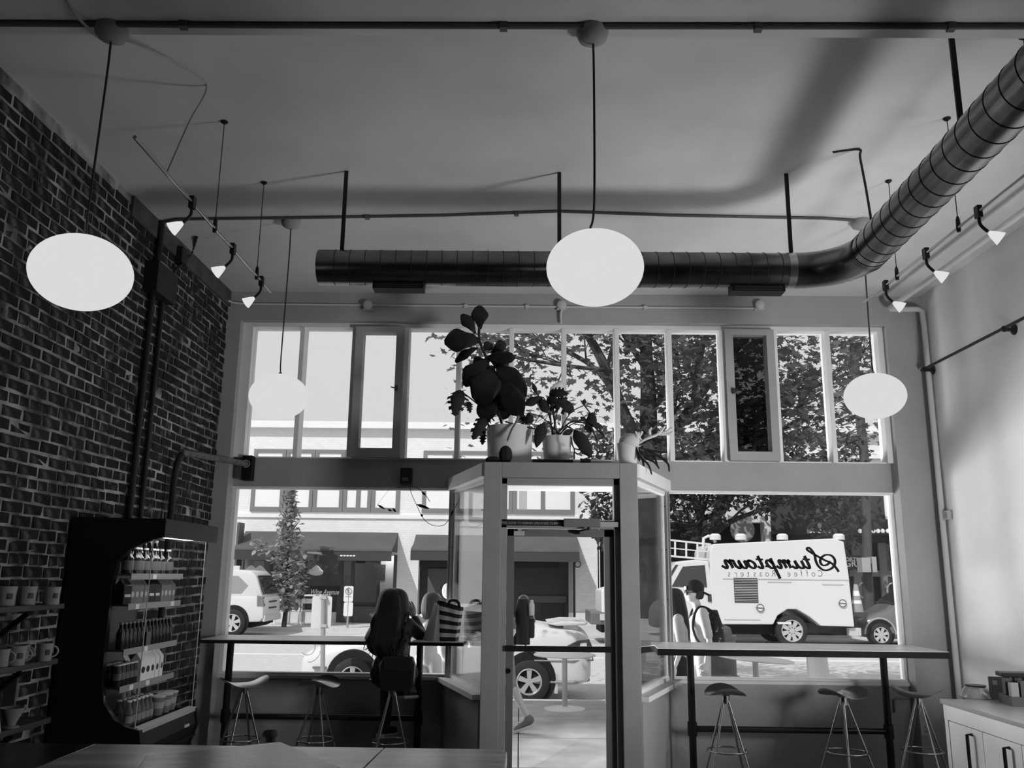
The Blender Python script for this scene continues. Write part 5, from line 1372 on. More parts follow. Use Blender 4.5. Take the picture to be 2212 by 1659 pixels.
# utility pole with metal cabinets
Y0 = 27.3
p = at_y(1877, 1330, Y0); p2 = at_y(1868, 1000, Y0)
UP = thing('utility_pole', 'weathered utility pole with a metal cabinet behind the truck', 'pole', (p.x, Y0, 0))
MB().tube([(p.x+.1, Y0, 0), (p.x, Y0, p.z), (p2.x, Y0, p2.z), (p2.x-.1, Y0, 9)], 0.145, 14).build('shaft', M('pole_wood', 0.07, 0.8, var=0.3, scale=3, stretch=(4, 4, .3)), UP, smooth=50)
a, b = at_y(1858, 1236, Y0-.4), at_y(1874, 1205, Y0-.4)
MB().box(a.x, b.x, Y0-.6, Y0-.2, a.z, b.z).build('meter_cabinet', M('cabinet_grey', 0.36, 0.5), UP)
a, b = at_y(1880, 1236, Y0-.3), at_y(1887, 1203, Y0-.3)
MB().box(a.x, b.x, Y0-.5, Y0-.1, a.z, b.z).build('meter_cabinet', M('cabinet_grey', 0.36, 0.5), UP)

# ------------------------------------------------------------------ trees
def leaf_mesh(name, pts, mat, parent, size, rnd, lobed=True, droop=0.4, kind='stuff'):
    vs, fs = [], []
    shape = [(0, 0), (.18, .12), (.5, .05), (.34, .36), (.48, .66), (.16, .6), (0, 1.0), (-.16, .6), (-.48, .66), (-.34, .36), (-.5, .05), (-.18, .12)] if lobed else [(0, 0), (.28, .3), (.25, .65), (0, 1), (-.25, .65), (-.28, .3)]
    n = len(shape)
    for p in pts:
        s = size*rnd.uniform(.65, 1.25)
        a = rnd.uniform(0, 2*PI); el = rnd.uniform(-1.0, 0.5)-droop*0.3
        d = Vector((math.cos(a)*math.cos(el), math.sin(a)*math.cos(el), math.sin(el)))
        sd = d.cross(Vector((rnd.uniform(-.5, .5), rnd.uniform(-.5, .5), 1))).normalized()
        b = len(vs)
        for (u, v) in shape:
            vs.append(p+sd*(u*s)+d*(v*s))
        fs.append([b+i for i in range(n)])
    me = bpy.data.meshes.new(name)
    org = ORG[parent.name]
    me.from_pydata([tuple(v-org) for v in vs], [], fs); me.materials.append(mat)
    o = bpy.data.objects.new(name, me); COL.objects.link(o); o.parent = parent; o['kind'] = kind
    ORG[o.name] = org
    return o
def leaf_material(name, v, tr=0.3):
    m = M(name, v, 0.5, var=0.25, scale=2)
    nt = m.node_tree; N = nt.nodes; L = nt.links
    b = N['Principled BSDF']; t = N.new('ShaderNodeBsdfTranslucent'); t.inputs[0].default_value = (v*1.6, v*1.6, v*1.6, 1)
    mx = N.new('ShaderNodeMixShader'); mx.inputs[0].default_value = tr
    L.new(b.outputs[0], mx.inputs[1]); L.new(t.outputs[0], mx.inputs[2]); L.new(mx.outputs[0], N['Material Output'].inputs[0])
    return m
bark = M('bark', 0.045, 0.95, bump=0.9, bscale=18, alt=0.13, altpos=(.45, .65), scale=7, stretch=(1, 1, .5))
rt = random.Random(11)
def limb(mb, pts, r0, r1, rnd, depth, tips, L0):
    sp = spline(pts, 4)
    k = len(sp)
    mb.tube(sp, [r0+(r1-r0)*i/(k-1) for i in range(k)], 7 if r0 > .04 else 5)
    if depth <= 0:
        tips.append(sp[-1]); return
    for i in range(3+depth):
        f = rnd.uniform(.3, 1.0); q = sp[int(f*(k-1))]
        d = (sp[min(k-1, int(f*(k-1))+1)]-sp[max(0, int(f*(k-1))-1)]).normalized()
        d = (d+Vector((rnd.uniform(-1, 1), rnd.uniform(-1, 1), rnd.uniform(-.35, .75)))*0.9).normalized()
        l = L0*rnd.uniform(.5, 1.0); rr = max(.008, (r0+(r1-r0)*f)*.5)
        e = q+d*l; m_ = q+d*l*.5+Vector((rnd.uniform(-.1, .1), rnd.uniform(-.1, .1), rnd.uniform(0, .15)))
        tips.append(m_)
        limb(mb, [q, m_, e], rr, rr*.4, rnd, depth-1, tips, L0*.6)
# near maple
Yt = 12.25
b0 = at_y(1407, 1300, Yt)
NT = thing('street_maple', 'large maple at the near kerb filling the right transom panes', 'tree', (b0.x, Yt, 0))
mb = MB()
fork = at_y(1398, 990, Yt)
mb.tube([(b0.x+.05, Yt, -.02), (b0.x, Yt, .4), (b0.x, Yt, 1.8), (fork.x, Yt, fork.z-.5), (fork.x, Yt, fork.z)], [.27, .20, .175, .17, .19], 16)
tips = []
def PX(x, y, dY=0): return at_y(x, y, Yt+dY)
limbs = [([fork, PX(1400, 860), PX(1395, 740, .2), PX(1400, 600, .4)], .15, .06), ([fork, PX(1350, 900, -.1), PX(1310, 800, -.3), PX(1255, 700, -.5), PX(1180, 600, -.8)], .11, .04),
         ([PX(1352, 905, -.1), PX(1290, 800, .5), PX(1180, 740, .9), PX(1040, 690, 1.2)], .05, .02), ([fork, PX(1440, 950, .1), PX(1500, 870, .3), PX(1560, 790, .6), PX(1640, 700, .9)], .10, .04),
         ([PX(1470, 910, .2), PX(1600, 880, .8), PX(1720, 850, 1.2), PX(1850, 800, 1.5)], .06, .02), ([fork, PX(1480, 985, -.4), PX(1600, 960, -.9), PX(1750, 900, -1.2)], .05, .02),
         ([PX(1500, 870, .3), PX(1510, 780, -.6), PX(1540, 680, -1.2)], .06, .025), ([PX(1310, 800, -.3), PX(1220, 790, -1.0), PX(1100, 770, -1.4), PX(980, 740, -1.6)], .035, .012),
         ([PX(1395, 760, .2), PX(1330, 700, 1.2), PX(1230, 620, 2.0)], .05, .02)]
for pts, r0, r1 in limbs:
    limb(mb, pts, r0, r1, rt, 2, tips, 1.0)
mb.build('trunk', bark, NT, smooth=60)
pts = []
for t_ in tips:
    px, py = to_px(t_)
    n = 18 if px > 1280 else 9
    for _ in range(n):
        pts.append(t_+Vector((rt.gauss(0, .28), rt.gauss(0, .3), rt.gauss(-.04, .2))))
# crown body
k = 0
while k < 8500:
    px = rt.uniform(960, 1930); py = rt.uniform(560, 1000)
    dY = rt.uniform(-1.9, 2.6)
    dens = 1.0 if px > 1330 else max(.12, (px-900)/430*.6)
    if px > 1840: dens *= max(0, (1960-px)/120)*(0.9 if py < 960 else .3)
    if py > 955: dens *= .55
    nz = noise.noise(Vector((px*.011, py*.014, dY*.6)))
    if rt.random() < dens*(0.62+nz*0.9):
        pts.append(at_y(px, py, Yt+dY))
    k += 1
pts = [p_ for p_ in pts if p_.z > 2.9]
leaf_mesh('foliage', pts, leaf_material('maple_leaf', 0.10, .45), NT, 0.118, rt)
# far broad tree behind the truck
Yt2 = 29.4
b0 = at_y(1522, 1230, Yt2)
FT = thing('broad_tree', 'dense broad tree behind the truck on the far pavement', 'tree', (b0.x, Yt2, 0))
mb = MB(); tips = []
def P2(x, y, dY=0): return at_y(x, y, Yt2+dY)
mb.tube([(b0.x, Yt2, 0), (b0.x, Yt2, b0.z), P2(1530, 1170)], [.34, .3, .3], 12)
for pts_, r0, r1 in (([P2(1530, 1180), P2(1518, 1130), P2(1500, 1080), P2(1470, 1010)], .22, .08), ([P2(1532, 1180), P2(1548, 1120), P2(1560, 1060), P2(1600, 980)], .22, .08), ([P2(1520, 1165), P2(1490, 1135), P2(1460, 1125), P2(1420, 1090, -.6)], .1, .04),
                     ([P2(1545, 1150), P2(1575, 1128), P2(1620, 1110), P2(1700, 1080, -.8)], .12, .05), ([P2(1560, 1080), P2(1660, 1040, .8), P2(1800, 1060, .6)], .12, .05), ([P2(1500, 1080), P2(1400, 1060, .8), P2(1300, 1080, .5)], .10, .04)):
    limb(mb, pts_, r0, r1, rt, 1, tips, 1.6)
mb.build('trunk', bark, FT, smooth=60)
pts = []
k = 0
while len(pts) < 10000 and k < 80000:
    k += 1
    px = rt.uniform(1250, 1900); py = rt.uniform(930, 1215); dY = rt.uniform(-2.4, 1.0)
    low = 1125+38*math.sin(px*.018)+22*math.sin(px*.05+1)+(40 if 1760 < px < 1850 else 0)
    if px < 1450: low = 1135+55*math.exp(-((px-1320)/40)**2)
    ed = 1.0
    if px < 1290: ed = (px-1250)/40
    if px > 1830: ed = max(0, (1885-px)/55)
    if py > low+rt.uniform(-18, 14): continue
    if rt.random() > ed: continue
    nz = noise.noise(Vector((px*.03, py*.04, dY*.5)))
    if rt.random() < .62+nz*1.0:
        pts.append(at_y(px, py, Yt2+dY))
leaf_mesh('foliage', pts, leaf_material('broad_leaf', 0.055), FT, 0.21, rt, lobed=False)
# slim tree across the street
Yt3 = 28.9
b0 = at_y(611, 1362, Yt3)
ST = thing('slim_tree', 'slim columnar street tree in front of the awning shop', 'tree', (b0.x, Yt3, 0))
P3 = lambda x, y, d=0: at_y(x, y, Yt3+d)
mb = MB().tube([P3(612, 1364), P3(618, 1310), P3(622, 1220), P3(628, 1100), P3(630, 1040)], [.09, .065, .05, .035, .015], 8)
for k in range(26):
    y = rt.uniform(1080, 1300); s = rt.choice((-1, 1)); w_ = min(rt.uniform(15, 42), 4+max(0, (y-1060))*.25)
    mb.tube([P3(622, y), P3(622+s*w_*.5, y-10, rt.uniform(-.3, .3)), P3(622+s*w_, y-26, rt.uniform(-.5, .5))], [.025, .015, .006], 4)
mb.tube([P3(620, 1230), P3(590, 1200), P3(562, 1180), P3(545, 1165)], [.03, .02, .015, .008], 4)
mb.build('trunk', bark, ST, smooth=60)
pts = []
def wid(y):
    return 5+max(0, min(1, (y-1050)/150))*34 if y < 1200 else (40 if y < 1250 else 40-(y-1250)*.30)
k = 0
while len(pts) < 1500 and k < 20000:
    k += 1
    y = rt.uniform(1040, 1312); w_ = wid(y)
    x = 624+rt.gauss(0, .5)*w_+(6 if y < 1120 else 0)
    if abs(x-624) > w_*1.15: continue
    if noise.noise(Vector((x*.06, y*.05, 3))) < -.28: continue
    pts.append(P3(x, y, rt.uniform(-.5, .5)))
for _ in range(70):
    f = rt.random(); pts.append(P3(545+f*55+rt.gauss(0, 3), 1168+f*34+rt.gauss(0, 8), rt.uniform(-.2, .2)))
leaf_mesh('foliage', pts, leaf_material('slim_leaf', 0.28), ST, 0.20, rt, lobed=False)
# ------------------------------------------------------------------ people
skin_m = M('skin', 0.55, 0.55, spec=0.3)
def cap(mb, a, b, ra, rb, n=12):
    a = Vector(a); b = Vector(b)
    k = 5
    mb.tube([a+(b-a)*i/k for i in range(k+1)], [ra+(rb-ra)*i/k for i in range(k+1)], n)
    mb.ball(a, ra, n=n, m=8); mb.ball(b, rb, n=n, m=8)
    return mb
def blob(mb, name, mat, parent, vox=0.014, sm=5, label=None):
    o = mb.build(name, mat, parent, smooth=180, fix=True)
    md = o.modifiers.new('union', 'REMESH'); md.mode = 'VOXEL'; md.voxel_size = vox; md.use_smooth_shade = True
    ms = o.modifiers.new('relax', 'SMOOTH'); ms.iterations = sm; ms.factor = 0.5
    if label: o['label'] = label
    return o
def hand(parent, w, d, up, s=1.0, curl=0.5, thumb=1, mat=None):
    """palm and five bent fingers; w wrist, d finger direction, up back-of-hand normal"""
    w = Vector(w); d = Vector(d).normalized(); up = Vector(up); up = (up-d*up.dot(d)).normalized(); sd = d.cross(up)
    mb = MB()
    pts = []
    for f in range(6):
        t = f/5
        c = w+d*(0.085*t*s); wd = (0.026+0.016*math.sin(t*PI*0.7))*s; th = 0.014*s
        pts.append([c+sd*(wd*math.cos(a))+up*(th*math.sin(a)) for a in [2*PI*j/12 for j in range(13)]])
    mb.grid(pts)
    mb.ball(w+d*0.085*s, 0.03*s, 0.03*s, 0.016*s, n=10, m=6)
    for i, (o_, L, r) in enumerate(((-.030, .066, .0078), (-.010, .076, .0085), (.011, .080, .0088), (.031, .071, .0085))):
        p = w+d*0.08*s+sd*(o_*s); q = [p]
        ang = 0.15
        for seg in (.45, .32, .23):
            ang += curl*0.55
            p = p+(d*math.cos(ang)-up*math.sin(ang))*(L*seg*s); q.append(p)
        mb.tube(q, [r*s, r*s*.97, r*s*.88, r*s*.7], 8); mb.ball(q[-1], r*s*.7, n=8, m=6)
    p = w+d*0.022*s+sd*(thumb*0.026*s); dd = (d*0.65+sd*thumb*0.75-up*0.2).normalized()
    mb.tube([p, p+dd*0.035*s, p+(dd+d*.4).normalized()*0.062*s], [.012*s, .0105*s, .008*s], 8); mb.ball(p+(dd+d*.4).normalized()*0.062*s, .008*s, n=8, m=6)
    return mb.build('hand', mat or skin_m, parent, smooth=60)
def head_shape(mb, c, f, h=0.22):
    """skull, jaw, nose, brow, chin, ears, neck-side; f = facing (unit, xy)"""
    c = Vector(c); f = Vector(f).normalized(); r = Vector((f.y, -f.x, 0)); up = Vector((0, 0, 1))
    k = h/0.22
    mb.ball(c+up*0.02*k, 0.077*k, 0.085*k, 0.095*k, n=16, m=12)
    mb.ball(c+f*0.035*k-up*0.03*k, 0.058*k, 0.062*k, 0.075*k, n=14, m=10)
    mb.ball(c+f*0.062*k-up*0.083*k, 0.025*k, 0.025*k, 0.022*k, n=10, m=8)          # chin
    cap(mb, c+f*0.088*k+up*0.005*k, c+f*0.108*k-up*0.025*k, 0.010*k, 0.013*k, 8)       # nose
    cap(mb, c+f*0.085*k+r*0.04*k+up*0.022*k, c+f*0.085*k-r*0.04*k+up*0.022*k, 0.012*k, 0.012*k, 8)   # brow
    cap(mb, c+f*0.088*k+r*0.018*k-up*0.052*k, c+f*0.088*k-r*0.018*k-up*0.052*k, 0.009*k, 0.009*k, 8)   # lips
    for s in (-1, 1):
        mb.ball(c+r*(s*0.08*k)-f*0.005*k-up*0.005*k, 0.012*k, 0.018*k, 0.03*k, n=8, m=6)   # ears
    return mb
def eyes(parent, c, f, h=0.22):
    c = Vector(c); f = Vector(f).normalized(); r = Vector((f.y, -f.x, 0)); k = h/0.22
    m = MB()
    for s in (-1, 1): m.ball(c+f*0.082*k+r*(s*0.032*k)+Vector((0, 0, 0.004*k)), 0.010*k, n=8, m=6)
    m.build('eyes', M('eye_dark', 0.02, 0.2), parent, smooth=60)
def figure(label, x, y, H, face, pose=None, shirt=0.5, pants=0.3, shoe=0.1, skinv=None, sleeves='short', legs='long', name='person', vox=0.014, z0=0.0):
    """upright person, feet at z0; pose overrides joints as (forward, right, up) fractions of H"""
    f = Vector((math.cos(face), math.sin(face), 0)); r = Vector((f.y, -f.x, 0)); up = Vector((0, 0, 1))
    J = dict(pelvis=(0, 0, .53), waist=(0, 0, .62), chest=(.005, 0, .73), neck=(.01, 0, .83), neck2=(.025, 0, .875), head=(.035, 0, .93),
             shL=(0, -.10, .805), shR=(0, .10, .805), elL=(-.01, -.135, .63), elR=(-.01, .135, .63), haL=(.03, -.135, .48), haR=(.03, .135, .48),
             hipL=(0, -.052, .52), hipR=(0, .052, .52), knL=(.01, -.055, .285), knR=(.01, .055, .285), anL=(-.01, -.055, .05), anR=(-.01, .055, .05), toL=(.09, -.065, .015), toR=(.09, .065, .015))
    if pose: J.update(pose)
    P = {k: Vector((x, y, z0))+f*(v[0]*H)+r*(v[1]*H)+up*(v[2]*H) for k, v in J.items()}
    t = thing(name, label, 'person', (x, y, z0))
    s = H/1.72
    b = MB()
    cap(b, P['pelvis'], P['waist'], .105*s, .095*s); cap(b, P['waist'], P['chest'], .095*s, .115*s)
    cap(b, P['chest']+r*.05*s, P['shR']-up*.02*s, .09*s, .05*s); cap(b, P['chest']-r*.05*s, P['shL']-up*.02*s, .09*s, .05*s)
    cap(b, P['neck']-up*.02*s, P['neck2'], .056*s, .05*s)
    head_shape(b, P['head'], f, 0.128*H)
    for S_ in 'LR':
        cap(b, P['sh'+S_], P['el'+S_], .046*s, .036*s); cap(b, P['el'+S_], P['ha'+S_], .036*s, .025*s)
        cap(b, P['hip'+S_], P['kn'+S_], .078*s, .052*s); cap(b, P['kn'+S_], P['an'+S_], .052*s, .036*s)
        kn, an = P['kn'+S_], P['an'+S_]
        cap(b, kn+(an-kn)*.25-f*.015*s, kn+(an-kn)*.45-f*.012*s, .05*s, .042*s)
    blob(b, 'body', skin_m if skinv is None else M('skin_%d' % int(skinv*100), skinv, .55), t, vox)
    eyes(t, P['head'], f, 0.128*H)
    g = MB()
    cap(g, P['pelvis']+up*.03*s, P['waist'], .122*s, .112*s); cap(g, P['waist'], P['chest'], .112*s, .13*s)
    cap(g, P['chest']+r*.05*s, P['shR']-up*.015*s, .10*s, .062*s); cap(g, P['chest']-r*.05*s, P['shL']-up*.015*s, .10*s, .062*s)
    for S_ in 'LR':
        e = P['el'+S_] if sleeves == 'short' else P['ha'+S_]
        if sleeves == 'short':
            e2 = P['sh'+S_]+(P['el'+S_]-P['sh'+S_])*.8; cap(g, P['sh'+S_], e2, .064*s, .056*s)
        else:
            cap(g, P['sh'+S_], P['el'+S_], .062*s, .050*s); cap(g, P['el'+S_], P['ha'+S_]+(P['el'+S_]-P['ha'+S_])*.1, .050*s, .038*s)
    blob(g, 'shirt', M('cloth_%d' % int(shirt*100), shirt, .85, bump=.3, bscale=12, var=.08, scale=6), t, vox)
    g = MB()
    cap(g, P['pelvis'], P['pelvis']+up*.04*s, .116*s, .112*s)
    for S_ in 'LR':
        cap(g, P['hip'+S_], P['kn'+S_], .094*s, .068*s)
        if legs == 'long': cap(g, P['kn'+S_], P['an'+S_]+up*.02*s, .066*s, .052*s)
        elif legs == 'short': pass
    blob(g, 'trousers', M('cloth_%d' % int(pants*100), pants, .85, bump=.3, bscale=12, var=.08, scale=6), t, vox)
    for S_ in 'LR':
        sh = MB(); an, to = P['an'+S_], P['to'+S_]
        d_ = (to-an); d_.z = d_.z
        hl = an-Vector((d_.x, d_.y, 0)).normalized()*.03*s
        cap(sh, hl-up*.02*s, to, .045*s, .033*s); cap(sh, an, an-up*.03*s, .045*s, .046*s)
        blob(sh, 'shoe', M('shoe_%d' % int(shoe*100), shoe, .6), t, .010, 3)
        hd = (P['ha'+S_]-P['el'+S_]).normalized()
        hand(t, P['ha'+S_], hd, (r if S_ == 'R' else -r), s*1.0, .5, 1 if S_ == 'L' else -1, skin_m if skinv is None else M('skin_%d' % int(skinv*100), skinv, .55))
    t_P[t.name] = (P, f, r, s)
    return t
t_P = {}
def hair_rings(parent, rings, mat, name='hair', wob=.012, n=28, seed=1):
    """rings: (x, y, z, half width x, half depth y) top to bottom"""
    vs, fs = [], []
    for i, (x, y, z, a, b) in enumerate(rings):
        for j in range(n):
            t_ = 2*PI*j/n
            w = 1+wob*6*noise.noise(Vector((math.cos(t_)*2.2, math.sin(t_)*2.2, seed+z*3.0)))+.03*math.sin(j*5.0+i*.4)
            vs.append((x+a*w*math.cos(t_), y+b*w*math.sin(t_), z+.004*math.sin(j*3)))
    for i in range(len(rings)-1):
        for j in range(n): fs.append((i*n+j, i*n+(j+1) % n, (i+1)*n+(j+1) % n, (i+1)*n+j))
    fs.append(list(range(n))); fs.append([(len(rings)-1)*n+j for j in range(n)][::-1])
    o = MB().add(vs, fs).build(name, mat, parent, smooth=180)
    md = o.modifiers.new('sub', 'SUBSURF'); md.levels = 1; md.render_levels = 2
    return o
def hair_mat(name, v, rough=.45):
    m = M(name, v, rough, bump=.9, bscale=16, var=.35, scale=9, stretch=(4, 4, .35))
    return m

# --- seated person at the left ledge, back to the room
SX, SY = at_y(848, 1470, 7.60).x, 7.60
SP = thing('person', 'long-haired person in a dark leather jacket sitting at the left ledge', 'person', (SX, SY, 0))
def Q(px, py, Y): return at_y(px, py, Y)
leather = M('leather_jacket', 0.014, 0.38, bump=.5, bscale=9, spec=.5)
hz = 0.83
b = MB()
cap(b, (SX-.07, SY+.02, hz+.06), (SX+.07, SY+.02, hz+.06), .12, .12); cap(b, (SX, SY+.03, hz+.1), (SX, SY+.05, hz+.30), .115, .125)
shL, shR = Q(818, 1352, 7.70), Q(882, 1352, 7.72)
cap(b, (SX, SY+.06, hz+.32), shL, .11, .055); cap(b, (SX, SY+.06, hz+.32), shR, .11, .055)
hc = Q(848, 1303, 7.74)
cap(b, (SX, SY+.08, hz+.44), hc-Vector((0, 0, .06)), .055, .052)
head_shape(b, hc, Vector((.25, .97, 0)), .215)
elR = Q(912, 1374, 7.84); haR = Q(893, 1330, 7.90); elL = Q(800, 1378, 7.88); haL = Q(838, 1372, 8.02)
cap(b, shR, elR, .044, .036); cap(b, elR, haR, .034, .024); cap(b, shL, elL, .044, .036); cap(b, elL, haL, .034, .024)
kL, kR = Vector((SX-.11, SY+.43, hz+.02)), Vector((SX+.12, SY+.42, hz+.02))
aL, aR = Vector((SX-.08, SY+.24, .44)), Q(876, 1484, 7.72)
for h_, k_, a_ in ((Vector((SX-.08, SY+.04, hz+.06)), kL, aL), (Vector((SX+.08, SY+.04, hz+.06)), kR, aR)):
    cap(b, h_, k_, .085, .055); cap(b, k_, a_, .052, .036)
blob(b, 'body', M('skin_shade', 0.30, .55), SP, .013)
eyes(SP, hc, Vector((.25, .97, 0)), .215)
g = MB()
cap(g, (SX-.06, SY+.01, hz+.10), (SX+.06, SY+.01, hz+.10), .125, .125); cap(g, (SX, SY+.03, hz+.12), (SX, SY+.05, hz+.30), .130, .138)
cap(g, (SX, SY+.06, hz+.31), shL, .125, .07); cap(g, (SX, SY+.06, hz+.31), shR, .125, .07)
cap(g, shR, elR, .066, .054); cap(g, elR, elR+(haR-elR)*.8, .052, .040); cap(g, shL, elL, .066, .054); cap(g, elL, elL+(haL-elL)*.8, .052, .040)
blob(g, 'jacket', leather, SP, .013, 4)
g = MB()
cap(g, (SX-.07, SY+.02, hz+.065), (SX+.07, SY+.02, hz+.065), .13, .13)
for h_, k_, a_ in ((Vector((SX-.08, SY+.04, hz+.06)), kL, aL), (Vector((SX+.08, SY+.04, hz+.06)), kR, aR)):
    cap(g, h_, k_, .097, .068); cap(g, k_, a_+Vector((0, 0, .04)), .066, .05)
blob(g, 'trousers', M('dark_denim', 0.02, .8, bump=.3, bscale=14), SP, .014)
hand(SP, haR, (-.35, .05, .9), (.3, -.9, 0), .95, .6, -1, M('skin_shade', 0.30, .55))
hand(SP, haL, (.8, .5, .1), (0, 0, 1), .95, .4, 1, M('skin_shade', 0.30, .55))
for k_, (a_, dz) in enumerate(((aL, 0), (aR, 0))):
    s_ = MB(); tip = a_+Vector((.055, .12, -.06)); heel = a_+Vector((-.03, -.045, -.035))
    cap(s_, heel, tip, .042, .034); cap(s_, a_, a_-Vector((0, 0, .03)), .042, .044)
    so = blob(s_, 'shoe', M('sneaker_dark', 0.03, .6), SP, .009, 3)
    d_ = (tip-heel)
    MB().obox(heel-Vector((.0, .03, .038)), tip+Vector((.008, .025, -.034)), .085, .026).build('sole', M('sneaker_sole', 0.55, .6), SP, bevel=.008)
    for q in range(4):
        c_ = heel+d_*(.45+.13*q)+Vector((0, 0, .036))
        MB().obox(c_-Vector((.03, .0, .0)), c_+Vector((.03, 0, 0)), .008, .006).build('lace', M('lace_pale', 0.5, .7), SP)
hm = hair_mat('hair_black', 0.0075, .4)
rings = []
for py, xl, xr, dep, yy in ((1270, 838, 862, .05, 7.70), (1275, 826, 874, .085, 7.69), (1285, 819, 880, .11, 7.68), (1300, 815, 883, .12, 7.665), (1318, 811, 884, .12, 7.65), (1335, 806, 880, .11, 7.62), (1352, 801, 876, .09, 7.585), (1370, 795, 872, .075, 7.555), (1388, 790, 868, .065, 7.53), (1402, 793, 864, .055, 7.515), (1412, 802, 856, .045, 7.51), (1420, 816, 846, .03, 7.505)):
    c_ = at_y((xl+xr)/2, py, yy); hw = (at_y(xr, py, yy).x-at_y(xl, py, yy).x)/2
    rings.append((c_.x, yy, c_.z, hw, dep))
hr = hair_rings(SP, rings, hm, 'hair', .018, 36)
rr = random.Random(5)
lk = MB()
for k in range(46):
    px0 = rr.uniform(812, 882); py0 = rr.uniform(1320, 1370); px1 = px0-rr.uniform(0, 16); py1 = rr.uniform(1392, 1424)
    if k % 5 == 0: px1 = 786+rr.uniform(0, 10); py1 = rr.uniform(1385, 1408)
    pts = []
    for i in range(7):
        f_ = i/6
        pts.append(at_y(px0+(px1-px0)*f_+4*math.sin(f_*9+k), py0+(py1-py0)*f_, 7.60-.12*f_-.02+.012*math.sin(k)))
    lk.tube(pts, [.008, .009, .009, .008, .007, .005, .002], 5)
lk.build('hair_locks', hm, SP, smooth=60)
# handbag hanging at the seated person's back
c_ = at_y(858, 1452, 7.36)
HB = thing('handbag', 'black leather handbag hanging behind the seated person', 'bag', (c_.x, 7.36, c_.z-.14))
bag_poly = [(-.13, -.11), (-.10, -.14), (.10, -.14), (.14, -.10), (.145, .06), (.12, .12), (-.11, .12), (-.14, .06)]
MB().prism([(c_.x+a, c_.z+b_) for a, b_ in bag_poly], 7.31, 7.43, 'xz').build('bag_body', M('bag_leather', 0.012, .35, bump=.3, bscale=14), HB, bevel=.018)
MB().prism([(c_.x-.10, c_.z+.02), (c_.x+.12, c_.z+.02), (c_.x+.13, c_.z+.125), (c_.x-.11, c_.z+.125)], 7.30, 7.315, 'xz').build('flap', M('bag_leather2', 0.016, .3), HB, bevel=.006)
MB().tube([at_y(827, 1440, 7.38), at_y(815, 1420, 7.42), at_y(802, 1390, 7.48), at_y(799, 1372, 7.5)], .006, 6).build('strap', M('bag_leather', 0.012, .35), HB)
MB().ball(at_y(878, 1417, 7.30), .007, n=8, m=6).build('buckle', steel, HB)

# --- striped tote on the ledge
ZT = ZL1
def L1(px, py, Y): return at_y(px, py, Y)
BT = thing('striped_tote', 'black and white striped tote bag standing on the left ledge', 'bag', (L1(955, 1390, 7.8).x, 7.8, ZT))
yA, yB, yC = 7.86, 7.72, 7.90
bl, br_ = L1(937, 1383, yB), L1(983, 1388, 7.74)
tl, tr = L1(945, 1297, yB+.05), L1(996, 1312, 7.80)
bl.z = ZT; br_.z = ZT
rows = []
NS = 9
st_black, st_white = M('stripe_black', 0.012, .6), M('stripe_white', 0.62, .6, bump=.3, bscale=10)
for i in range(NS):
    s0, s1 = i/NS, (i+1)/NS
    a0, a1 = bl+(tl-bl)*s0, bl+(tl-bl)*s1; b0, b1 = br_+(tr-br_)*s0, br_+(tr-br_)*s1
    r0, r1 = [], []
    for j in range(9):
        u = j/8
        wv = Vector((0, -.022*math.sin(u*PI)+.010*math.sin(u*11+i*.3), 0))
        r0.append(a0+(b0-a0)*u+wv); r1.append(a1+(b1-a1)*u+wv)
    back0 = [p_+Vector((.02, .15*(1-s0*.8), 0)) for p_ in r0]; back1 = [p_+Vector((.02, .15*(1-s1*.8), 0)) for p_ in r1]
    m_ = MB().grid([r0, r1]).grid([back0, back1]).grid([[r0[0], back0[0]], [r1[0], back1[0]]]).grid([[r0[-1], back0[-1]], [r1[-1], back1[-1]]])
    if i == 0: m_.grid([r0, back0])
    m_.build('stripe', st_black if i % 2 == 0 else st_white, BT, smooth=50)
hp = [L1(972, 1311, 7.78), L1(970, 1301, 7.78), L1(976, 1297, 7.78), L1(986, 1298, 7.79), L1(991, 1304, 7.79), L1(992, 1314, 7.79)]
MB().tube(spline(hp, 5), .012, 8).build('handle', st_black, BT, smooth=60)
WC = thing('paper_carrier', 'plain pale paper carrier leaning against the striped tote', 'bag', (L1(930, 1385, 7.75).x, 7.75, ZT))
q0, q1, q2, q3 = L1(913, 1381, 7.78), L1(936, 1384, 7.66), L1(946, 1306, 7.74), L1(938, 1303, 7.82)
q0.z = ZT+.001; q1.z = ZT+.001
MB().add([q0, q1, q2, q3, q0+Vector((.05, .06, 0)), q1+Vector((.05, .05, 0)), q2+Vector((.01, .02, 0)), q3+Vector((.01, .02, 0))], [(0,1,2,3),(7,6,5,4),(0,4,5,1),(1,5,6,2),(2,6,7,3),(3,7,4,0)]).build('sleeve', M('carrier_pale', 0.5, .7), WC)
MB().tube([q2, q2+Vector((.0, 0, .02)), q2+Vector((.012, 0, .022)), q2+Vector((.018, 0, .002))], .002, 5).build('cord_handle', st_black, WC)
pf = L1(900, 1386, 7.72)
MB().box(pf.x-.03, pf.x+.06, 7.67, 7.80, ZT, ZT+.004).build('paper_napkin', M('napkin_white', 0.7, .8), label='white paper napkin lying under the seated person’s elbow', cat='napkin')

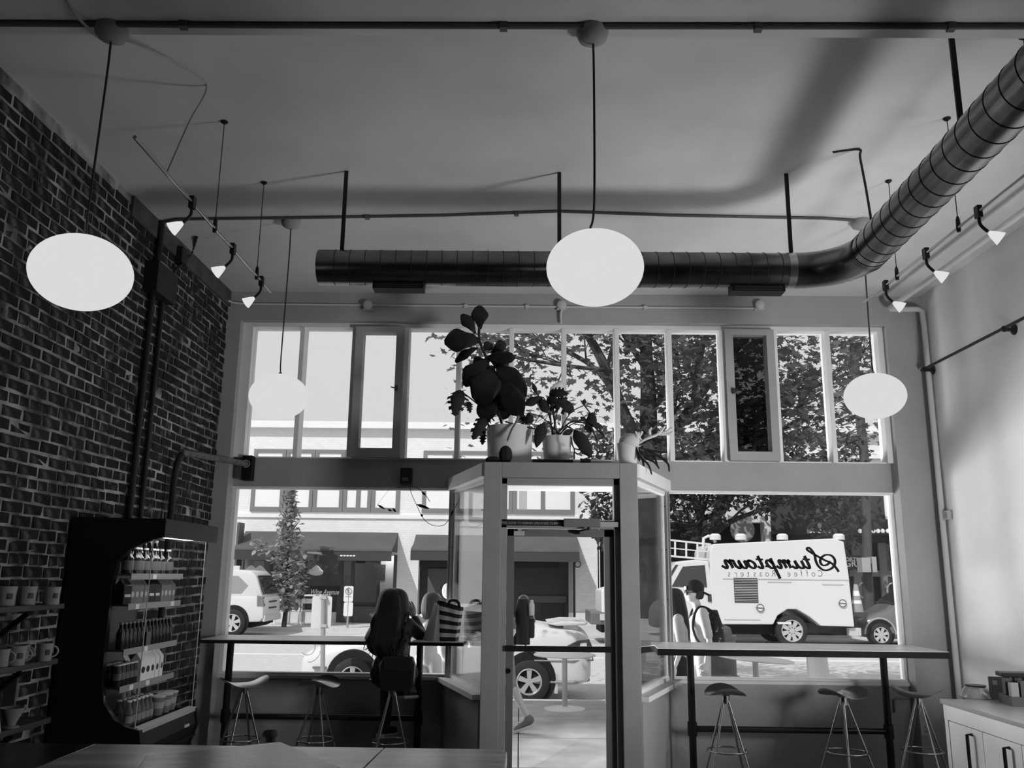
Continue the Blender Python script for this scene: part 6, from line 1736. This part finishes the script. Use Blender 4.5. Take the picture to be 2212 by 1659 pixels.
# --- two people outside the left window
A1 = figure('person with shoulder-length hair and pale clothes outside the left window', at_y(928, 1330, 10.0).x, 10.0, 1.50, R(70), dict(elR=(.06, .13, .66), haR=(.16, .10, .64), elL=(.06, -.13, .66), haL=(.16, -.08, .64), knR=(.03, .06, .285), anL=(-.05, -.055, .06)), shirt=.45, pants=.5, shoe=.5)
P_, f_, r_, s_ = t_P[A1.name]; h = P_['head']
hair_rings(A1, [(h.x, h.y, h.z+.115, .03, .03), (h.x, h.y, h.z+.10, .075, .075), (h.x, h.y-.01, h.z+.05, .105, .105), (h.x-.005, h.y-.02, h.z-.02, .112, .105), (h.x-.01, h.y-.03, h.z-.09, .108, .09), (h.x-.012, h.y-.045, h.z-.15, .09, .06), (h.x-.01, h.y-.05, h.z-.19, .05, .03)], hair_mat('hair_brown', 0.03), 'hair', .015, 28, 4)
A2 = figure('fair-haired person standing behind the striped tote outside', at_y(968, 1330, 10.15).x, 10.15, 1.60, R(60), dict(elR=(.05, .14, .64), haR=(.14, .10, .60)), shirt=.42, pants=.4, shoe=.4)
P_, f_, r_, s_ = t_P[A2.name]; h = P_['head']
hair_rings(A2, [(h.x, h.y, h.z+.125, .03, .03), (h.x-.01, h.y-.01, h.z+.11, .075, .075), (h.x-.015, h.y-.015, h.z+.06, .092, .095), (h.x-.02, h.y-.025, h.z+.01, .09, .085), (h.x-.02, h.y-.035, h.z-.03, .075, .06), (h.x-.015, h.y-.04, h.z-.06, .04, .03)], hair_mat('hair_fair', 0.36), 'hair', .03, 28, 9)

# --- walker with backpack passing the door, pushing off with the near foot
WX = at_y(1092, 1450, 10.25).x
foot = at_y(1140, 1562, 10.15)
W0 = figure('person with a black backpack and bare calf striding past the door', WX, 10.25, 1.70, R(180), dict(
    pelvis=(0, 0, .53), hipL=(0, -.05, .52), hipR=(0, .05, .52),
    knL=(-.035, -.05, .30), anL=(-.150, -.05, .095), toL=(-.075, -.05, .022), knR=(.13, .05, .30), anR=(.10, .05, .07), toR=(.20, .06, .03),
    chest=(.015, 0, .73), elR=(.06, .14, .64), haR=(.16, .10, .60), elL=(-.05, -.14, .64), haL=(.02, -.14, .52)), shirt=.12, pants=.24, shoe=.16, legs='short')
P_, f_, r_, s_ = t_P[W0.name]
# knee-length shorts legs already follow the thigh; running shoe details
an, to = P_['anL'], P_['toL']
MB().obox(an+Vector((.05, 0, -.075)), to+Vector((-.035, 0, -.028)), .09, .028).build('sole', M('runner_sole', 0.62, .6), W0, bevel=.008)
for q in range(4):
    c_ = an+(to-an)*(.35+.17*q)+Vector((-.015, 0, .035))
    MB().obox(c_-Vector((0, .035, 0)), c_+Vector((0, .035, 0)), .010, .007).build('lace', M('lace_pale', 0.5, .7), W0)
h = P_['head']
hair_rings(W0, [(h.x, h.y, h.z+.12, .03, .03), (h.x+.005, h.y, h.z+.105, .08, .08), (h.x+.012, h.y, h.z+.05, .098, .098), (h.x+.018, h.y, h.z-.01, .09, .09), (h.x+.024, h.y, h.z-.05, .06, .06)], hair_mat('hair_dark', 0.03), 'hair', .02, 28, 2)
ch = P_['chest']
bk = ch+Vector((.215, -.03, -.03))
BP = thing('backpack', 'black strapped backpack worn by the striding person', 'bag', (bk.x, bk.y, bk.z-.3))
body = MB()
rows = []
for i in range(11):
    t_ = i/10; z = bk.z-.27+.50*t_
    w_ = .13*(1-.35*max(0, t_-.7)/.3)*(1 if t_ > .1 else .85); d_ = .085*(1-.3*max(0, t_-.75)/.25)
    rows.append([(bk.x+d_*math.copysign(abs(math.cos(a))**.6, math.cos(a)), bk.y+w_*math.copysign(abs(math.sin(a))**.6, math.sin(a)), z) for a in [2*PI*j/20 for j in range(21)]])
nyl = M('pack_nylon', 0.010, .55, bump=.5, bscale=10)
body.grid(rows).add(rows[0][:-1], [list(range(20))[::-1]]).add(rows[-1][:-1], [list(range(20))])
body.build('main_compartment', nyl, BP, smooth=50)
MB().box(bk.x+.06, bk.x+.135, bk.y-.09, bk.y+.09, bk.z-.2, bk.z+.02).build('front_pocket', M('pack_pocket', 0.016, .5), BP, bevel=.025)
MB().tube(arc((bk.x+.01, bk.y, bk.z+.22), .05, 0, PI, 8), .008, 6).build('grab_loop', M('pack_grey', 0.25, .6), BP)
for dy in (-.08, .08):
    MB().tube([(bk.x+.09, bk.y+dy, bk.z+.2), (bk.x+.12, bk.y+dy, bk.z+.08), (bk.x+.14, bk.y+dy, bk.z-.02)], .007, 6).build('compression_strap', M('pack_grey', 0.25, .6), BP)
    MB().tube([(bk.x+.02, bk.y+dy, bk.z-.25), (bk.x+.07, bk.y+dy-.01, bk.z-.36), (bk.x+.12, bk.y+dy-.02, bk.z-.40)], .009, 6).build('strap_tail', nyl, BP)
MB().lathe([(.03, 0), (.033, .02), (.033, .12), (.018, .15), (.018, .17)], 14, (bk.x+.10, bk.y-.10, bk.z+.05)).build('drink_bottle', M('bottle_pale', 0.45, .3), BP, smooth=40)

# --- two people outside the right window
Y0 = 9.55
B1x = at_y(1468, 1340, Y0).x
Bw = figure('person with long dark hair and a pale top walking by the right window', B1x, Y0, 1.58, R(165), dict(elR=(.03, .13, .63), haR=(.10, .13, .53), elL=(-.02, -.13, .63), haL=(.03, -.13, .50), knL=(.05, -.055, .29), anL=(.0, -.055, .06), anR=(-.10, .055, .09), knR=(-.02, .055, .29), toR=(-.03, .055, .02)), shirt=.36, pants=.015, shoe=.05)
P_, f_, r_, s_ = t_P[Bw.name]; h = P_['head']
hair_rings(Bw, [(h.x, h.y, h.z+.12, .03, .03), (h.x+.005, h.y-.005, h.z+.105, .08, .08), (h.x+.012, h.y-.01, h.z+.05, .10, .10), (h.x+.025, h.y-.02, h.z-.03, .10, .095), (h.x+.045, h.y-.035, h.z-.12, .095, .085), (h.x+.065, h.y-.045, h.z-.22, .085, .07), (h.x+.085, h.y-.055, h.z-.32, .07, .055), (h.x+.10, h.y-.06, h.z-.42, .05, .035), (h.x+.105, h.y-.06, h.z-.5, .02, .015)], hair_mat('hair_dark2', 0.02), 'hair', .012, 28, 6)
Y1 = 9.95
B2x = at_y(1512, 1340, Y1).x
Bm = figure('person in a backward cap and mirrored sunglasses wearing a pale T-shirt outside', B2x, Y1, 1.645, R(180), dict(elR=(.01, .135, .63), haR=(.05, .135, .49), elL=(-.03, -.14, .63), haL=(.0, -.14, .49), knR=(.05, .055, .29), anL=(-.08, -.055, .08), knL=(-.01, -.055, .29), toL=(.0, -.055, .02)), shirt=.45, pants=.5, shoe=.4)
P_, f_, r_, s_ = t_P[Bm.name]; h = P_['head']
capm = M('cap_dark', 0.02, .8)
g = MB()
prof = [(.102, .0), (.103, .03), (.095, .07), (.07, .10), (.03, .118), (.0001, .122)]
g.lathe(prof, 24, (h.x+.012, h.y, h.z+.028))
cp = g.build('cap', capm, Bm, smooth=50)
rows = []
for i in range(5):
    t_ = i/4
    rows.append([(h.x+.085+.095*t_*math.cos(u*.5), h.y+.075*u*(1-.2*t_), h.z+.03-.045*t_-.012*u*u) for u in (-1, -.6, -.2, .2, .6, 1)])
MB().grid(rows).build('cap_brim', capm, Bm, smooth=60, thick=.006)
MB().box(h.x-.098, h.x-.088, h.y-.05, h.y+.05, h.z+.04, h.z+.075).build('cap_patch', M('patch_pale', 0.5, .7), Bm, bevel=.003)
for s_2 in (-1, 1):
    MB().lathe([(.030, 0), (.030, -.006), (.02, -.009)], 14, (h.x-.085, h.y+s_2*.034, h.z+.006), 'x').build('sunglass_lens', M('mirror_lens', 0.03, .05, .3), Bm, smooth=40)
    MB().tube([(h.x-.085, h.y+s_2*.06, h.z+.012), (h.x-.03, h.y+s_2*.088, h.z+.012), (h.x+.02, h.y+s_2*.09, h.z+.005)], .004, 6).build('sunglass_arm', black, Bm)
MB().tube([(h.x-.09, h.y-.01, h.z+.012), (h.x-.09, h.y+.01, h.z+.012)], .004, 6).build('sunglass_bridge', black, Bm)
hair_rings(Bm, [(h.x+.02, h.y, h.z+.05, .095, .096), (h.x+.03, h.y, h.z+.0, .088, .094), (h.x+.045, h.y, h.z-.04, .065, .08), (h.x+.05, h.y, h.z-.07, .04, .05)], hair_mat('hair_dark', 0.03), 'hair', .015, 28, 3)
ch = P_['chest']
bk = ch+Vector((.20, .0, -.06))
BP2 = thing('patterned_backpack', 'dark patterned backpack on the back of the person in the cap', 'bag', (bk.x, bk.y, bk.z-.3))
rows = []
for i in range(11):
    t_ = i/10; z = bk.z-.25+.46*t_
    w_ = .14*(1-.4*max(0, t_-.65)/.35); d_ = .075*(1-.5*max(0, t_-.6)/.4)
    rows.append([(bk.x-.02*t_*2+d_*math.copysign(abs(math.cos(a))**.6, math.cos(a)), bk.y+w_*math.copysign(abs(math.sin(a))**.6, math.sin(a)), z) for a in [2*PI*j/20 for j in range(21)]])
MB().grid(rows).add(rows[0][:-1], [list(range(20))[::-1]]).add(rows[-1][:-1], [list(range(20))]).build('main_compartment', M('pack_pattern', 0.015, .6, alt=.3, altpos=(.58, .62), scale=22), BP2, smooth=50)
for dy in (-.10, .10):
    sh = P_['shR'] if dy > 0 else P_['shL']
    MB().tube(spline([(bk.x-.02, bk.y+dy, bk.z+.16), (sh.x+.03, ch.y+dy*1.02, sh.z+.06), (sh.x-.06, ch.y+dy*1.0, sh.z+.02), (sh.x-.10, ch.y+dy*1.02, sh.z-.16), (sh.x-.03, ch.y+dy*1.15, sh.z-.32), (bk.x-.03, bk.y+dy, bk.z-.2)], 5), .014, 6).build('shoulder_strap', nyl, BP2, smooth=60)
# ------------------------------------------------------------------ plants on the entry lid
ZTOP = DZ-0.005
pot_m = M('pot_white', 0.60, .45, var=.05)
fig_leaf = M('fig_leaf', 0.010, .35, var=.4, scale=8, bump=.4, bscale=14)
mon_leaf = leaf_material('monstera_leaf', 0.045, .35)
pale_leaf = leaf_material('pale_frond', 0.75, .4)
stalk_m = M('plant_stalk', 0.03, .6)
def pot(t, x, y, z, r0, r1, h):
    MB().lathe([(r0*.92, 0), (r0, .01), (r1, h), (r1-.014, h), (r1-.02, h-.04)], 40, (x, y, z)).build('pot', pot_m, t, smooth=40)
    MB().lathe([(r1-.02, h-.05), (.0001, h-.045)], 24, (x, y, z)).build('soil', M('soil', .02, .95), t)
def leaf(t, b, tip, w, mat, side=None, cup=.25, arch=.15, shape='ob', holes=0, roll=0.0, name='leaf'):
    """broad leaf from base b to tip; w = full width; real curved blade"""
    b = Vector(b); tip = Vector(tip); d = tip-b; L = d.length; dn = d.normalized()
    sd = Vector(side) if side is not None else Vector((dn.z, 0, -dn.x))
    sd = (sd-dn*sd.dot(dn)); sd = sd.normalized() if sd.length > 1e-4 else dn.orthogonal().normalized()
    nn = dn.cross(sd)
    if nn.y > 0: nn = -nn
    sd = (Matrix.Rotation(roll, 3, dn) @ sd); nn = (Matrix.Rotation(roll, 3, dn) @ nn)
    N_ = 10; rows = []
    for i in range(N_+1):
        s = i/N_
        if shape == 'ob': hw = w/2*(.18+.82*math.sin(min(1, s*1.02)**1.35*PI*.92)) if s < .98 else w*.10
        elif shape == 'el': hw = w/2*max(.03, math.sin(s*PI))**.8
        else: hw = w/2*(1.1*math.sin((s*.93+.07)*PI)**.7)
        hw *= 1+.10*math.sin(s*10+L*40)
        mid = b+d*s+nn*(arch*L*math.sin(s*PI))
        r = []
        for u in (-1, -.66, -.33, 0, .33, .66, 1):
            r.append(mid+sd*(hw*u)+nn*(-cup*hw*(u*u))+nn*(.028*L*math.sin(s*15+u*5)*abs(u))+nn*(-.03*L*(1-abs(u))*s*.3))
        rows.append(r)
    mb = MB()
    if holes:
        k = 7; vs = [p for r in rows for p in r]; fs = []
        for i in range(N_):
            for j in range(k-1):
                if j in (0, 5) and i in (2, 4, 6, 8): continue
                if holes > 1 and j in (1, 4) and i in (3, 6): continue
                fs.append((i*k+j, i*k+j+1, (i+1)*k+j+1, (i+1)*k+j))
        mb.add(vs, fs)
    else:
        mb.grid(rows)
    return mb.build(name, mat, t, smooth=60, thick=.003, fix=False)
def c6(x, y, Y): return at_y(940+x/4.607, 640+y/4.607, Y)
def c7(x, y, Y): return at_y(1120+x/6.144, 780+y/6.144, Y)
# fiddle-leaf fig
px = at_y(1101, 955, 7.42)
FG = thing('fiddle_leaf_fig', 'tall dark fiddle-leaf fig in a large white pot on the entry lid', 'plant', (px.x, 7.42, ZTOP))
pot(FG, px.x, 7.42, ZTOP, .185, .20, at_y(1100, 916, 7.25).z-ZTOP)
zs = at_y(1100, 935, 7.42).z
MB().tube(spline([(px.x-.03, 7.42, zs-.05), c6(600, 1050, 7.42), c6(560, 850, 7.42), c6(520, 650, 7.42), c6(440, 430, 7.42), c6(445, 260, 7.42)], 5), .012, 8).build('stem', stalk_m, FG, smooth=60)
for (b, tp, w, dy, roll) in (((445, 330), (440, 92), 130, 0, .3), ((400, 370), (262, 180), 105, -.04, .5), ((450, 440), (92, 455), 185, -.06, .15), ((500, 610), (795, 610), 110, -.05, .5), ((430, 510), (200, 655), 80, .03, .4), ((540, 620), (290, 890), 170, -.05, .2),
                       ((570, 690), (450, 1075), 250, -.12, .1), ((610, 670), (885, 1010), 200, -.10, .15), ((620, 780), (860, 1190), 190, -.14, .25), ((520, 600), (722, 690), 120, .02, .3), ((560, 930), (500, 1240), 170, -.06, .3), ((600, 760), (640, 1120), 230, -.03, .2),
                       ((480, 540), (560, 470), 90, .05, .2), ((500, 640), (380, 700), 150, .06, .3), ((640, 950), (700, 1220), 160, .04, .3), ((560, 560), (700, 460), 90, .03, .5)):
    wd = 1.3*w/4.607/FPX*7.42
    leaf(FG, c6(*b, 7.42), c6(*tp, 7.42+dy), wd, fig_leaf, cup=.12, roll=roll*.5)
for (b, tp, w, dy) in (((245, 935), (195, 1190), 190, -.1), ((520, 1190), (375, 1425), 150, -.15), ((330, 1050), (350, 1160), 70, -.05), ((850, 1190), (920, 1270), 90, -.12), ((480, 1330), (470, 1480), 70, .05)):
    leaf(FG, c6(*b, 7.40), c6(*tp, 7.40+dy), w/4.607/FPX*7.4, mon_leaf, shape='mo', holes=1, cup=.4)
MB().tube(spline([c6(590, 1240, 7.42), c6(430, 1080, 7.40), c6(245, 935, 7.40)], 5), .006, 6).build('stalk', stalk_m, FG)
MB().tube(spline([c6(830, 1190, 7.25), c6(800, 1260, 7.2), c6(760, 1330, 7.18), c6(715, 1445, 7.17)], 5), [.009]*15+[.004], 6).build('aerial_root', M('root_mid', 0.12, .6), FG)
MB().tube(spline([c6(700, 1250, 7.35), c6(860, 1290, 7.3), c6(1040, 1330, 7.28)], 5), .006, 6).build('stalk', stalk_m, FG)
# monstera
px2 = at_y(1203, 968, 7.36)
MN = thing('monstera', 'monstera with holed leaves in a small white pot on the entry lid', 'plant', (px2.x, 7.36, ZTOP))
pot(MN, px2.x, 7.36, ZTOP, .105, .128, at_y(1203, 941, 7.28).z-ZTOP)
root = c7(500, 960, 7.36)
for (b, tp, w, dy, hs, sunlit_, sh) in (((430, 400), (600, 285), 90, .1, 1, 1, 'mo'), ((410, 430), (655, 430), 125, -.1, 1, 0, 'mo'), ((390, 480), (720, 680), 190, -.12, 2, 0, 'mo'), ((330, 480), (65, 588), 90, 0, 0, 0, 'el'), ((540, 490), (745, 675), 90, .05, 0, 0, 'el'),
                               ((335, 815), (235, 1145), 125, -.16, 0, 0, 'el'), ((890, 800), (1035, 760), 150, -.05, 0, 0, 'ob'), ((740, 915), (965, 1275), 150, -.15, 0, 0, 'el'), ((865, 590), (880, 500), 40, 0, 0, 0, 'el'), ((720, 920), (585, 975), 60, -.05, 0, 0, 'el'), ((130, 690), (160, 825), 90, -.08, 0, 0, 'ob'),
                               ((900, 800), (820, 740), 50, -.02, 0, 0, 'el'), ((900, 820), (960, 960), 80, -.04, 0, 0, 'el'), ((240, 430), (185, 290), 45, .02, 0, 0, 'el'), ((300, 500), (380, 690), 110, -.06, 0, 0, 'el'), ((980, 840), (1120, 880), 60, .05, 0, 0, 'el')):
    bb = c7(*b, 7.36+dy*.3); tt = c7(*tp, 7.36+dy)
    leaf(MN, bb, tt, 1.3*w/6.144/FPX*7.36, pale_leaf if sunlit_ else mon_leaf, shape=sh, holes=hs, cup=.35)
    mid = (root+bb)/2+Vector((0, 0, .05))
    MB().tube(spline([root+Vector((random.uniform(-.04, .04), random.uniform(-.03, .03), -.02)), mid, bb], 5), .0045, 5).build('stalk', stalk_m, MN)
MB().tube(spline([c7(950, 690, 7.35), c7(900, 620, 7.35), c7(865, 570, 7.35)], 4), .006, 5).build('stalk', stalk_m, MN)
for q in (((700, 1080), (740, 1170), (740, 1300)), ((735, 1160), (845, 1185)), ((735, 1200), (790, 1240)), ((700, 1010), (715, 1120))):
    MB().tube([c7(*a_, 7.12) for a_ in q], .006, 5).build('aerial_root', stalk_m, MN)
for q in (((1000, 860), (1160, 1030)), ((1060, 870), (1150, 1020)), ((960, 880), (1050, 1050)), ((980, 900), (1040, 1055))):
    MB().tube([c7(*a_, 7.30) for a_ in q], [.010, .004], 5).build('frond_tip', stalk_m, MN)
# staghorn fern
px3 = at_y(1362, 975, 7.35)
SF = thing('staghorn_fern', 'staghorn fern with pale antler fronds spilling from a white pot', 'plant', (px3.x, 7.35, ZTOP))
pot(SF, px3.x-.02, 7.35, ZTOP, .075, .095, at_y(1362, 958, 7.35).z-ZTOP)
MB().ball((px3.x+.0, 7.33, at_y(1362, 955, 7.35).z), .10, .09, .075, n=14, m=8).build('shield_frond', M('shield_pale', 0.55, .6), SF, smooth=60)
def frond(paths, mat, w):
    for pth in paths:
        ps = spline([c7(*a_, 7.28-.02*i) for i, a_ in enumerate(pth)], 5)
        k = len(ps); rows = []
        for i, p_ in enumerate(ps):
            d_ = (ps[min(i+1, k-1)]-ps[max(i-1, 0)]).normalized(); sd = Vector((d_.z, 0, -d_.x)).normalized()
            hw = w*(.7+.5*math.sin(i/(k-1)*PI))*(1 if i < k-1 else .4)
            rows.append([p_-sd*hw, p_+Vector((0, -.006, 0)), p_+sd*hw])
        MB().grid(rows).build('frond', mat, SF, smooth=60, thick=.004)
frond([[(1560, 1130), (1580, 1000), (1550, 930)], [(1580, 1040), (1630, 960), (1640, 930)], [(1560, 1120), (1680, 1040), (1850, 970), (1950, 860)], [(1760, 1010), (1740, 930), (1770, 880)], [(1850, 970), (1960, 940), (2040, 880)], [(1850, 975), (1980, 970), (2050, 940)], [(1640, 1060), (1590, 990), (1600, 940)], [(1900, 960), (1900, 900), (1890, 880)]], pale_leaf, .009)
frond([[(1560, 1140), (1620, 1280), (1720, 1370), (1770, 1510)], [(1620, 1250), (1660, 1380), (1635, 1520)], [(1590, 1160), (1700, 1290), (1800, 1340), (1870, 1430)], [(1700, 1290), (1790, 1260), (1850, 1400)], [(1600, 1150), (1760, 1190), (1980, 1220)], [(1700, 1180), (1860, 1260), (1980, 1330)], [(1860, 1270), (1980, 1360), (2000, 1470)], [(1600, 1120), (1740, 1040), (1900, 1100)], [(1640, 1100), (1800, 1030), (1920, 1050)], [(1560, 1160), (1590, 1280), (1610, 1330)]], M('frond_dark', 0.02, .5), .0065)
# stones and trays by the pots
st = at_y(1092, 978, 7.10)
MB().ball((st.x, 7.10, ZTOP+.075), .058, .05, .08, n=9, m=7).build('dark_stone', M('stone_dark', 0.02, .8, bump=.8, bscale=12), label='dark upright stone in front of the large white pot', cat='stone')
st2 = at_y(1068, 990, 7.09)
MB().ball((st2.x-.01, 7.09, ZTOP+.03), .07, .045, .032, n=9, m=6).build('flat_stone', M('stone_dark', 0.02, .8, bump=.8, bscale=12), label='flat dark stone at the foot of the large white pot', cat='stone')
a = at_y(1150, 990, 7.12); b = at_y(1238, 990, 7.12)
MB().prism([(a.x, 7.12), (b.x, 7.12), (b.x, 7.24), (a.x+.05, 7.24)], ZTOP, ZTOP+.045).build('slate_tray', M('slate', 0.02, .6), label='dark slate block in front of the monstera pot', cat='tray')
a = at_y(1254, 990, 7.10); b = at_y(1275, 990, 7.10)
MB().box(a.x, b.x, 7.06, 7.14, ZTOP, ZTOP+.045).build('small_block', M('slate', 0.02, .6), label='small dark block right of the monstera pot', cat='block')
# speaker box and trailing vine on the left spandrel
p0, p1 = at_y(866, 1011, 8.18), at_y(889, 1046, 8.18)
t = thing('wall_speaker', 'small black box mounted on the spandrel above the left window', 'speaker', ((p0.x+p1.x)/2, 8.2, p1.z))
MB().box(p0.x, p1.x, 8.15, YG-.001, p1.z, p0.z).build('housing', black, t, bevel=.005)
MB().box(p0.x+.02, p1.x-.03, 8.146, 8.15, p1.z+.03, p1.z+.06).build('badge', M('badge_dim', 0.12, .5), t)
def c8(x, y, Y=8.14): return at_y(860+x/8.295, 980+y/8.295, Y)
t = thing('trailing_vine', 'thin bare vine looping across the left window from the black box', 'vine', c8(700, 1300))
MB().tube(spline([c8(210, 580), c8(240, 720), c8(330, 920), c8(420, 1110), c8(520, 1230), c8(670, 1295), c8(830, 1270), c8(950, 1120), c8(1010, 980), c8(1090, 840), c8(1180, 640), c8(1200, 500), c8(1260, 310)], 6), .0028, 5).build('stem', stalk_m, t)
MB().tube(spline([c8(0, 610), c8(150, 565), c8(350, 620), c8(490, 745), c8(570, 860)], 6), .003, 5).build('stem', stalk_m, t)
for a_, b_, w_ in (((330, 910), (560, 985), .014), ((410, 1080), (440, 1130), .010), ((420, 680), (495, 745), .010), ((990, 1000), (950, 1110), .010), ((1240, 380), (1180, 590), .010)):
    leaf(t, c8(*a_), c8(*b_), w_*2, fig_leaf, shape='el', cup=.2)
for a_, b_ in (((815, 1090), (832, 1100)), ((838, 1100), (846, 1104)), ((848, 1098), (856, 1106))):
    leaf(t, at_y(*a_, 8.14), at_y(*b_, 8.14), .018, fig_leaf, shape='el', cup=.2)
MB().tube([c8(0, 600), at_y(840, 1058, 8.14), at_y(815, 1090, 8.14), at_y(856, 1106, 8.14)], .0015, 4).build('stem', stalk_m, t)

# ------------------------------------------------------------------ window lettering (read from the street, so mirrored in here)
ink = M('window_lettering', 0.010, .5)
YT = 8.296
def c5(x, y): return at_y(1520+x/6.506, 1160+y/6.506, YT)
LT_ = thing('window_lettering', 'mirrored black script lettering on the right window glass', 'lettering', c5(1100, 590))
def brush(paths, r, name='letter'):
    mb = MB()
    for pth, rr in paths:
        ps = spline(pth, 6); k = len(ps)
        vs = []; fs = []
        for i, p_ in enumerate(ps):
            d_ = (ps[min(i+1, k-1)]-ps[max(i-1, 0)]).normalized()
            nb = Vector((d_.z, 0, -d_.x)).normalized()
            # broad-nib weight: thicker on downstrokes
            w = rr*(.62+.5*abs(d_.z))
            vs += [p_-nb*w+Vector((0, -.001, 0)), p_+nb*w+Vector((0, -.001, 0)), p_-nb*w+Vector((0, .0015, 0)), p_+nb*w+Vector((0, .0015, 0))]
        for i in range(k-1):
            a_ = i*4
            fs += [(a_, a_+1, a_+5, a_+4), (a_+2, a_+6, a_+7, a_+3), (a_, a_+4, a_+6, a_+2), (a_+1, a_+3, a_+7, a_+5)]
        fs += [(0, 2, 3, 1), ((k-1)*4, (k-1)*4+1, (k-1)*4+3, (k-1)*4+2)]
        mb.add(vs, fs)
    return mb.build(name, ink, LT_, fix=False)
S_ = [(1900, 490), (1850, 420), (1790, 365), (1700, 325), (1600, 270), (1520, 225), (1460, 185), (1455, 160), (1480, 152), (1525, 195), (1560, 255), (1575, 330), (1610, 405), (1680, 462), (1760, 460), (1830, 410), (1845, 330), (1800, 265), (1720, 250), (1655, 290), (1638, 345), (1670, 395), (1730, 392), (1785, 345)]
brush([([c5(*q) for q in S_], .0112)], 1)
x0w, x1w, base, xh = 1556, 222, 438, 112
GL = {'t': (.60, [[(.18, 1.55), (.18, .25), (.32, .0), (.58, .22)], [(-.1, 1.08), (.45, 1.12)]]), 'u': (.95, [[(0, .95), (.0, .28), (.16, .0), (.42, .2), (.52, .95)], [(.52, .95), (.52, .22), (.68, 0), (.92, .25)]]),
      'm': (1.2, [[(-.02, .7), (.1, 1.0), (.12, 0)], [(.12, .55), (.34, 1.0), (.45, .8), (.45, 0)], [(.45, .55), (.68, 1.0), (.80, .8), (.80, .2), (.94, 0), (1.16, .28)]]),
      'p': (.85, [[(.14, 1.25), (.14, -1.32)], [(.14, .55), (.38, 1.0), (.60, .72), (.52, .18), (.32, .0), (.14, .22)], [(.55, .2), (.82, .25)]]),
      'o': (.80, [[(.40, .98), (.14, .7), (.12, .25), (.34, .0), (.58, .25), (.58, .72), (.40, .98), (.62, .86), (.82, .9)]]),
      'w': (1.0, [[(0, .95), (.0, .25), (.16, .0), (.36, .2), (.44, .95), (.46, .22), (.62, .0), (.82, .3), (.86, .95), (1.0, .85)]]),
      'n': (.95, [[(0, .8), (.1, 1.0), (.12, 0)], [(.12, .5), (.36, 1.0), (.5, .8), (.5, .22), (.64, 0), (.90, .32)]])}
word = 'tumptown'
tot = sum(GL[c][0] for c in word); ux_ = (x0w-x1w)/(tot+.35)
pen = .25
for c in word:
    adv, strokes = GL[c]
    brush([([c5(x0w-(pen+a_+.30*b_-.12)*ux_+0, base-b_*xh) for a_, b_ in s_], .0132) for s_ in strokes], 1)
    pen += adv
pos = [('C', 1640), ('o', 1545), ('f', 1458), ('f', 1378), ('e', 1296), ('e', 1200), ('R', 985), ('o', 893), ('a', 805), ('s', 718), ('t', 630), ('e', 542), ('r', 455), ('s', 358)]
for ch_, x_ in pos:
    q = c5(x_, 556)
    text_mb(ch_, .085, flip=True, bold=-.0012, sx=.85).move(Matrix.Translation((q.x, YT, q.z))).build('letter', M('lettering_thin', 0.03, .5), LT_, fix=False)
